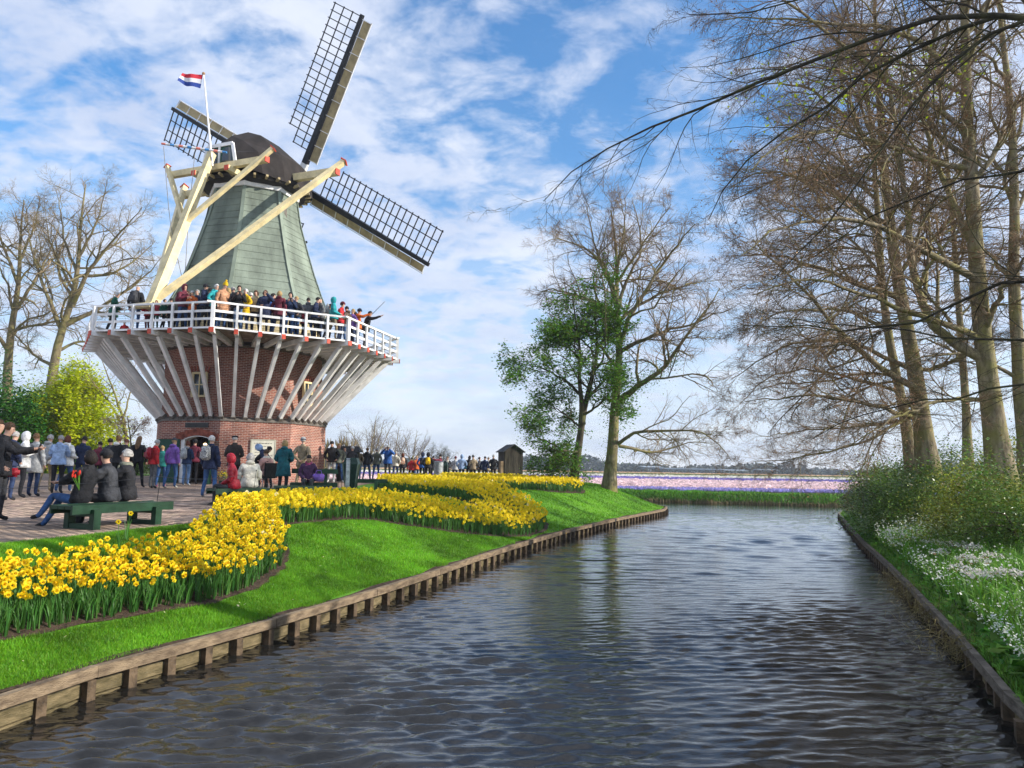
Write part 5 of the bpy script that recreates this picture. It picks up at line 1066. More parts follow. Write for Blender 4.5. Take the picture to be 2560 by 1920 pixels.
# cream wall below the smock, with arched doors
m_ = MM(); m_.ring([[octp(3.35, k, z) for k in range(8)] for z in (ZT, 9.1)]); m_.build('plinth_wall', M_wood)
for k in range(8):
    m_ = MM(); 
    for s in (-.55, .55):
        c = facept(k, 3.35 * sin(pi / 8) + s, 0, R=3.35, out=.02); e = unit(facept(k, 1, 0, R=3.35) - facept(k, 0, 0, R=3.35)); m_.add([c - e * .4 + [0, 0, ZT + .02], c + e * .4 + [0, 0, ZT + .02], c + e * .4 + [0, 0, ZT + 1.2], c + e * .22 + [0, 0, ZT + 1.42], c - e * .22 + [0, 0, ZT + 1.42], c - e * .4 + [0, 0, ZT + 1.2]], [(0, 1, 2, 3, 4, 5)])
    m_.build('plinth_panel', mat('dark_cream', (.52, .44, .26), .6, .1, 2))  # arched panels in a darker cream than the wall
# ---- smock
PR = [(8.85, 3.98), (9.15, 3.80), (9.5, 3.60), (10.1, 3.34), (10.7, 3.12), (11.2, 2.93), (12.4, 2.55), (13.6, 2.19), (14.78, 1.98)]
def SR(z): return float(np.interp(z, [p[0] for p in PR], [p[1] for p in PR]))
zs = np.linspace(8.85, 14.78, 19)
for k in range(8):
    for i in range(18):
        z0, z1 = zs[i] + random.uniform(-.015, .015) * (i > 0), zs[i + 1] + .02; R0, R1 = SR(z0) + .022, SR(z1) + .002; m_ = MM()
        a, b, c, d = octp(R0, k, z0), octp(R0, k + 1, z0), octp(R1, k + 1, z1), octp(R1, k, z1); tilt = random.uniform(-.02, .02); a = a + [0, 0, tilt]; b = b - [0, 0, tilt]
        ai, bi = a * np.array([.985, .985, 1]), b * np.array([.985, .985, 1]); m_.add([a, b, c, d, ai, bi], [(0, 1, 2, 3), (0, 4, 5, 1)]); m_.build('smock_panel', M_panel)
    m_ = MM(); P = [octp(SR(z) + .035, k, z) for z in np.linspace(8.83, 14.78, 14)]
    for a, b in zip(P[:-1], P[1:]): m_.beam(a, b, .16, .03, up=np.array([cos(OP + k * pi / 4), sin(OP + k * pi / 4), 0]))
    m_.build('corner_strip', M_panelt)
m_ = MM(); m_.ring([[octp(R, k, z) for k in range(8)] for R, z in ((2.02, 14.72), (2.10, 14.73), (2.12, 14.95), (2.0, 14.97))]); m_.build('top_band', M_white)
aw = ang_at(712, 2.05, 13.9); m_ = MM(); nn = np.array([cos(aw), sin(aw), 0]); m_.beam(nn * 2.06 + [0, 0, 13.45], nn * 2.0 + [0, 0, 14.35], .26, .06, up=nn); m_.build('hatch', M_stone)
# ---- cap
def cs(b, pts): return [BS(b, s, z) for s, z in pts] 
def sect(b, w, z0, w1, z1, w2, z2, zr): z1 = z1 + .12; zr = zr - .12; return cs(b, [(-w, z0), (-w1, z1), (-w2 * .62, zr - .28), (0, zr), (w2 * .62, zr - .28), (w1, z1), (w, z0)])
ST = [sect(-2.38, 1.02, 15.42, .90, 15.95, .74, 16.52, 16.62), sect(-1.75, 1.95, 15.16, 1.62, 16.1, 1.02, 17.0, 17.35), sect(-.7, 2.36, 15.08, 2.06, 16.3, 1.25, 17.45, 17.98), sect(.6, 2.42, 15.08, 2.12, 16.3, 1.30, 17.45, 17.95), sect(1.7, 2.10, 15.1, 1.85, 16.25, 1.15, 17.3, 17.75), sect(2.35, 1.45, 15.2, 1.25, 16.1, .8, 17.0, 17.35)]
m_ = MM(); m_.ring(ST, close=False); m_.add(ST[-1], [(0, 1, 2, 3, 4, 5, 6)]); m_.build('cap_roof', M_felt)
m_ = MM(); m_.ring([[(R * cos(i * pi / 12), R * sin(i * pi / 12), z) for i in range(24)] for R, z in ((2.02, 14.9), (2.35, 15.0), (2.44, 15.14), (1.5, 15.16))]); m_.build('cap_ring', mat('dark_timber', (.035, .03, .028), .8, .2, 3))
m_ = MM()
for i in range(30):
    a = i * 2 * pi / 30; m_.beam((2.1 * cos(a), 2.1 * sin(a), 15.02), (2.62 * cos(a), 2.62 * sin(a), 15.10), .10, .10)
m_.build('rafter_ends', M_ochre)['kind'] = 'stuff'
m_ = MM(); g = [(-.98, 15.42), (-.72, 16.5), (.72, 16.5), (.98, 15.42)]; m_.add(cs(-2.40, g), [(0, 1, 2, 3)]); gb = m_.build('gable', M_grp)
m_ = MM()
for (a, b) in ((g[0], g[1]), (g[1], g[2]), (g[2], g[3])): m_.beam(BS(-2.44, *a), BS(-2.44, *b), .16, .05, up=BS(1, 0, 0))
m_.beam(BS(-2.435, -.02, 15.45), BS(-2.435, -.02, 16.46), .10, .05, up=BS(1, 0, 0)); m_.build('gable_trim', M_white, gb)
for s in (-.46, .42):
    m_ = MM(); m_.add(cs(-2.415, [(s - .3, 15.62), (s + .3, 15.62), (s + .27, 16.15), (s + .12, 16.36), (s - .12, 16.36), (s - .27, 16.15)]), [(0, 1, 2, 3, 4, 5)]); m_.build('pane', M_glass, gb)
def redtip(p, q, w_, par):
    d = unit(np.array(q) - np.array(p)); m_ = MM(); m_.beam(np.array(q), np.array(q) + d * .05, w_ * 1.02, w_ * 1.02); m_.build('end_cap', M_red, par)
for b, s, z, w_ in ((-2.55, 2.80, 15.40, .25), (.06, 4.66, 15.56, .30)):
    m_ = MM(); m_.beam(BS(b, -s, z), BS(b, s, z), w_, w_ * 1.1); o = m_.build('cross_beam', M_wood); redtip(BS(b, 0, z), BS(b, s, z), w_ * 1.05, o); redtip(BS(b, 0, z), BS(b, -s, z), w_ * 1.05, o)
for s in (-.95, .95): m_ = MM(); m_.beam(BS(2.2, s, 15.12), BS(-2.95, s, 15.12), .22, .24); o = m_.build('cap_beam', M_wood); redtip(BS(0, s, 15.12), BS(-2.95, s, 15.12), .22, o)
TP0, TP1 = BS(-2.85, -.05, 15.95), BS(-5.75, .05, 8.2)
m_ = MM(); m_.beam(TP0, TP1, .26, .30, w1=.36, h1=.42, up=BS(1, 0, 0)); m_.build('tail_pole', M_wood)
def tp(f): return TP0 + (TP1 - TP0) * f
for (b, s, z, f, w_, ov) in ((-2.72, 2.66, 15.40, .47, .17, .65), (-2.72, -2.66, 15.40, .47, .17, .65), (-.12, 4.50, 15.56, .95, .22, .75), (-.12, -4.50, 15.56, .95, .22, .75)):
    a = BS(b, s, z); e = tp(f); d = unit(a - e); m_ = MM(); m_.beam(e + d * .1, a + d * ov, w_, w_ * 1.1, up=BS(1, 0, 0)); o = m_.build('brace', M_wood); m_ = MM(); m_.beam(a + d * ov, a + d * (ov + .05), w_ * 1.5, w_ * 1.5, up=BS(1, 0, 0)); m_.build('end_cap', M_red, o)
m_ = MM(); m_.tube([BS(-6.1, -.5, 8.3), BS(-6.1, .5, 8.3)], .12, 10); m_.build('winch', M_wood)
# windshaft and sails
tl = radians(14.3); N3 = np.array([NA[0] * cos(tl), NA[1] * cos(tl), sin(tl)]); S3 = np.array([SA[0], SA[1], 0]); V3 = np.cross(S3, N3); V3 = V3 if V3[2] > 0 else -V3
HUB = BS(2.62, .12, 16.55); WR_ = radians(33.2); A3 = cos(WR_) * V3 + sin(WR_) * S3; B3 = -sin(WR_) * V3 + cos(WR_) * S3; SL = 8.85
m_ = MM(); m_.tube([HUB - N3 * 1.2, HUB + N3 * .55], .26, 12); m_.build('windshaft', M_blackp)
for Dv, Lv, off_ in ((A3, -B3, .17), (B3, A3, -.17), (-A3, B3, .17), (-B3, -A3, -.17)):
    Hc = HUB + N3 * (.2 + off_); m_ = MM(); m_.beam(Hc + Dv * .1, Hc + Dv * 1.1, .30, .30, up=N3, w1=.29, h1=.29); m_.beam(Hc + Dv * 1.1, Hc + Dv * SL, .29, .27, up=N3, w1=.17, h1=.15, m=1); sail = m_.build('sail', [M_white, M_blackp])
    m_ = MM(); r0 = 1.75; n_ = 20; stp = (SL - .1 - r0) / (n_ - 1)
    for i in range(n_):
        r = r0 + i * stp; w_ = 1.15 if i < 2 else 1.78; m_.beam(Hc + Dv * r + Lv * .08 + N3 * .04, Hc + Dv * r + Lv * (w_ + .05) + N3 * .04, .046, .046, up=N3)
    for w_ in (.62, 1.18, 1.75): m_.beam(Hc + Dv * (r0 - .05 + (0 if w_ < 1.5 else 2 * stp)) + Lv * w_ + N3 * .065, Hc + Dv * (SL - .05) + Lv * w_ + N3 * .065, .046, .04, up=N3)
    m_.build('sail_lattice', M_blackp, sail)['kind'] = 'stuff'
    nb = 9
    for i in range(nb):
        ra = 1.35 + i * (SL - 1.55) / nb; rb = ra + (SL - 1.55) / nb - .02; m_ = MM(); e0 = -Lv * .16 + N3 * .02; e1 = -Lv * .54 + N3 * .16
        P = [Hc + Dv * ra + e0, Hc + Dv * rb + e0, Hc + Dv * rb + e1, Hc + Dv * ra + e1]; m_.add(P + [p + N3 * .02 for p in P], [(0, 1, 2, 3), (4, 7, 6, 5), (0, 4, 5, 1), (1, 5, 6, 2), (2, 6, 7, 3), (3, 7, 4, 0)]); m_.build('wind_board', M_ochre, sail)
    m_ = MM()
    for i in range(nb + 1):
        r = 1.35 + i * (SL - 1.55) / nb; m_.beam(Hc + Dv * r - Lv * .1 - N3 * .02, Hc + Dv * r - Lv * .60 + N3 * .13, .032, .04, up=N3)
    m_.beam(Hc + Dv * 1.3 - Lv * .58 + N3 * .13, Hc + Dv * (SL - .15) - Lv * .58 + N3 * .13, .035, .05, up=N3); m_.build('board_batten', M_white, sail)
# ---- flag pole, flag, striped boom, ropes
fb = MT(BS(-2.95, .12, 15.3)); Yp = fb[1]; ftop = atY(509, 184, Yp)
fp = thing('flagpole', 'slim white flagpole standing up from the tail of the mill cap', 'flagpole', tuple(fb)); mb = MB(); mb.tube([fb, ftop], [.05, .03], 8); mb.build('pole', M_white, fp)
bm = bmesh.new(); bmesh.ops.create_uvsphere(bm, u_segments=10, v_segments=6, radius=.07); me = bpy.data.meshes.new('finial'); bm.to_mesh(me); bm.free(); o = link('finial', me, mat('brass', (.35, .2, .1), .4), fp); o.location = ftop - fb
M_flagr, M_flagw, M_flagb = mat('flag_red', (.62, .03, .05), .7, .06, 3, transl=.3), mat('flag_white', (.80, .80, .82), .7, .04, 3, transl=.3), mat('flag_blue', (.03, .07, .33), .7, .06, 3, transl=.3)
c0 = ftop + [0, 0, -.06]; tr, br_ = atY(507, 187, Yp), atY(501, 221, Yp); tl_, bl_ = atY(455, 183, Yp - .3), atY(445, 207, Yp - .3)
nx_, nz_ = 16, 12; V = []
for j in range(nz_ + 1):
    for i in range(nx_ + 1):
        u, v = i / nx_, j / nz_; p = (tr * (1 - v) + br_ * v) * (1 - u) + (tl_ * (1 - v) + bl_ * v) * u; V.append(p + np.array([0, .10 * sin(u * 9 + v * 1.5) * u, .035 * sin(u * 7 + 1) * u * (1 + v)]))
f = thing('flag', 'red white and blue striped flag flying from the pole on the mill cap', 'flag', tuple(tr)); k_ = np.arange(nz_)[:, None] * (nx_ + 1) + np.arange(nx_)[None]; Fq = np.stack([k_, k_ + 1, k_ + nx_ + 2, k_ + nx_ + 1], -1)
for nm, a, b, m in (('stripe', 0, 4, M_flagr), ('stripe', 4, 8, M_flagw), ('stripe', 8, 12, M_flagb)): link(nm, npmesh(nm, np.array(V) - tr, [(Fq[a:b].reshape(-1, 4), 0)]), m, f, smooth=True)
ba, bb = atY(404, 359, Yp - .15), atY(567, 381, Yp - .15)
bo = thing('striped_boom', 'red white and blue striped pole slung across the tail of the mill cap', 'pole', tuple((ba + bb) / 2)); n_ = 15
for i in range(n_):
    mb = MB(); a = ba + (bb - ba) * i / n_; b = ba + (bb - ba) * (i + 1) / n_; mb.tube([a, b], [.045 + .012 * sin(pi * i / n_), .045 + .012 * sin(pi * (i + 1) / n_)], 8, cap=(i in (0, n_ - 1))); mb.build('band', (mat('boom_red', (.75, .22, .16), .5), mat('boom_white', (.8, .8, .8), .5), mat('boom_blue', (.08, .3, .65), .5), MATS['boom_white'])[i % 4], bo)
M_rope = mat('rope', (.25, .23, .2), .9)
for P, lab in (([(409, 366), (414, 430), (425, 560), (459, 713)], 'thin rope hanging from the end of the striped pole to the stage'), ([(487, 385), (470, 560), (462, 700)], 'thin rope running down beside the tail pole to the stage')):
    pts_ = [atY(x, y, Yp - .2 - 1.5 * i / 3) for i, (x, y) in enumerate(P)]; mb = MB(); mb.tube(smooth_path(pts_, 14), .012, 4); tag(mb.build('rope', M_rope), lab, 'rope')
# far sheds, trees and halls on the horizon
M_hall = mat('hall_wall', (.13, .17, .22), .8, .1, .1); M_hallr = mat('hall_roof', (.35, .40, .45), .6, .1, .1)
def hall(lab, x0, x1, y0, y1, Y, m, mr_, depth=25, door=True):
    a = atY(x0, y1, Y); b = atY(x1, y1, Y); h = abs(atY(x0, y0, Y)[2] - a[2]); base = .55; c = (a + b) / 2; t = thing('farm_hall', lab, 'building', (c[0], Y, base)); mb = MB(); w_ = b[0] - a[0]; mb.box((c[0], Y + depth / 2, base + h * .4), (w_, depth, h * .8)); mb.build('wall', m, t)
    mb = MB(); z0 = base + h * .8; z1 = base + h; X0, X1 = a[0] - .5, b[0] + .5; mb.add([(X0, Y - .5, z0 + .01), (X1, Y - .5, z0 + .01), (X1, Y + depth + .5, z0 + .01), (X0, Y + depth + .5, z0 + .01), (X0, Y + depth / 2, z1), (X1, Y + depth / 2, z1)], [(0, 1, 5, 4), (3, 4, 5, 2), (0, 4, 3), (1, 2, 5), (0, 3, 2, 1)]); mb.build('roof', mr_, t)
    mb = MB(); n_ = max(2, int(w_ / 9))
    for i in range(n_): mb.box((a[0] + w_ * (i + .5) / n_, Y - .06, base + h * .3), (w_ / n_ * .45, .1, h * .35))
    mb.build('doors', mat('hall_door', (.5, .52, .54), .6), t)['kind'] = 'stuff'
hall('long low blue grey hall beyond the bulb field', 1655, 1815, 1168, 1180, 430, M_hall, M_hall); hall('pale roofed hall at the tree side of the long low hall', 1612, 1658, 1163, 1179, 440, M_hall, M_hallr)
hall('small whitish hall at the far end of the long low hall', 1817, 1872, 1171, 1182, 420, mat('pale_wall', (.4, .42, .38), .8, .1, .1), M_hallr)
hall('grey roofed shed just visible between tree trunks on the horizon', 1905, 1950, 1170, 1183, 450, M_hall, M_hallr)
M_fartw = mat('far_twig', (.17, .15, .13), .9, .2, .1, island=.3); M_farlf = mat('far_leaf', (.07, .10, .06), .9, .2, .1, island=.4)
def fartree(lab, px_, Y, h, w_, leafy=False, name='bare_tree', nm2=14):
    c = atY(px_, 1170, Y); z = .55 if Y > 70 else 1.4; b = np.array([c[0], Y, z]); tr_ = [([b, b + [0, 0, h * .4], b + [w_ * .05, 0, h * .75], b + [w_ * .08, 0, h]], h * .022, h * .004)]
    lm_ = [([b + [0, 0, h * random.uniform(.15, .4)], b + [cos(a) * w_ * .25, sin(a) * w_ * .25, h * random.uniform(.5, .62)], b + [cos(a) * w_ * .45, sin(a) * w_ * .45, h * random.uniform(.78, .98)]], h * .012, h * .003) for a in RNG.uniform(0, 2 * pi, 7)]
    tree(name, lab, tr_, lm_, [dict(n=[8, nm2], lf=.42, ang=38, K=4, up=.1, curl=.2, rr=.6), dict(n=8, lf=.5, ang=38, K=3, up=.08, curl=.2, rmin=h * .0009, lmin=h * .06)], M_oak, M_fartw, 'far trees beyond the field', sides=5, leaves=dict(n=1500, spread=h * .04, size=h * .03, mat=M_farlf) if leafy else None)
fartree('largest bare tree behind the crowd, nearest the mill', 925, 95, 7.6, 7.0); fartree('middle bare tree of the group behind the crowd', 985, 105, 6.8, 6.2); fartree('rounded bare tree farthest from the mill behind the crowd', 1030, 100, 6.0, 6.5)
fartree('low greenish tree beyond the rounded bare tree', 1075, 130, 5.2, 6, True); fartree('pale green low tree over the heads of the crowd', 1105, 140, 4.6, 6, True); fartree('low twiggy bush far behind the hooded figures', 1135, 120, 2.8, 5)
fartree('slim bare tree rising between the mill and the couple', 880, 110, 6.0, 2.2); fartree('thin bare tree behind the blonde woman by the mill', 860, 120, 6.6, 2.0)
for i, (px_, y_) in enumerate(((812, 1108), (820, 1096), (846, 1098), (855, 1092), (868, 1096), (884, 1098))):      # pollards
    Y = 78; c = atY(px_, y_, Y); t = thing('pollard_tree', ['short pollard trunk close against the mill wall', 'taller pollard with knobbly head beside the mill wall', 'pollard with forked knobbly arms above the couple', 'second forked pollard above the couple', 'pollard above the dark green bin', 'leaning pollard between the bin and the large bare tree'][i], 'tree', (c[0], Y, .6), 0, 'pollards behind the couple'); mb = MB(); h = c[2] - .6
    mb.tube([(0, 0, 0), (0.05, 0, h * .5), (.1 * (-1) ** i, 0, h * .8)], [.16, .12, .11], 6); mb.build('trunk', M_oak, t, local=True); mb = MB()
    for q in range(9): a = random.uniform(0, 6.28); mb.tube([(.1 * (-1) ** i, 0, h * .76), (.25 * cos(a), .25 * sin(a), h * .88), (.3 * cos(a), .3 * sin(a), h + random.uniform(-.3, .1))], [.07, .06, .02], 4)
    mb.build('branches', M_oak, t, local=True)
V, G = [], []
n_ = 26000; X = RNG.uniform(-380, 560, n_); Yq = RNG.uniform(455, 520, n_); hgt = 5.5 + 2.6 * np.sin(X * .05) + 2.5 * np.sin(X * .021 + 1) + 1.6 * np.sin(X * .17); Z = .6 + RNG.random(n_) ** .8 * np.maximum(hgt * .8, 2.2)
tag(link('treeline', leaf_mesh('treeline', np.c_[X, Yq, Z], 2.7, .1, .8), mat('treeline_far', (.085, .095, .08), .9, .2, .05, island=.35)), 'low grey line of distant trees along the horizon behind the halls', 'treeline', kind='stuff')
n_ = 9000; X = RNG.uniform(-330, 480, n_); tag(link('hedge_line', leaf_mesh('hedge_line', np.c_[X, RNG.uniform(404, 412, n_), .6 + RNG.random(n_) * 1.3], 1.1, .1, .8), mat('hedge_far', (.025, .035, .02), .9, .2, .05, island=.3)), 'dark straight hedge closing the bulb field before the halls', 'hedge', kind='stuff')
for i, px_ in enumerate((1962, 1972, 1982, 2000, 2012)): 
    c = atY(px_, 1158, 440); t = thing('poplar_tree', 'narrow poplar number'.replace(' number', '') + [' at the near end of the small far row', ' next to the near end of the far row', ' in the middle of the small far row', ' just past the middle of the far row', ' at the outer end of the small far row'][i], 'tree', (c[0], 440, .6), 0, 'far row of poplars'); P = RNG.normal(size=(420, 3)) * np.array([.8, .8, 2.4]) + [0, 0, 5.2]; link('crown', leaf_mesh('crown', P, .8, .1), MATS['far_twig'], t)['kind'] = 'stuff'; mb = MB(); mb.tube([(0, 0, 0), (0, 0, 5)], .2, 5); mb.build('trunk', M_oak, t, local=True)
# ================================================================== PEOPLE
def sm(col, rough=0.8): 
    k = 'cloth_%d_%d_%d' % tuple(int(c * 255) for c in col); return mat(k, col, rough, 0.22, 6, bump=1.0, bscale=16)
SKIN = [mat('skin_a', (0.60, 0.36, 0.26), .55, .06, 8), mat('skin_b', (0.48, 0.28, 0.19), .55, .06, 8)]
CL = dict(black=(.018, .018, .022), charcoal=(.05, .052, .06), grey=(.17, .175, .18), lgrey=(.42, .43, .43), white=(.78, .78, .76), cream=(.66, .63, .53), navy=(.02, .03, .075), blue=(.03, .12, .42), jeans=(.05, .12, .29), ljeans=(.17, .29, .50), djeans=(.025, .045, .11), red=(.52, .025, .03), crimson=(.36, .015, .03), maroon=(.16, .025, .045), purple=(.26, .13, .46), plum=(.07, .03, .085), teal=(.01, .10, .12), green=(.015, .11, .07), turq=(.03, .38, .40), tan=(.52, .27, .15), khaki=(.30, .23, .14), beige=(.42, .33, .20), yellow=(.80, .50, .01), orange=(.75, .16, .03), pink=(.62, .10, .26), dusty=(.48, .28, .24), brown=(.10, .06, .04), skyb=(.32, .45, .68), leather=(.045, .035, .03), ggrey=(.20, .21, .16), tealc=(.03, .25, .22))
HAIR = dict(grey=(.42, .40, .38), white=(.68, .66, .63), brown=(.08, .042, .02), lbrown=(.20, .11, .05), blond=(.42, .28, .12), dark=(.02, .014, .012), auburn=(.14, .04, .02), bald=None)
ARMS = {   # elbow, hand (x outward, y forward, z up) for one side, on a 1.72 m figure
 'down': ((.255, -.04, 1.13), (.26, .05, .87)), 'pocket': ((.30, -.07, 1.15), (.20, .10, .97)), 'phone': ((.24, .06, 1.13), (.07, .33, 1.33)), 'raise': ((.33, .16, 1.30), (.09, .30, 1.56)), 'front': ((.26, -.02, 1.12), (.08, .25, 1.08)),
 'back': ((.29, -.12, 1.14), (.04, -.20, .96)), 'point': ((.24, .26, 1.36), (.20, .55, 1.50)), 'out': ((.40, .20, 1.38), (.42, .48, 1.46)), 'lap': ((.25, .02, 1.12), (.10, .27, .98)), 'embrace': ((.24, .22, 1.22), (-.10, .42, 1.20)), 'rail': ((.27, .10, 1.15), (.22, .36, 1.05)), 'reach': ((.25, .25, 1.22), (.16, .52, 1.28))}
def loft(rings, cap=True):
    n = len(rings[0]); V = np.concatenate(rings); F = []
    for k in range(len(rings) - 1):
        for i in range(n): j = (i + 1) % n; F.append((k * n + i, k * n + j, (k + 1) * n + j, (k + 1) * n + i))
    return V, np.array(F)
def ell(c, rx, ry, n=14, ph=0.0): a = np.arange(n) * 2 * pi / n + ph; return np.stack([c[0] + rx * np.cos(a), c[1] + ry * np.sin(a), np.full(n, c[2])], 1)
def skeleton(sp):
    """joints in local space (front is +y), 1.72 m tall; returns verts, edges, radii, bone tags"""
    pose = sp.get('pose', 'stand'); b = sp.get('bulk', 1.0); lean = sp.get('lean', 0.0); V, E, R, T = [], [], [], []
    def add(p, r, par=None, t='torso'):
        V.append(np.array(p, float)); R.append(r); i = len(V) - 1
        if par is not None: E.append((par, i)); T.append(t)
        return i
    dz = 0.0; 
    if pose in ('sit', 'sitx'): dz = -0.41
    def up(x, y, z): # torso point with lean about the pelvis
        h = z - .95; return (x, y + h * sin(lean), .95 + dz + h * cos(lean))
    pel = add(up(0, 0, .95), (.165 * b, .125 * b)); wa = add(up(0, .0, 1.10), (.150 * b, .115 * b), pel); ch = add(up(0, -.005, 1.30), (.165 * b, .125 * b), wa); nk = add(up(0, -.01, 1.43), (.095 * b, .085 * b), ch)
    hl = sp.get('nod', 0.0); hb = add(up(0, .005, 1.505), (.052, .055), nk, 'neck')
    c0 = np.array(V[hb]); d = np.array([sp.get('tiltx', 0) * .1, sin(lean + hl), cos(lean + hl)]); f = np.array([0, cos(lean + hl), -sin(lean + hl)])
    j = add(c0 + d * .055 + f * .022, (.056, .064), hb, 'head'); k = add(c0 + d * .125 + f * .012, (.073, .088), j, 'head'); l = add(c0 + d * .185 + f * .0, (.062, .075), k, 'head')
    hands = []
    for s in (-1, 1):
        a = sp.get('armL' if s < 0 else 'armR', sp.get('arms', 'down')); e, h = ARMS[a]; sh = add(up(s * .165 * (.6 + .4 * b), -.01, 1.40), (.066 * b, .066 * b), ch, 'arm'); 
        ev = np.array(up(s * e[0] * (.7 + .3 * b), e[1], e[2])); hv = np.array(up(s * h[0], h[1], h[2]))
        el = add(ev, .047 * b, sh, 'arm'); m_ = add(ev * .45 + hv * .55 + [0, 0, 0], .041 * b, el, 'arm'); wr = add(hv * .93 + ev * .07, .029, m_, 'arm'); hands.append((hv, unit(hv - ev), s))
        hd = add(hv + unit(hv - ev) * .03, .026, wr, 'hand')
    for s in (-1, 1):
        if pose == 'sit': kn, an, toe = (s * .11, .44, .53), (s * .11, .43, .10), (s * .12, .58, .045)
        elif pose == 'sitx':   # legs crossed, stretched
            kn, an, toe = ((-.06, .46, .57), (-.10, .66, .23), (-.11, .80, .20)) if s < 0 else ((.08, .44, .50), (-.02, .62, .10), (-.02, .77, .05))
        elif pose == 'walk': kn, an, toe = ((s * .09, .12 * s, .50), (s * .09, .16 * s - .08, .10), (s * .10, .16 * s + .06, .045))
        elif pose == 'wide': kn, an, toe = ((s * .15, .03, .50), (s * .20, -.02, .095), (s * .24, .12, .04))
        else: kn, an, toe = ((s * .105, .02, .50), (s * .11, -.025, .095), (s * .135, .115, .04))
        hp = add((s * .095, V[pel][1], .90 + dz), (.092 * (.5 + .5 * b), .095), pel, 'leg'); md = add((np.array(V[hp]) + np.array(kn)) / 2, .080, hp, 'leg'); kk = add(kn, .060, md, 'leg'); cf = add(np.array(kn) * .62 + np.array(an) * .38 + [0, -.012, 0], .056, kk, 'leg'); aa = add(an, .043, cf, 'leg'); add(toe, (.040, .030), aa, 'foot')
    return V, E, R, T, hands, (c0, d, f), up
def ellipsoid(c, d, f, r, su=12, sv=8, keep=None):
    s = np.cross(f, d); V, F = [], []
    for j in range(sv + 1):
        t = pi * j / sv
        for i in range(su): p = 2 * pi * i / su; q = (sin(t) * cos(p), sin(t) * sin(p), cos(t)); V.append(c + s * q[0] * r[0] + f * q[1] * r[1] + d * q[2] * r[2])
    for j in range(sv):
        for i in range(su):
            k = (i + 1) % su; a, b_ = (j + .5) / sv, (i + .5) / su
            t = pi * a; p = 2 * pi * b_; q = (sin(t) * cos(p), sin(t) * sin(p), cos(t))
            if keep is None or keep(q): F.append((j * su + i, (j + 1) * su + i, (j + 1) * su + k, j * su + k))
    return np.array(V), np.array(F)
HANDM = {}
def hand_mesh():
    if 'h' in HANDM: return HANDM['h']
    mb = MB(); mb.tube([(0, 0, -.02), (0, 0, .02), (0, .003, .062)], [.022, .032, .033], 8)
    for i, (x, l_) in enumerate(((-.026, .058), (-.009, .070), (.009, .066), (.025, .050))): mb.tube([(x, .002, .05), (x * 1.12, .010, .05 + l_ * .5), (x * 1.15, .030, .05 + l_ * .85)], [.0095, .0085, .006], 6)
    mb.tube([(.026, 0, .005), (.048, .012, .030), (.050, .026, .052)], [.012, .010, .007], 6)
    me = bpy.data.meshes.new('hand'); V = np.array(mb.v); V[:, 1] *= .75; me.from_pydata(V.tolist(), [], mb.f); me.update(); HANDM['h'] = me; return me
TMP = []
SPECS = []
PRN = random.Random(11)
def person(x, y, z, rz, h, label, **sp):
    if 'arms' not in sp and sp.get('pose') is None: sp['arms'] = PRN.choice(['down', 'pocket', 'front', 'down', 'pocket', 'phone'])
    if 'pose' not in sp: sp['pose'] = PRN.choice(['stand', 'stand', 'walk', 'wide']); rz += PRN.uniform(-.25, .25)
    sp.setdefault('lean', PRN.uniform(-.05, .10)); sp.setdefault('nod', PRN.uniform(-.05, .3)); sp.setdefault('tiltx', PRN.uniform(-1, 1)); sp.setdefault('bulk', PRN.uniform(.95, 1.15))
    SPECS.append((x, y, z, rz, h, label, sp))
def build_people():
    objs = []
    for (x, y, z, rz, h, label, sp) in SPECS:
        V, E, R, T, hands, head, up = skeleton(sp); me = bpy.data.meshes.new('t'); me.from_pydata([tuple(v) for v in V], E, []); o = bpy.data.objects.new('t', me); COL.objects.link(o)
        bm = bmesh.new(); bm.from_mesh(me); bm.verts.layers.skin.verify(); sk = bm.verts.layers.skin.active; bm.verts.ensure_lookup_table()
        for i, v in enumerate(bm.verts): r = R[i]; v[sk].radius = r if isinstance(r, tuple) else (r, r); v[sk].use_root = (i == 0)
        bm.to_mesh(me); bm.free(); m1 = o.modifiers.new('s', 'SKIN'); m1.branch_smoothing = .3; m1.use_smooth_shade = True; m2 = o.modifiers.new('u', 'SUBSURF'); m2.levels = 2 if y < 23 else 1; m2.render_levels = m2.levels; objs.append((o, V, E, R, T, hands, head, up))
    bpy.context.view_layer.update(); dg = bpy.context.evaluated_depsgraph_get(); res = []
    for q in objs:
        ev = q[0].evaluated_get(dg); m = ev.to_mesh(); n = len(m.vertices); co = np.empty(n * 3, np.float32); m.vertices.foreach_get('co', co); F = [tuple(p.vertices) for p in m.polygons]; res.append((co.reshape(-1, 3).astype(float), F)); ev.to_mesh_clear()
    for q, sp_, (co, F) in zip(objs, SPECS, res):
        o, V, E, R, T, hands, head, up = q; me = o.data; bpy.data.objects.remove(o); bpy.data.meshes.remove(me); finish(sp_, V, E, R, T, hands, head, up, co, F)
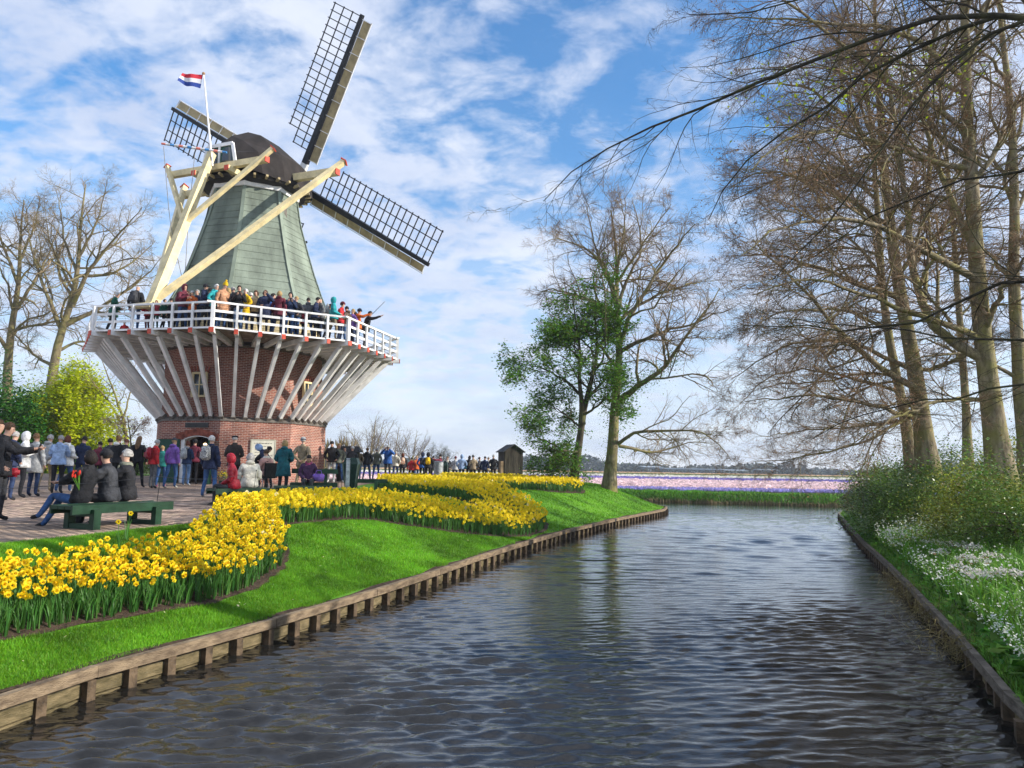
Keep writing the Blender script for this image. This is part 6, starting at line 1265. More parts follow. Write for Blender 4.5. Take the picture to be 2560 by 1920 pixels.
def finish(spec, V, E, R, T, hands, head, up, co, F):
    x, y, z, rz, h, label, sp = spec; k = h / 1.72; root = thing('person', label, 'person', (x, y, z), rz, sp.get('group')); root.scale = (k, k, k)
    A = np.array([V[a] for a, b in E]); B = np.array([V[b] for a, b in E]); ra = np.array([np.mean(R[b]) for a, b in E]); F4 = np.array([f if len(f) == 4 else (*f, f[-1])[:4] for f in F if len(f) == 4]); F3 = np.array([f for f in F if len(f) == 3]).reshape(-1, 3).astype(int)
    def cls(Fa):
        if len(Fa) == 0: return np.zeros(0, int), np.zeros((0, 3))
        c = co[Fa].mean(1); ab = B - A; t = np.clip(((c[:, None] - A) * ab).sum(-1) / (ab ** 2).sum(-1), 0, 1); d = np.linalg.norm(c[:, None] - A - t[..., None] * ab, axis=-1) / (ra + .02); return d.argmin(1), c
    TI = {'torso': 0, 'arm': 0, 'leg': 1, 'foot': 2, 'neck': 3, 'head': 3, 'hand': 3}; tid = np.array([TI[t] for t in T]); isT = np.array([t in ('torso', 'arm') for t in T]); isA = np.array([t == 'arm' for t in T]); isL = np.array([t == 'leg' for t in T])
    top, bot = CL[sp.get('top', 'black')], CL[sp.get('bot', 'djeans')]; shoe = CL[sp.get('shoe', 'black')]; sk_ = SKIN[sp.get('skin', 0)]; mats = [sm(top), sm(bot), sm(shoe, .5), sk_]; g = []
    for Fa in (F4, F3):
        if len(Fa): i, c = cls(Fa); m = tid[i]; 
        else: continue
        m = np.where((T_arr(T)[i] == 'torso') & (c[:, 2] < V[0][2] - .02) & (np.linalg.norm(c[:, :2] - V[0][:2], axis=1) < .3), 1, m); g.append((Fa, m))
    wr = RNG.normal(size=3); nz = np.sin(co[:, 2] * 46 + co[:, 0] * 21 + wr[0]) * .0055 + np.sin(co[:, 1] * 40 - co[:, 2] * 31 + wr[1]) * .005 + np.sin(co[:, 2] * 90 + co[:, 0] * 55 + wr[2]) * .0025
    me = npmesh('body', co, g); link('body', me, mats, root, smooth=True)
    # jacket: shell over torso and sleeves, with hem
    n = len(co); vn = np.zeros((n, 3)); 
    me2 = bpy.data.meshes.new('jacket'); i4, c4 = cls(F4); hem = sp.get('hem', .86); dz = V[0][2] - .95
    headmask = isT[i4]; sit = sp.get('pose', 'stand') in ('sit', 'sitx'); keepz = c4[:, 2] > (V[0][2] - .06)
    K = F4[headmask & (keepz | isA[i4])]
    vn_me = bpy.data.meshes.new('x'); vn_me.from_pydata(co.tolist(), [], F4.tolist()); vn_me.update(); nn = np.empty(n * 3, np.float32); vn_me.vertices.foreach_get('normal', nn); nn = nn.reshape(-1, 3); bpy.data.meshes.remove(vn_me)
    puff = sp.get('puff', 0); infl = .013 + nz + (.012 * np.abs(np.sin(co[:, 2] * 42)) if puff else 0); JV = co + nn * np.asarray(infl)[:, None]; jp = [(JV, [(K, 0)])]
    b = sp.get('bulk', 1.0)
    if not sit:
        rs = []; zt = 1.06
        for f in np.linspace(0, 1, 6):
            zz_ = zt + (hem - zt) * f; fl = 1 + .16 * f + (.10 * f if hem < .7 else 0); u_ = np.array(up(0, 0, max(zz_, .95))); u_[2] = zz_ if zz_ < .95 else u_[2]; e_ = ell(u_, .172 * b * fl, .142 * b * fl, 16); e_ += RNG.normal(size=e_.shape) * .004; rs.append(e_)
        rs.append(ell((rs[-1][:, 0].mean(), rs[-1][:, 1].mean(), hem + .01), .14 * b, .115 * b, 16)); a, f_ = loft(rs); jp.append((a, [(f_, 0)]))
    else:
        rs = [ell(np.array(up(0, .0, zz_)), .175 * b * fl, .145 * b * fl, 16) for zz_, fl in ((1.10, 1.0), (1.0, 1.08), (.90, 1.14), (.86, .9))]; a, f_ = loft(rs); jp.append((a, [(f_, 0)]))
    c0, d, f = head; cr = [c0 - d * .075, c0 - d * .03, c0 + d * .01]; 
    rs = []
    for p_, r_ in zip(cr, (.10, .085, .075)): 
        an = np.arange(12) * pi / 6; s_ = np.cross(f, d); rs.append(p_ + s_ * (np.cos(an) * r_)[:, None] + f * (np.sin(an) * r_ * .95)[:, None])
    a, f_ = loft(rs); jp.append((a, [(f_, 0)]))
    Vj, Gj = merge(jp); used = np.unique(np.concatenate([f_.ravel() for f_, _ in Gj])); rm = np.full(len(Vj), -1); rm[used] = np.arange(len(used)); Vj = Vj[used]; Gj = [(rm[f_], m_) for f_, m_ in Gj]; link('jacket', npmesh('jacket', Vj, Gj), sm(top, .45 if puff else .8), root, smooth=True)
    # hands
    for (hv, hd, s) in hands:
        if sp.get('nohands'): break
        o = link('hand', hand_mesh(), sk_, root, smooth=True) if False else bpy.data.objects.new('hand', hand_mesh().copy()); 
        COL.objects.link(o) if o.name not in COL.objects else None
        o.data.materials.clear(); o.data.materials.append(CL and sk_); o.parent = root; o.location = Vector(hv); o.rotation_mode = 'QUATERNION'; o.rotation_quaternion = Vector(hd).to_track_quat('Z', 'Y')
    # head parts
    hc = c0 + d * .125 + f * .002; hair = sp.get('hair', 'brown'); hm = HAIR.get(hair)
    if hm and not sp.get('hood'):
        hmat = mat('hair_' + hair, hm, .65, .2, 20, bump=.6, bscale=60)
        style = sp.get('style', 'short'); a, f_ = ellipsoid(hc + d * .018 - f * .010, d, f, (.083, .101, .104), keep=lambda q: not (q[1] > .32 and q[2] < .52) and q[2] > (-.35 if style == 'short' else -.75)); parts = [(a + RNG.normal(size=a.shape) * .004, [(f_, 0)])]
        if style == 'long':
            rs = []
            for t, (dd, w_, dp) in enumerate(((.02, .078, .055), (-.08, .088, .045), (-.19, .085, .04), (-.30, .060, .03), (-.36, .02, .015))):
                p_ = hc + d * dd - f * (.062 + .015 * t); an = np.arange(10) * 2 * pi / 10; s_ = np.cross(f, d); rs.append(p_ + s_ * (np.cos(an) * w_)[:, None] + f * (np.sin(an) * dp)[:, None] + RNG.normal(size=(10, 3)) * .004)
            a, f_ = loft(rs); parts.append((a, [(f_, 0)]))
        if style == 'bob': a, f_ = ellipsoid(hc - d * .02 - f * .02, d, f, (.104, .105, .115), keep=lambda q: not (q[1] > .30 and q[2] < .6)); parts.append((a + RNG.normal(size=a.shape) * .005, [(f_, 0)]))
        if style == 'bun': a, f_ = ellipsoid(hc + d * .09 - f * .075, d, f, (.045, .045, .045)); parts.append((a, [(f_, 0)]))
        Vh, Gh = merge(parts); link('hair', npmesh('hair', Vh, Gh), hmat, root, smooth=True)
    if sp.get('hood'):
        hcol = CL[sp['hood']] if isinstance(sp['hood'], str) else top; a, f_ = ellipsoid(hc + d * .0 - f * .012, d, f, (.113, .128, .148), 14, 10, keep=lambda q: not (q[1] > .55 and abs(q[0]) < .62 and q[2] < .62)); rs = [a + RNG.normal(size=a.shape) * .003]; link('hood', npmesh('hood', rs[0], [(f_, 0)]), sm(hcol), root, smooth=True)
    elif sp.get('hooddown'):
        a, f_ = ellipsoid(c0 - d * .035 - f * .085, d, f, (.115, .065, .06)); link('hood', npmesh('hood', a, [(f_, 0)]), sm(CL[sp['hooddown']] if isinstance(sp['hooddown'], str) else top), root, smooth=True)
    ht = sp.get('hat')
    if ht:
        kind_, hcx = ht; hm_ = sm(CL[hcx]); parts = []
        if kind_ == 'beanie':
            a, f_ = ellipsoid(hc + d * .028 - f * .008, d, f, (.092, .108, .118), keep=lambda q: q[2] > .12); parts.append((a, [(f_, 0)])); rs = []
            for zz_, r_ in ((.035, .098), (.070, .098)): an = np.arange(14) * 2 * pi / 14; s_ = np.cross(f, d); rs.append(hc + d * zz_ - f * .006 + s_ * (np.cos(an) * r_ * .95)[:, None] + f * (np.sin(an) * r_ * 1.12)[:, None])
            a, f_ = loft(rs); parts.append((a, [(f_, 0)]))
        elif kind_ == 'pom':
            a, f_ = ellipsoid(hc + d * .03 - f * .01, d, f, (.094, .108, .15), keep=lambda q: q[2] > .1); parts.append((a, [(f_, 0)])); a, f_ = ellipsoid(hc + d * .20 - f * .03, d, f, (.04, .04, .04)); parts.append((a, [(f_, 0)]))
        elif kind_ == 'cap':
            a, f_ = ellipsoid(hc + d * .03 - f * .004, d, f, (.088, .104, .098), keep=lambda q: q[2] > .15); parts.append((a, [(f_, 0)])); s_ = np.cross(f, d); c_ = hc + d * .047
            pr = np.array([c_ + s_ * -.075 + f * .07, c_ + s_ * .075 + f * .07, c_ + s_ * .062 + f * .155 - d * .012, c_ + s_ * 0 + f * .18 - d * .014, c_ - s_ * .062 + f * .155 - d * .012]); pr2 = pr - d * .008; parts.append((np.concatenate([pr, pr2]), [(np.array([(0, 1, 2, 3), (5, 8, 7, 6)]), 0), (np.array([(0, 3, 4), (5, 9, 8)]), 0)]))
        elif kind_ == 'flat':
            a, f_ = ellipsoid(hc + d * .075 + f * .012, d, f, (.105, .135, .045)); parts.append((a, [(f_, 0)]))
        elif kind_ == 'stripe':
            a, f_ = ellipsoid(hc + d * .05, d, f, (.092, .106, .085), keep=lambda q: q[2] > -.1); parts.append((a, [(f_, 0)]))
        Vh, Gh = merge(parts); ho = link('hat', npmesh('hat', Vh, Gh), hm_, root, smooth=True)
        if kind_ == 'stripe':
            rs = []
            for zz_ in (.035, .065): an = np.arange(14) * 2 * pi / 14; s_ = np.cross(f, d); rs.append(hc + d * zz_ + s_ * (np.cos(an) * .096)[:, None] + f * (np.sin(an) * .110)[:, None])
            a, f_ = loft(rs); link('hat_band', npmesh('hat_band', a, [(f_, 0)]), sm(CL['navy']), ho)
    if sp.get('face'):
        mb = MB(); s_ = np.cross(f, d)
        nb = hc + f * .088 - d * .012; mb.add([nb + d * .03, nb - s_ * .014 - d * .012, nb + s_ * .014 - d * .012, nb + f * .022 - d * .010], [(0, 1, 3), (0, 3, 2), (1, 2, 3)]); fo = mb.build('nose', sk_, root, local=True)
        for e in (-1, 1):
            a, f_ = ellipsoid(hc + f * .083 + d * .012 + s_ * .030 * e, d, f, (.012, .008, .006), 6, 4); link('eye', npmesh('eye', a, [(f_, 0)]), mat('eye_dark', (.02, .015, .012), .3), root)
        a, f_ = ellipsoid(hc + f * .080 - d * .052, d, f, (.022, .010, .006), 6, 4); link('mouth', npmesh('mouth', a, [(f_, 0)]), mat('lips', (.36, .12, .10), .5), root)
    if sp.get('scarf'):
        rs = []; s_ = np.cross(f, d)
        for zz_, r_ in ((-.075, .10), (-.045, .115), (-.01, .108), (.015, .085)): an = np.arange(12) * pi / 6; rs.append(c0 + d * zz_ + s_ * (np.cos(an) * r_)[:, None] + f * (np.sin(an) * r_)[:, None] + RNG.normal(size=(12, 3)) * .004)
        a, f_ = loft(rs); prt = [(a, [(f_, 0)])]
        for sx in (-.05, .045): mb = MB(); mb.beam(c0 - d * .05 + f * .10 + s_ * sx, c0 - d * .42 + f * .16 + s_ * sx, .085, .03, up=f); prt.append((np.array(mb.v), [(np.array(mb.f), 0)]))
        Vh, Gh = merge(prt); link('scarf', npmesh('scarf', Vh, Gh), sm(CL[sp['scarf']]), root)
    # carried things are things of their own
    Rm = Matrix.Rotation(rz, 3, 'Z')
    def place(p): v = Rm @ (Vector(p) * k); return (x + v.x, y + v.y, z + v.z)
    if sp.get('pack'):
        col, lab = sp['pack']; p = up(0, -.205 * (.6 + .4 * b) - .02, 1.26); t = thing('backpack', lab, 'backpack', place(p), rz); t.scale = (k, k, k); t.rotation_euler = (-sp.get('lean', 0), 0, rz)
        bm = bmesh.new(); bmesh.ops.create_cube(bm, size=1); bmesh.ops.scale(bm, vec=(.30, .15, .42), verts=bm.verts); bmesh.ops.bevel(bm, geom=bm.edges[:], offset=.05, segments=3, affect='EDGES')
        for v in bm.verts: v.co.x *= 1 - .18 * max(0, v.co.z / .21); v.co.y *= 1 - .25 * max(0, v.co.z / .21)
        me = bpy.data.meshes.new('bag_body'); bm.to_mesh(me); bm.free(); pm = pat_mat() if col == 'print' else (pat_mat2() if col == 'redprint' else sm(CL[col])); link('bag_body', me, pm, t, smooth=True)
        mb = MB(); mb.box((0, -.085, -.07), (.21, .05, .17)); mb.build('front_pocket', pm, t, local=True)
        for sx in (-1, 1): mb = MB(); mb.tube([(sx * .09, .06, .16), (sx * .12, .15, .20), (sx * .13, .26, .12)], .016, 5); mb.build('shoulder_strap', sm(CL['charcoal']), t, local=True)
    if sp.get('bag'):
        col, lab, p = sp['bag']; t = thing('handbag', lab, 'bag', place(p), rz); t.scale = (k, k, k); bm = bmesh.new(); bmesh.ops.create_cube(bm, size=1); bmesh.ops.scale(bm, vec=(.10, .22, .16), verts=bm.verts); bmesh.ops.bevel(bm, geom=bm.edges[:], offset=.035, segments=2, affect='EDGES'); me = bpy.data.meshes.new('bag_body'); bm.to_mesh(me); bm.free(); link('bag_body', me, sm(CL[col], .5), t, smooth=True); mb = MB(); mb.tube([(0, -.10, .09), (0, -.06, .22), (0, .06, .22), (0, .10, .09)], .009, 5); mb.build('strap', sm(CL['black']), t, local=True)
    if sp.get('phonelab'):
        hv = (hands[1][0] + hands[0][0]) / 2 if sp.get('arms') in ('phone', 'raise') else hands[1][0]; p = place(hv + unit(hands[1][1]) * .08); mb = MB(); mb.box((0, 0, 0), (.15, .010, .075) if sp.get('arms') == 'raise' else (.075, .010, .15)); o = mb.build('phone', sm(CL['black'], .3)); o.location = p; o.rotation_euler = (-.2, 0, rz); tag(o, sp['phonelab'], 'phone')
def T_arr(T): return np.array(T)
def pat_mat():
    if 'pat' in MATS: return MATS['pat']
    m = mat('pat', (.45, .45, .43), .7, .1, 8); n = m.node_tree.nodes; l = m.node_tree.links; v = n.new('ShaderNodeTexVoronoi'); v.inputs['Scale'].default_value = 16; v.feature = 'DISTANCE_TO_EDGE'; t = n.new('ShaderNodeTexCoord'); l.new(t.outputs['Object'], v.inputs[0]); r = n.new('ShaderNodeValToRGB'); r.color_ramp.interpolation = 'CONSTANT'; r.color_ramp.elements[0].color = (.5, .5, .48, 1); r.color_ramp.elements[1].position = .09; r.color_ramp.elements[1].color = (.05, .05, .06, 1); e = r.color_ramp.elements.new(.22); e.color = (.42, .42, .40, 1); l.new(v.outputs['Distance'], r.inputs[0]); l.new(r.outputs[0], n['Principled BSDF'].inputs['Base Color']); return m
def pat_mat2():
    if 'pat2' in MATS: return MATS['pat2']
    m = mat('pat2', (.55, .12, .1), .8, .1, 8); n = m.node_tree.nodes; l = m.node_tree.links; v = n.new('ShaderNodeTexVoronoi'); v.inputs['Scale'].default_value = 13; t = n.new('ShaderNodeTexCoord'); l.new(t.outputs['Object'], v.inputs[0]); r = n.new('ShaderNodeValToRGB'); r.color_ramp.elements[0].color = (.55, .08, .06, 1); r.color_ramp.elements[1].position = .6; r.color_ramp.elements[1].color = (.55, .42, .30, 1); l.new(v.outputs['Distance'], r.inputs[0]); l.new(r.outputs[0], n['Principled BSDF'].inputs['Base Color']); return m
# --- placing: standing people are found from the top of their head in view
def ghead(px_, py_, h, base=None):
    d = ray(px_, py_); best = None
    for Y in np.arange(8, 60, .05):
        p = CAMP + d * Y / d[1]; g = gnd(p[0], Y) if base is None else base
        e = p[2] - (g + h)
        if best is None or abs(e) < best[0]: best = (abs(e), p[0], Y, g)
    return best[1:]
AWAY, CAMF, RIGHT, LEFT = 0.0, pi, -pi / 2, pi / 2
def P_(px_, py_, h, rz, label, Y=None, **sp):
    if Y is None: x, y, z = ghead(px_, py_, h * 1.0)
    else: p = atY(px_, py_, Y); x, y = p[0], Y; z = gnd(x, y); h = min(max(p[2] - z, min(h, 1.6)), 1.92)
    person(float(x), float(y), float(z) + .012, rz, h, label, **sp)
# front left
P_(8, 1086, 1.66, RIGHT + .1, 'woman in sunglasses and black jacket holding her phone out at arm length', arms='reach', armL='reach', top='black', bot='charcoal', hair='brown', face=1, hem=.80, bag=('crimson', 'red quilted shoulder bag at the hip of the woman with the phone', (-.26, .12, .86)), phonelab='dark phone held out by the woman in the black jacket', Y=12.6)
P_(-14, 1095, 1.7, RIGHT, 'person in black trousers and black shoes cut off by the picture edge', top='black', bot='black', Y=11.6)
P_(31, 1093, 1.76, AWAY - .3, 'grey haired man in dark navy jacket behind the white hooded jacket', top='navy', hair='grey', Y=18)
P_(64, 1084, 1.74, RIGHT + .5, 'person in a white hooded jacket with the hood up and dark trousers', top='white', hood='white', bot='black', hem=.80, arms='phone', bulk=1.15, hair='bald', Y=19.2)
P_(92, 1100, 1.68, AWAY, 'person in long light grey coat between the white hood and the grey hoodie', top='lgrey', hair='lbrown', bot='djeans', hem=.66, Y=19.8)
P_(123, 1089, 1.76, AWAY, 'man in grey hooded sweatshirt and beige trousers with hands behind his back', top='lgrey', bot='beige', hair='grey', arms='back', hooddown=1, pose='walk', bulk=1.1, shoe='khaki', Y=22)
P_(150, 1108, 1.70, AWAY + .3, 'person in pale blue jacket half hidden behind the white knitted jacket', top='skyb', hair='grey', bot='black', Y=21.5)
P_(172, 1097, 1.68, AWAY - .25, 'woman in white gathered jacket and rolled blue jeans with brown bob hair', top='white', bot='jeans', hair='auburn', style='bob', arms='front', hem=.82, bulk=1.1, shoe='lgrey', hooddown=1, Y=22)
P_(208, 1115, 1.72, AWAY, 'person in navy blue jacket right behind the white gathered jacket', top='navy', hair='dark', Y=22.5)
P_(246, 1140, 1.5, AWAY, 'short person in dark maroon top behind the seated group', top='maroon', hair='dark', bot='black', Y=25)
P_(276, 1108, 1.74, AWAY, 'broad dark haired person in charcoal sweater standing behind the seated group', top='charcoal', hair='dark', bot='black', bulk=1.15, Y=25)
P_(299, 1092, 1.70, AWAY - .4, 'woman with brown hair bun and white hood over a black jacket', top='black', hair='lbrown', style='bun', hooddown='white', bot='black', Y=24)
P_(313, 1108, 1.64, AWAY, 'auburn haired person almost hidden between two women in black', top='black', hair='auburn', Y=25)
P_(348, 1093, 1.72, AWAY, 'woman with very long light brown hair in black jacket over a white shirt hem', top='black', hair='lbrown', style='long', bot='black', hem=.86, Y=26)
P_(387, 1106, 1.70, AWAY - .5, 'elderly person in bright red jacket and grey trousers', top='red', bot='grey', hair='grey', pack=('crimson', 'red backpack on the elderly person in the red jacket'), bulk=1.1, Y=25.5)
P_(407, 1130, 1.42, AWAY, 'short blond person in teal top and jeans between the red and the purple jacket', top='tealc', bot='jeans', hair='blond', shoe='pink', pose='walk', Y=27)
P_(434, 1098, 1.70, AWAY - .3, 'woman in purple hooded jacket and dark beanie walking towards the mill door', top='purple', bot='jeans', hair='blond', hat=('beanie', 'charcoal'), hooddown=1, pose='walk', shoe='cream', Y=25.8)
P_(470, 1110, 1.64, AWAY, 'woman in blue jacket and light jeans at the mill door', top='djeans', bot='ljeans', hair='auburn', style='bun', hooddown='lgrey', pack=('lgrey', 'pale grey backpack on the woman at the mill door'), arms='front', shoe='lgrey', Y=28.3)
P_(488, 1101, 1.74, AWAY - .2, 'person in brown jacket and black hat stepping into the dark mill door', top='maroon', bot='black', hair='dark', hat=('beanie', 'black'), Y=29.9)
P_(530, 1092, 1.74, AWAY - .25, 'grey haired person in navy coat and blue jeans standing apart on the paving', top='navy', bot='jeans', hair='white', hem=.80, pose='wide', bulk=1.1, shoe='lgrey', pack=('print', 'backpack with bold black and grey print on the navy coat'), Y=20.6)
P_(588, 1092, 1.80, AWAY, 'man in black leather jacket and black flat cap facing the sign', top='leather', bot='black', hair='grey', hat=('flat', 'black'), hem=.78, arms='front', bulk=1.1, Y=25)
P_(640, 1114, 1.66, RIGHT + .2, 'person in black bending over the wheelchair below the sign', top='black', bot='black', hair='dark', lean=.75, arms='front', Y=25.0, hooddown='skyb')
P_(676, 1118, 1.62, LEFT, 'person in dark coat with pale blue hood bending towards the wheelchair', top='navy', bot='black', hair='dark', hood='skyb', lean=.6, arms='front', Y=24.6)
P_(712, 1107, 1.70, AWAY, 'blonde woman in long teal padded coat and black trousers', top='teal', bot='black', hair='blond', style='bob', hem=.60, arms='front', bulk=1.12, hooddown=1, puff=1, Y=22.6)
P_(759, 1096, 1.78, AWAY, 'man in khaki jacket and striped navy cap with hands clasped behind his back', top='khaki', bot='beige', hair='grey', hat=('stripe', 'lgrey'), arms='back', hem=.76, bulk=1.1, Y=27.0)
def sitter(px_, py_, Y, rz, label, seat=.42, h=1.70, **sp):
    p = atY(px_, py_, Y); g = gnd(p[0], Y); k = h / 1.72; z = g + seat - (.54 - .115) * k; person(float(p[0]), float(Y), float(z), rz, h, label, pose=sp.pop('pose', 'sit'), **sp)
sitter(584, 1200, 17.9, LEFT + .25, 'person in bright red jacket with the hood up sitting on a bench', top='crimson', bot='charcoal', hood='crimson', arms='lap', bulk=1.12, hair='bald', seat=0.36, h=1.56, lean=.14)
sitter(624, 1200, 18.6, AWAY + .5, 'grey haired woman in cream jacket sitting beside the red hooded person', top='cream', bot='lgrey', hair='grey', style='bob', arms='lap', bulk=1.15, hooddown=1, seat=0.37, h=1.62, lean=.14)
sitter(770, 1195, 22.5, CAMF + .25, 'seated woman in plum jacket and pink scarf looking down', top='plum', bot='charcoal', hair='dark', scarf='pink', arms='lap', face=1, nod=.45, bulk=1.1, seat=0.38, h=1.6, lean=.14)
# the three on the near green bench
sitter(205, 1200, 11.95, LEFT - .15, 'woman in blue jeans and black padded jacket leaning back on the bench with legs crossed', pose='sitx', top='black', bot='jeans', style='bob', lean=-.22, arms='embrace', puff=1, shoe='black', hair='dark', seat=0.36, h=1.6)
sitter(276, 1200, 12.5, LEFT + .25, 'person in charcoal padded jacket and black knitted hat embracing the woman in jeans', top='charcoal', bot='black', hair='dark', hat=('beanie', 'black'), lean=.12, arms='embrace', armR='reach', puff=1, bulk=1.15, seat=0.36, h=1.6)
sitter(318, 1200, 13.0, LEFT + .3, 'grey haired man in black padded jacket and scarf farthest along the near bench', top='black', bot='black', hair='grey', scarf='ggrey', lean=.05, arms='embrace', puff=1, bulk=1.12, face=1, seat=0.36, h=1.64)
# right of the mill
P_(831, 1105, 1.80, CAMF, 'man in black jacket, dark cap and light jeans facing the water', top='black', bot='lgrey', hair='dark', hat=('cap', 'black'), arms='pocket', face=1, shoe='white', bulk=1.08, Y=34.5)
P_(848, 1110, 1.74, CAMF + .2, 'long haired blonde woman in grey top and jeans beside the man in the cap', top='ggrey', bot='jeans', hair='blond', style='long', arms='pocket', face=1, shoe='white', Y=34.8)
P_(863, 1122, 1.66, CAMF, 'person in dark grey jacket just behind the dark green bin', top='grey', bot='jeans', hair='dark', Y=36)
P_(881, 1118, 1.70, AWAY, 'person in a white knitted hat and dark coat standing behind the bin', top='charcoal', bot='black', hair='grey', hat=('beanie', 'white'), Y=35)
P_(897, 1128, 1.62, AWAY, 'person in beige and brown jacket with blue jeans beyond the bench', top='khaki', bot='ljeans', hair='brown', Y=38)
P_(919, 1121, 1.76, AWAY, 'brown haired man in dark grey hooded jacket and blue jeans', top='charcoal', bot='jeans', hair='lbrown', hooddown=1, bulk=1.1, Y=38)
P_(942, 1129, 1.70, AWAY - .3, 'person in olive and black jacket beside the man in the dark grey hooded jacket', top='ggrey', bot='jeans', hair='grey', Y=39)
P_(971, 1115, 1.80, CAMF - .1, 'man in bright blue jacket lifting a camera to his face with both hands', top='blue', bot='charcoal', hair='grey', arms='raise', hat=('cap', 'lgrey'), phonelab='small camera held up by the man in the bright blue jacket', bulk=1.18, hem=.80, Y=41)
P_(990, 1132, 1.66, AWAY, 'person in pale coat next to the man in the bright blue jacket', top='cream', hair='grey', bot='djeans', Y=43.5)
P_(1007, 1134, 1.68, AWAY, 'dark red haired woman in a black jacket', top='black', bot='black', hair='auburn', style='bob', pack=('redprint', 'large red and beige patterned backpack on the dark red haired woman'), Y=44.5)
P_(1029, 1146, 1.48, AWAY, 'short person in bright red jacket in the middle of the far crowd', top='red', hair='dark', bot='black', Y=46)
P_(1042, 1141, 1.62, CAMF, 'blond person in an ochre top facing the camera in the far crowd', top='orange', hair='blond', face=1, bot='jeans', Y=47.5)
P_(1057, 1133, 1.74, AWAY, 'hooded person in blue rain jacket in the far crowd', top='blue', hood='navy', bot='black', pack=('charcoal', 'dark backpack on the hooded blue rain jacket'), Y=46)
P_(1071, 1133, 1.76, AWAY - .2, 'person with black pointed hood beside a yellow green pack', top='black', hood='black', bot='black', pack=('yellow', 'yellow green backpack behind the black hood'), bulk=1.15, Y=45.5)
P_(1084, 1141, 1.64, AWAY, 'person in black quilted coat beside the grey waste bin', top='charcoal', hair='dark', puff=1, bot='black', Y=48)
P_(1101, 1137, 1.72, LEFT, 'person in maroon jacket with one sleeve stretched out above the crowd', top='maroon', hair='dark', armL='out', bot='black', Y=46.5)
P_(1119, 1143, 1.66, CAMF, 'woman with pale scarf and dark coat facing the camera in the far crowd', top='charcoal', hair='lbrown', scarf='cream', face=1, bot='black', Y=48)
P_(1138, 1146, 1.62, AWAY, 'person in maroon knitted hat and pale grey coat', top='lgrey', hat=('beanie', 'maroon'), hair='dark', bot='djeans', Y=47.5)
P_(1155, 1138, 1.72, AWAY, 'person in pale blue hooded sweatshirt with the hood up', top='skyb', hood='skyb', bot='djeans', bag=('teal', 'teal shoulder bag on the pale blue hooded sweatshirt', (.24, -.05, .95)), Y=46.5)
P_(1173, 1140, 1.70, AWAY, 'dark haired person in black between the pale blue hood and the grey hat', top='black', hair='dark', style='bob', bot='black', Y=48)
P_(1184, 1139, 1.72, AWAY, 'person in grey knitted hat and beige jacket', top='khaki', hat=('beanie', 'grey'), hair='dark', bot='black', bag=('brown', 'brown shoulder bag on the beige jacket', (.26, -.06, .92)), Y=46.5)
P_(1198, 1144, 1.66, RIGHT, 'person in charcoal coat turned sideways near the wooden shed', top='charcoal', hair='dark', bot='black', Y=48.5)
P_(1212, 1142, 1.70, AWAY - .3, 'dark haired person in navy jacket with a pale strap across the back', top='navy', hair='dark', bot='black', bag=('khaki', 'tan bag hanging from the navy jacket near the shed', (.26, -.08, .92)), Y=46.5)
P_(1222, 1145, 1.62, AWAY, 'person in pale jacket partly hidden next to the navy jacket', top='cream', hair='lbrown', bot='djeans', Y=48.5)
P_(1234, 1138, 1.76, AWAY, 'grey haired man in black jacket closest to the wooden shed', top='black', hair='grey', bot='black', pack=('black', 'black backpack on the man closest to the wooden shed'), Y=47)
# --- the stage crowd: stand on the deck just inside the railing
ZDK = float(MT(np.array([0, 0, ZT]))[2]) + .01
def S_(px_, inset, rz, h, label, **sp):
    best = None
    for a in np.linspace(0, 48, 1921):
        i = a; p = MT(stg(i, RS - inset, ZT)); d = ray(px_, 800); s = d[0] / d[1]
        if p[1] > MC[1] - 0.9: continue
        e = abs(proj([p[0], p[1], ZDK + h])[0] - px_)
        if best is None or e < best[0]: best = (e, p, i)
    p = best[1]; person(float(p[0]), float(p[1]), ZDK, rz, h, label, group='people on the mill stage', **sp)
S_(287, .75, RIGHT + .2, 1.78, 'grey haired person in long dark green coat facing along the railing', top='green', hair='white', hem=.74, bot='black', bulk=1.12)
S_(300, 1.5, CAMF, 1.15, 'small child in red jacket low behind the dark green coat', top='red', hair='dark', bot='djeans')
S_(344, .7, AWAY, 1.82, 'bald person in black jacket standing with the back to the railing', top='black', hair='bald', bot='jeans', pack=('charcoal', 'black backpack worn at the railing by the bald person'), bulk=1.15)
S_(372, .9, LEFT, 1.22, 'child in patterned red jacket crouching low behind the stage railing', top='red', hair='dark', bot='maroon', lean=.3)
S_(392, .8, CAMF, 1.20, 'child in red top beside the tail pole foot', top='crimson', hair='brown', bot='green')
S_(412, .9, RIGHT, 1.25, 'child in dark green jacket by the tail pole foot', top='green', hair='brown', bot='black')
S_(430, 1.0, LEFT, 1.30, 'short person in black coat low behind the railing near the tail pole', top='black', hair='dark', bot='black')
S_(460, .7, RIGHT - .3, 1.74, 'person in maroon hooded jacket with the hood up', top='maroon', hood='maroon', bot='jeans', arms='phone', face=1, pack=('maroon', 'maroon backpack on the maroon hooded jacket'))
S_(472, 1.0, CAMF, 1.55, 'person in grey top squeezed beside the maroon hood', top='grey', hair='brown', face=1, bot='black')
S_(484, .7, CAMF, 1.48, 'child in orange jacket and pale grey cap at the railing', top='orange', hat=('cap', 'lgrey'), hair='brown', bot='black', face=1)
S_(514, .7, RIGHT - .2, 1.72, 'person in navy hooded jacket and black peaked cap', top='navy', hat=('cap', 'black'), hair='dark', bot='black', face=1, hooddown=1)
S_(541, .7, RIGHT - .2, 1.70, 'grey haired person in turquoise hooded jacket', top='turq', hair='white', hooddown=1, bot='jeans', bulk=1.1)
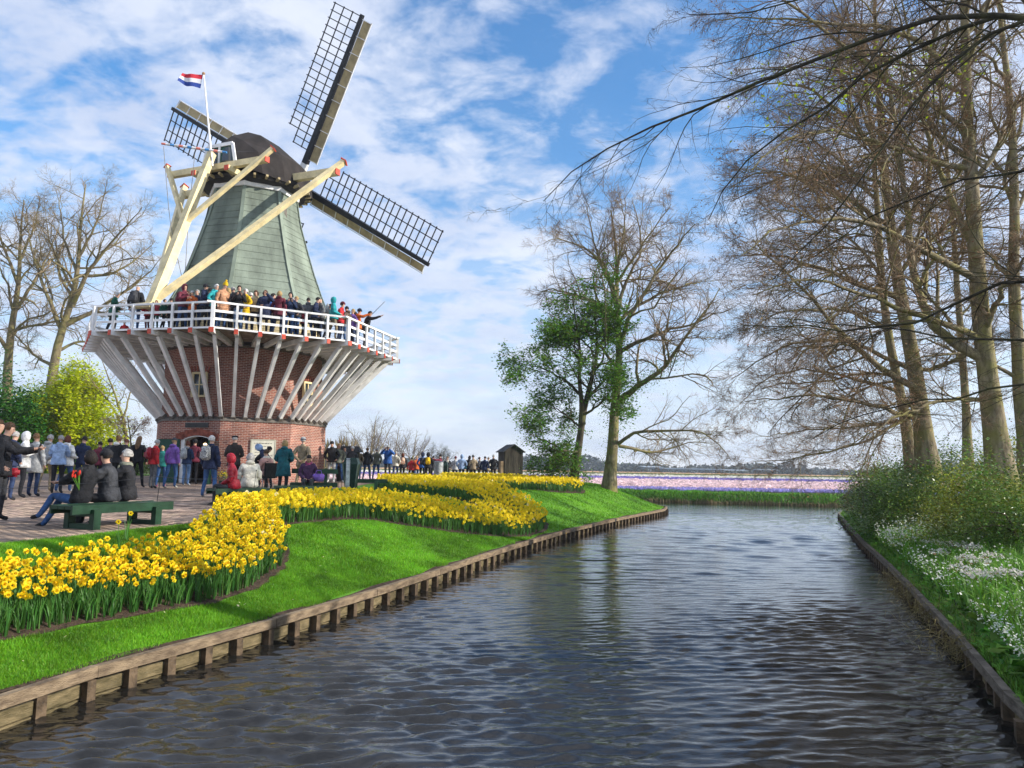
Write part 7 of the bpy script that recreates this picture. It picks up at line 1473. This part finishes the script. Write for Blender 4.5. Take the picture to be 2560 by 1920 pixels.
S_(560, .7, RIGHT - .4, 1.76, 'person in tan coat and bright yellow bobble hat', top='tan', hat=('pom', 'yellow'), hair='blond', hem=.62, bot='jeans', bulk=1.12, face=1)
S_(586, 1.0, LEFT, 1.72, 'grey haired person in dark jacket behind the phone user', top='charcoal', hair='grey', bot='black')
S_(599, .7, CAMF + .2, 1.74, 'woman with dark top knot in black jacket looking at her phone', top='black', hair='dark', style='bun', arms='phone', bot='ljeans', face=1, phonelab='phone held by the woman with the dark top knot')
S_(615, .75, CAMF - .5, 1.66, 'white haired person in a bright yellow cape over red', top='yellow', hair='white', hem=.70, bot='djeans', bulk=1.15, face=1)
S_(663, .7, CAMF + .1, 1.70, 'brown haired woman in long navy padded coat', top='navy', hair='brown', style='bob', hem=.58, bot='black', arms='front', armL='raise', face=1, puff=1, bulk=1.15)
S_(700, .7, AWAY, 1.74, 'blond person in maroon hooded jacket seen from behind', top='maroon', hair='blond', style='bob', hooddown=1, hem=.74, bot='djeans', bulk=1.1)
S_(726, .7, CAMF + .1, 1.74, 'dark haired man in navy jacket looking down at a phone', top='djeans', hair='dark', arms='phone', bot='jeans', face=1, phonelab='phone held by the dark haired man in the navy jacket')
S_(743, .9, CAMF - .3, 1.64, 'blond person in black jacket close beside the man with the phone', top='charcoal', hair='blond', bot='jeans', face=1)
S_(760, 1.2, RIGHT, 1.25, 'child in a red jacket half hidden behind the railing posts', top='crimson', hair='brown', bot='black')
S_(790, .8, RIGHT, 1.70, 'dark haired person in navy jacket facing the bald man', top='navy', hair='dark', bot='black')
S_(805, .8, LEFT + .3, 1.70, 'balding man in grey checked jacket on the stage', top='grey', hair='bald', bot='black', face=1)
S_(836, .7, RIGHT + .3, 1.76, 'person in turquoise blue jacket with khaki trousers', top='turq', hair='brown', hood='turq', bot='khaki', pack=('lgrey', 'pale grey backpack on the turquoise blue jacket'), bulk=1.1)
S_(852, 1.1, RIGHT, 1.82, 'person in red jacket and dark red hat leaning on the railing', top='red', hat=('beanie', 'maroon'), hair='dark', arms='rail', bot='djeans')
S_(896, .8, RIGHT, 1.76, 'person in orange red jacket and navy knitted hat pointing ahead', top='orange', hat=('beanie', 'navy'), hair='dark', arms='down', armR='point', bot='jeans')
S_(922, .7, RIGHT + .2, 1.80, 'person in black jacket bending forward while holding a long stick', top='black', hair='dark', armR='point', lean=.25, bot='black', bulk=1.15)
S_(450, 1.5, 0.20, 1.66, 'person in olive top behind the maroon hood', top='ggrey', hair='brown', bot='black', style='bob')
S_(495, 1.5, 3.00, 1.69, 'person in navy top behind the child in orange', top='navy', hair='grey', bot='jeans', hooddown=1)
S_(527, 1.4, -1.40, 1.72, 'person in black top between the black peaked cap and the turquoise jacket', top='black', hair='dark', bot='djeans')
S_(572, 1.5, 1.30, 1.75, 'person in pale grey top behind the tan coat', top='lgrey', hair='blond', bot='black', style='bob')
S_(592, 1.7, 2.80, 1.66, 'person in red top in the second row behind the woman with the dark top knot', top='red', hair='dark', bot='jeans', hooddown=1)
S_(628, 1.5, 0.20, 1.69, 'person in charcoal top behind the yellow cape', top='charcoal', hair='white', bot='djeans')
S_(642, 1.1, 3.00, 1.72, 'person in beige top in the gap before the long navy coat', top='beige', hair='brown', bot='black', style='bob')
S_(682, 1.4, -1.40, 1.75, 'person in blue top just past the long navy coat', top='blue', hair='dark', bot='jeans', hooddown=1)
S_(712, 1.6, 1.30, 1.66, 'person in maroon top behind the blond person in maroon', top='maroon', hair='blond', bot='djeans')
S_(735, 1.5, 2.80, 1.69, 'person in black top behind the dark haired man with the phone', top='leather', hair='grey', bot='black', style='bob')
S_(772, 1.2, 0.20, 1.72, 'person in grey top in the gap before the dark haired person in navy', top='grey', hair='dark', bot='jeans', hooddown=1)
S_(798, 1.6, 3.00, 1.75, 'person in cream top deep behind the balding man', top='cream', hair='brown', bot='djeans')
S_(822, 1.5, -1.40, 1.66, 'person in teal top behind the turquoise blue jacket', top='teal', hair='auburn', bot='black', style='bob')
S_(868, 0.9, 1.30, 1.69, 'person in dark brown top beside the red jacket at the stage corner', top='brown', hair='dark', bot='jeans', hooddown=1)
S_(882, 1.0, 2.80, 1.72, 'person in purple top low behind the railing past the stage corner', top='purple', hair='blond', bot='djeans')
S_(908, 1.2, 0.20, 1.75, 'person in navy top at the railing beyond the orange red jacket', top='djeans', hair='dark', bot='black', style='bob')
build_people()
a = atY(930, 786, 33.6); b = atY(962, 754, 33.4); mb = MB(); mb.tube([a, b], [.012, .010], 5); tag(mb.build('selfie_stick', M_blackp), 'long thin black selfie stick held out over the stage railing', 'selfie stick')

# ================================================================== STREET FURNITURE
M_bench = mat('bench_green', (0.018, 0.055, 0.03), 0.4, 0.15, 4, bump=0.2)
def bench(lab, x, y, rz, ln=2.55, seat=.38, back=False, wd=.42, group=None):
    t = thing('bench', lab, 'bench', (x, y, gnd(x, y) + .012), rz, group); h = seat
    for k in range(3): mb = MB(); mb.box((0, -wd / 2 + wd * (k + .5) / 3, h - .035), (ln, wd / 3 - .012, .05)); mb.build('seat_plank', M_bench, t, local=True)
    for s in (-1, 1): mb = MB(); mb.box((0, s * (wd / 2 + .012), h - .065), (ln, .04, .13)); mb.build('seat_rail', M_bench, t, local=True)
    for s in (-1, 1):
        xx = s * (ln / 2 - .36)
        for q in (-1, 1): mb = MB(); mb.box((xx, q * (wd / 2 - .01 + .065), (h - .10) / 2 + .01), (.12, .10, h - .06)); mb.build('leg', M_bench, t, local=True)
        mb = MB(); mb.box((xx, 0, .045), (.10, wd, .08)); mb.box((xx, 0, h - .125), (.10, wd, .10)); mb.build('leg_brace', M_bench, t, local=True)
    if back:
        for s in (-1, 1): mb = MB(); mb.box((s * (ln / 2 - .36), wd / 2 + .09, h + .17), (.09, .07, .5)); mb.build('back_post', M_bench, t, local=True)
        mb = MB(); mb.box((0, wd / 2 + .04, h + .33), (ln, .035, .14)); mb.build('backrest', M_bench, t, local=True)
    return t
bn, bf = np.array([-5.98, 11.15]), np.array([-5.55, 13.0]); A_, B_ = atY(150, 1300, 11.3)[:2], atY(405, 1285, 13.0)[:2]; c = (A_ + B_) / 2; dd_ = B_ - A_
bench('dark green backless bench with three people on it next to the lawn', float(c[0]), float(c[1]), atan2(dd_[1], dd_[0]), float(np.linalg.norm(dd_)), seat=.37)
def bpx(px_, Y): p = atY(px_, 1200, Y); return float(p[0]), float(Y)
x, y = bpx(606, 18.2); bench('dark green bench under the red hooded and cream jacketed sitters', x, y, radians(48), 1.5)
x, y = bpx(752, 20.2); bench('empty dark green backless bench behind the tips of the daffodils', x, y, radians(40), 1.25)
x, y = bpx(786, 22.9); bench('dark green bench with backrest where the woman in the pink scarf sits', x, y, radians(12), 1.35, back=True)
x, y = bpx(915, 27.6); bench('dark green bench beyond the bin next to the far bend of daffodils', x, y, radians(4), 1.5)
# purple bag on the bench
p = atY(796, 1200, 22.4); t = thing('handbag', 'violet handbag standing on the bench beside the woman in the pink scarf', 'bag', (float(p[0]), 22.4, gnd(p[0], 22.4) + .44), .1); bm = bmesh.new(); bmesh.ops.create_cube(bm, size=1); bmesh.ops.scale(bm, vec=(.30, .14, .22), verts=bm.verts); bmesh.ops.translate(bm, vec=(0, 0, .11), verts=bm.verts)
for v in bm.verts: v.co.x *= 1.12 if v.co.z > .2 else 1
bmesh.ops.bevel(bm, geom=bm.edges[:], offset=.03, segments=2, affect='EDGES'); me = bpy.data.meshes.new('bag_body'); bm.to_mesh(me); bm.free(); link('bag_body', me, sm((.30, .16, .62)), t, smooth=True); mb = MB(); mb.tube([(-.09, 0, .22), (-.06, 0, .32), (.06, 0, .32), (.09, 0, .22)], .01, 5); mb.build('handle', sm((.30, .16, .62)), t, local=True)
# red tulips in the hands of the bench sitter
p = atY(192, 1192, 11.7); t = thing('tulip_bunch', 'small bunch of red tulips held above the bench', 'flowers', tuple(p)); mb = MB(); hd = MB()
for k in range(7): q = (random.uniform(-.06, .06), random.uniform(-.04, .04), random.uniform(-.02, .05)); mb.tube([(.05, 0, -.20), q], .004, 4); hd.tube([q, (q[0], q[1], q[2] + .025), (q[0], q[1], q[2] + .06)], [.008, .017, .008], 6)
mb.build('stems', M_strap, t, local=True); hd.build('blooms', sm((.65, .04, .02)), t, local=True)
# wheelchair with a person
p = atY(664, 1200, 23.2); wx, wy = float(p[0]), 23.2; wz = gnd(wx, wy) + .012; wc = thing('wheelchair', 'black wheelchair carrying a person wrapped in a dusty pink jacket', 'wheelchair', (wx, wy, wz), radians(60)); M_tyre = sm((.015, .015, .016), .6); M_chr = mat('steel', (.45, .45, .47), .3, .05, 3, metal=.9)
for s in (-1, 1):
    n_ = 28; a = np.arange(n_ + 1) * 2 * pi / n_; mb = MB(); mb.tube(np.stack([np.full(n_ + 1, s * .30), .31 * np.cos(a), .31 + .31 * np.sin(a)], 1), .020, 6, cap=False); wh = mb.build('wheel', M_tyre, wc, local=True); mb = MB()
    mb.tube(np.stack([np.full(n_ + 1, s * .345), .26 * np.cos(a), .31 + .26 * np.sin(a)], 1), .010, 5, cap=False)
    for q in range(12): mb.tube([(s * .30, 0, .31), (s * .30, .295 * cos(q * pi / 6), .31 + .295 * sin(q * pi / 6))], .003, 3)
    mb.build('rim', M_chr, wh, local=True)
    mb = MB(); n2 = 14; a = np.arange(n2 + 1) * 2 * pi / n2; mb.tube(np.stack([np.full(n2 + 1, s * .24), .42 + .09 * np.cos(a), .09 + .09 * np.sin(a)], 1), .016, 5, cap=False); mb.build('caster', M_tyre, wc, local=True)
    mb = MB(); mb.tube([(s * .25, .40, .18), (s * .25, .36, .50), (s * .25, -.20, .50), (s * .25, -.22, .95), (s * .25, -.34, .97)], .013, 6); mb.tube([(s * .25, -.2, .72), (s * .25, .22, .72), (s * .25, .24, .5)], .012, 6); mb.tube([(s * .25, .36, .5), (s * .2, .55, .12)], .012, 6); mb.build('frame', M_tyre, wc, local=True)
mb = MB(); mb.box((0, .08, .49), (.46, .48, .04)); mb.build('seat', M_tyre, wc, local=True); mb = MB(); mb.box((0, -.22, .72), (.46, .03, .42)); mb.build('backrest', M_tyre, wc, local=True); mb = MB(); mb.box((0, .58, .11), (.36, .16, .02)); mb.build('footrest', M_tyre, wc, local=True)
SPECS.clear(); person(wx, wy, wz + .10, radians(60), 1.60, 'person in dusty pink padded jacket with pale blanket sitting in the wheelchair', pose='sit', top='dusty', bot='charcoal', hair='brown', arms='lap', puff=1, bulk=1.15, scarf='cream'); build_people()
# waste bins and posts
M_bin = sm((.012, .035, .028), .5)
def bin_(lab, px_, Y, w0, w1, h): 
    p = atY(px_, 1200, Y); z = gnd(p[0], Y) + .012; t = thing('litter_bin', lab, 'bin', (float(p[0]), Y, z)); mb = MB(); mb.ring([[(c_ * w0 / 2, s_ * w0 / 2, .05) for c_, s_ in ((-1, -1), (1, -1), (1, 1), (-1, 1))], [(c_ * w1 / 2, s_ * w1 / 2, h * .82) for c_, s_ in ((-1, -1), (1, -1), (1, 1), (-1, 1))], [(c_ * w1 * .36, s_ * w1 * .36, h) for c_, s_ in ((-1, -1), (1, -1), (1, 1), (-1, 1))]], cap0=True, cap1=True); mb.build('body', M_bin, t, local=True); mb = MB()
    for c_ in (-1, 1): mb.beam((c_ * w0 / 2, -w0 / 2 - .01, .05), (c_ * w1 / 2, -w1 / 2 - .01, h * .82), .03, .02)
    mb.build('edge_trim', sm((.10, .14, .12)), t, local=True); return t
bin_('dark green tapering litter bin behind the pale post', 878, 25.5, .28, .50, 1.12); bin_('dark green bin beside the grey bin deep in the far crowd', 1107, 43, .45, .55, 1.05)
def post_(lab, px_, Y, r, h, m, cap=None):
    p = atY(px_, 1200, Y); z = gnd(p[0], Y) - .02; t = thing('post', lab, 'post', (float(p[0]), Y, z)); mb = MB(); mb.tube([(0, 0, 0), (0, 0, h * .96), (0, 0, h)], [r, r, r * .7], 14); mb.build('shaft', m, t, local=True); mb = MB(); mb.tube([(0, 0, h), (0, 0, h + .02)], [r * 1.06, r * .9], 14); mb.build('top_cap', M_chr, t, local=True)
post_('pale grey cylindrical post standing in front of the dark green bin', 869, 24.8, .065, 1.12, sm((.62, .63, .64), .4)); post_('grey steel bin shaped post in the far crowd beside the dark bin', 1096, 42.5, .25, 1.05, sm((.35, .38, .40), .4))
for (px_, py_, Y, lab) in ((386, 1318, 13.0, 'thin black rod with wire at the lawn edge by the near bench'), (632, 1245, 18.2, 'thin black rod standing in front of the cream jacket'), (845, 1215, 25.5, 'thin black wire rod just before the pale post'), (853, 1215, 25.6, 'thin black wire rod touching the foot of the pale post'), (750, 1230, 20.2, 'thin black rod beside the empty bench')):
    p = atY(px_, py_, Y); z = gnd(p[0], Y); mb = MB(); mb.tube([(p[0], Y, z), (p[0] + .02, Y, z + .42), (p[0] + .05, Y, z + .80)], [.008, .006, .005], 5); mb.tube([(p[0] + .05, Y, z + .79), (p[0] + .05, Y, z + .82)], .014, 6); tag(mb.build('barrier_rod', M_blackp), lab, 'rod')
def wire_(lab, a, b):
    P = [a + (b - a) * f - np.array([0, 0, .10 * 4 * f * (1 - f)]) for f in np.linspace(0, 1, 14)]; mb = MB(); mb.tube(P, .004, 4); tag(mb.build('barrier_wire', M_blackp), lab, 'wire')
a = atY(386, 1318, 13.0); a[2] = gnd(a[0], 13) + .78; b = np.array([-7.6, 6.5, 1.75]); wire_('thin sagging wire running from the lawn rod past the near bench', a, b); b2 = atY(632, 1245, 18.2); b2[2] = gnd(b2[0], 18.2) + .78; wire_('thin sagging wire running from the lawn rod towards the cream jacket', a, b2)
# wooden shed
M_shed = mat('shed_board', (.055, .045, .035), .85, .3, 3, bump=.5, island=.3, stretch=(3, 3, .4)); M_shr = mat('shed_roof', (.05, .05, .052), .8, .2, 4, bump=.3)
Y = 44.5; a = atY(1252, 1182, Y); b = atY(1299, 1182, Y); z0 = 1.55; zt_ = atY(1270, 1128, Y)[2]; zr_ = atY(1270, 1113, Y)[2]; cx_ = (a[0] + b[0]) / 2; w_ = b[0] - a[0]; sh = thing('wooden_shed', 'small dark wooden shed on short stilts with a peaked roof', 'shed', (cx_, Y, 1.35))
hw = w_ / 2; rot = radians(18)
def shb(lst, name, m): mb = MB(); [mb.box(*q) for q in lst]; o = mb.build(name, m, sh, local=True); return o
sh.rotation_euler = (0, 0, rot); H_ = zt_ - z0; nb = 9
for i in range(nb): shb([((-hw + (i + .5) * w_ / nb, -.62, .2 + H_ / 2 + .0), (w_ / nb - .012, .03, H_ + (.0)))], 'board', M_shed)
for s in (-1, 1):
    for i in range(7): shb([((s * hw, -.6 + (i + .5) * 1.2 / 7, .2 + H_ / 2), (.03, 1.2 / 7 - .012, H_))], 'board', M_shed)
shb([((0, .6, .2 + H_ / 2), (w_, .03, H_))], 'rear_wall', M_shed)
mb = MB(); z_ = .2 + H_; e_ = zr_ - zt_; mb.add([(-hw, -.63, z_), (hw, -.63, z_), (0, -.63, z_ + e_), (-hw, .6, z_), (hw, .6, z_), (0, .6, z_ + e_)], [(0, 1, 2), (3, 5, 4)]); mb.build('gable', M_shed, sh, local=True)
for s in (-1, 1): mb = MB(); mb.beam((s * (hw + .12), 0, z_ - .06), (0, 0, z_ + e_ + .03), 1.5, .045, up=(0, 0, 1)); mb.build('roof', M_shr, sh, local=True)
for sx in (-1, 1):
    for sy in (-1, 1): shb([((sx * (hw - .08), sy * .5, .06), (.09, .09, .28))], 'stilt', M_shed)
shb([((-hw - .16, -.5, .62), (.16, .3, .95))], 'side_box', mat('box_wood', (.28, .19, .12), .8, .2, 3))
# second dark kiosk roof seen behind the bin
p = atY(871, 1130, 37); t = thing('wooden_kiosk', 'low dark roofed wooden kiosk behind the white hatted person', 'kiosk', (float(p[0]), 37, gnd(p[0], 37))); mb = MB(); mb.box((0, 0, .7), (.9, .7, 1.4)); mb.build('wall', M_shed, t, local=True); mb = MB(); mb.add([(-.62, -.5, 1.4), (.62, -.5, 1.4), (.62, .5, 1.4), (-.62, .5, 1.4), (-.5, 0, 1.68), (.5, 0, 1.68)], [(0, 1, 5, 4), (3, 4, 5, 2), (0, 4, 3), (1, 2, 5), (0, 3, 2, 1)]); mb.build('roof', M_shr, t, local=True)
# small yellow flower pot behind the red hooded person
p = atY(560, 1200, 26); t = thing('flower_pot', 'small pot of yellow flowers on the paving against the mill wall', 'flower pot', (float(p[0]), 26, gnd(p[0], 26) + .012)); mb = MB(); mb.tube([(0, 0, 0), (0, 0, .3)], [.12, .17], 12); mb.build('pot', sm((.05, .08, .06)), t, local=True); link('leaves', leaf_mesh('leaves', RNG.normal(size=(220, 3)) * [.12, .12, .09] + [0, 0, .42], .06), M_green, t); link('blooms', leaf_mesh('blooms', RNG.normal(size=(90, 3)) * [.12, .12, .06] + [0, 0, .52], .06), M_pet, t)

# ================================================================== HAZE over the polder
mb = MB(); mb.box((60, 265, 15.5), (1500, 640, 33.6)); hz = mb.build('haze', None) if False else None
hm = bpy.data.materials.new('haze'); hm.use_nodes = True; n_ = hm.node_tree.nodes; n_.clear(); ho = n_.new('ShaderNodeOutputMaterial'); pv = n_.new('ShaderNodeVolumePrincipled'); pv.inputs['Color'].default_value = (.78, .88, 1, 1); pv.inputs['Density'].default_value = .00045; pv.inputs['Anisotropy'].default_value = .2; hm.node_tree.links.new(pv.outputs[0], ho.inputs['Volume'])
hz = mb.build('haze', hm); hz['kind'] = 'stuff'
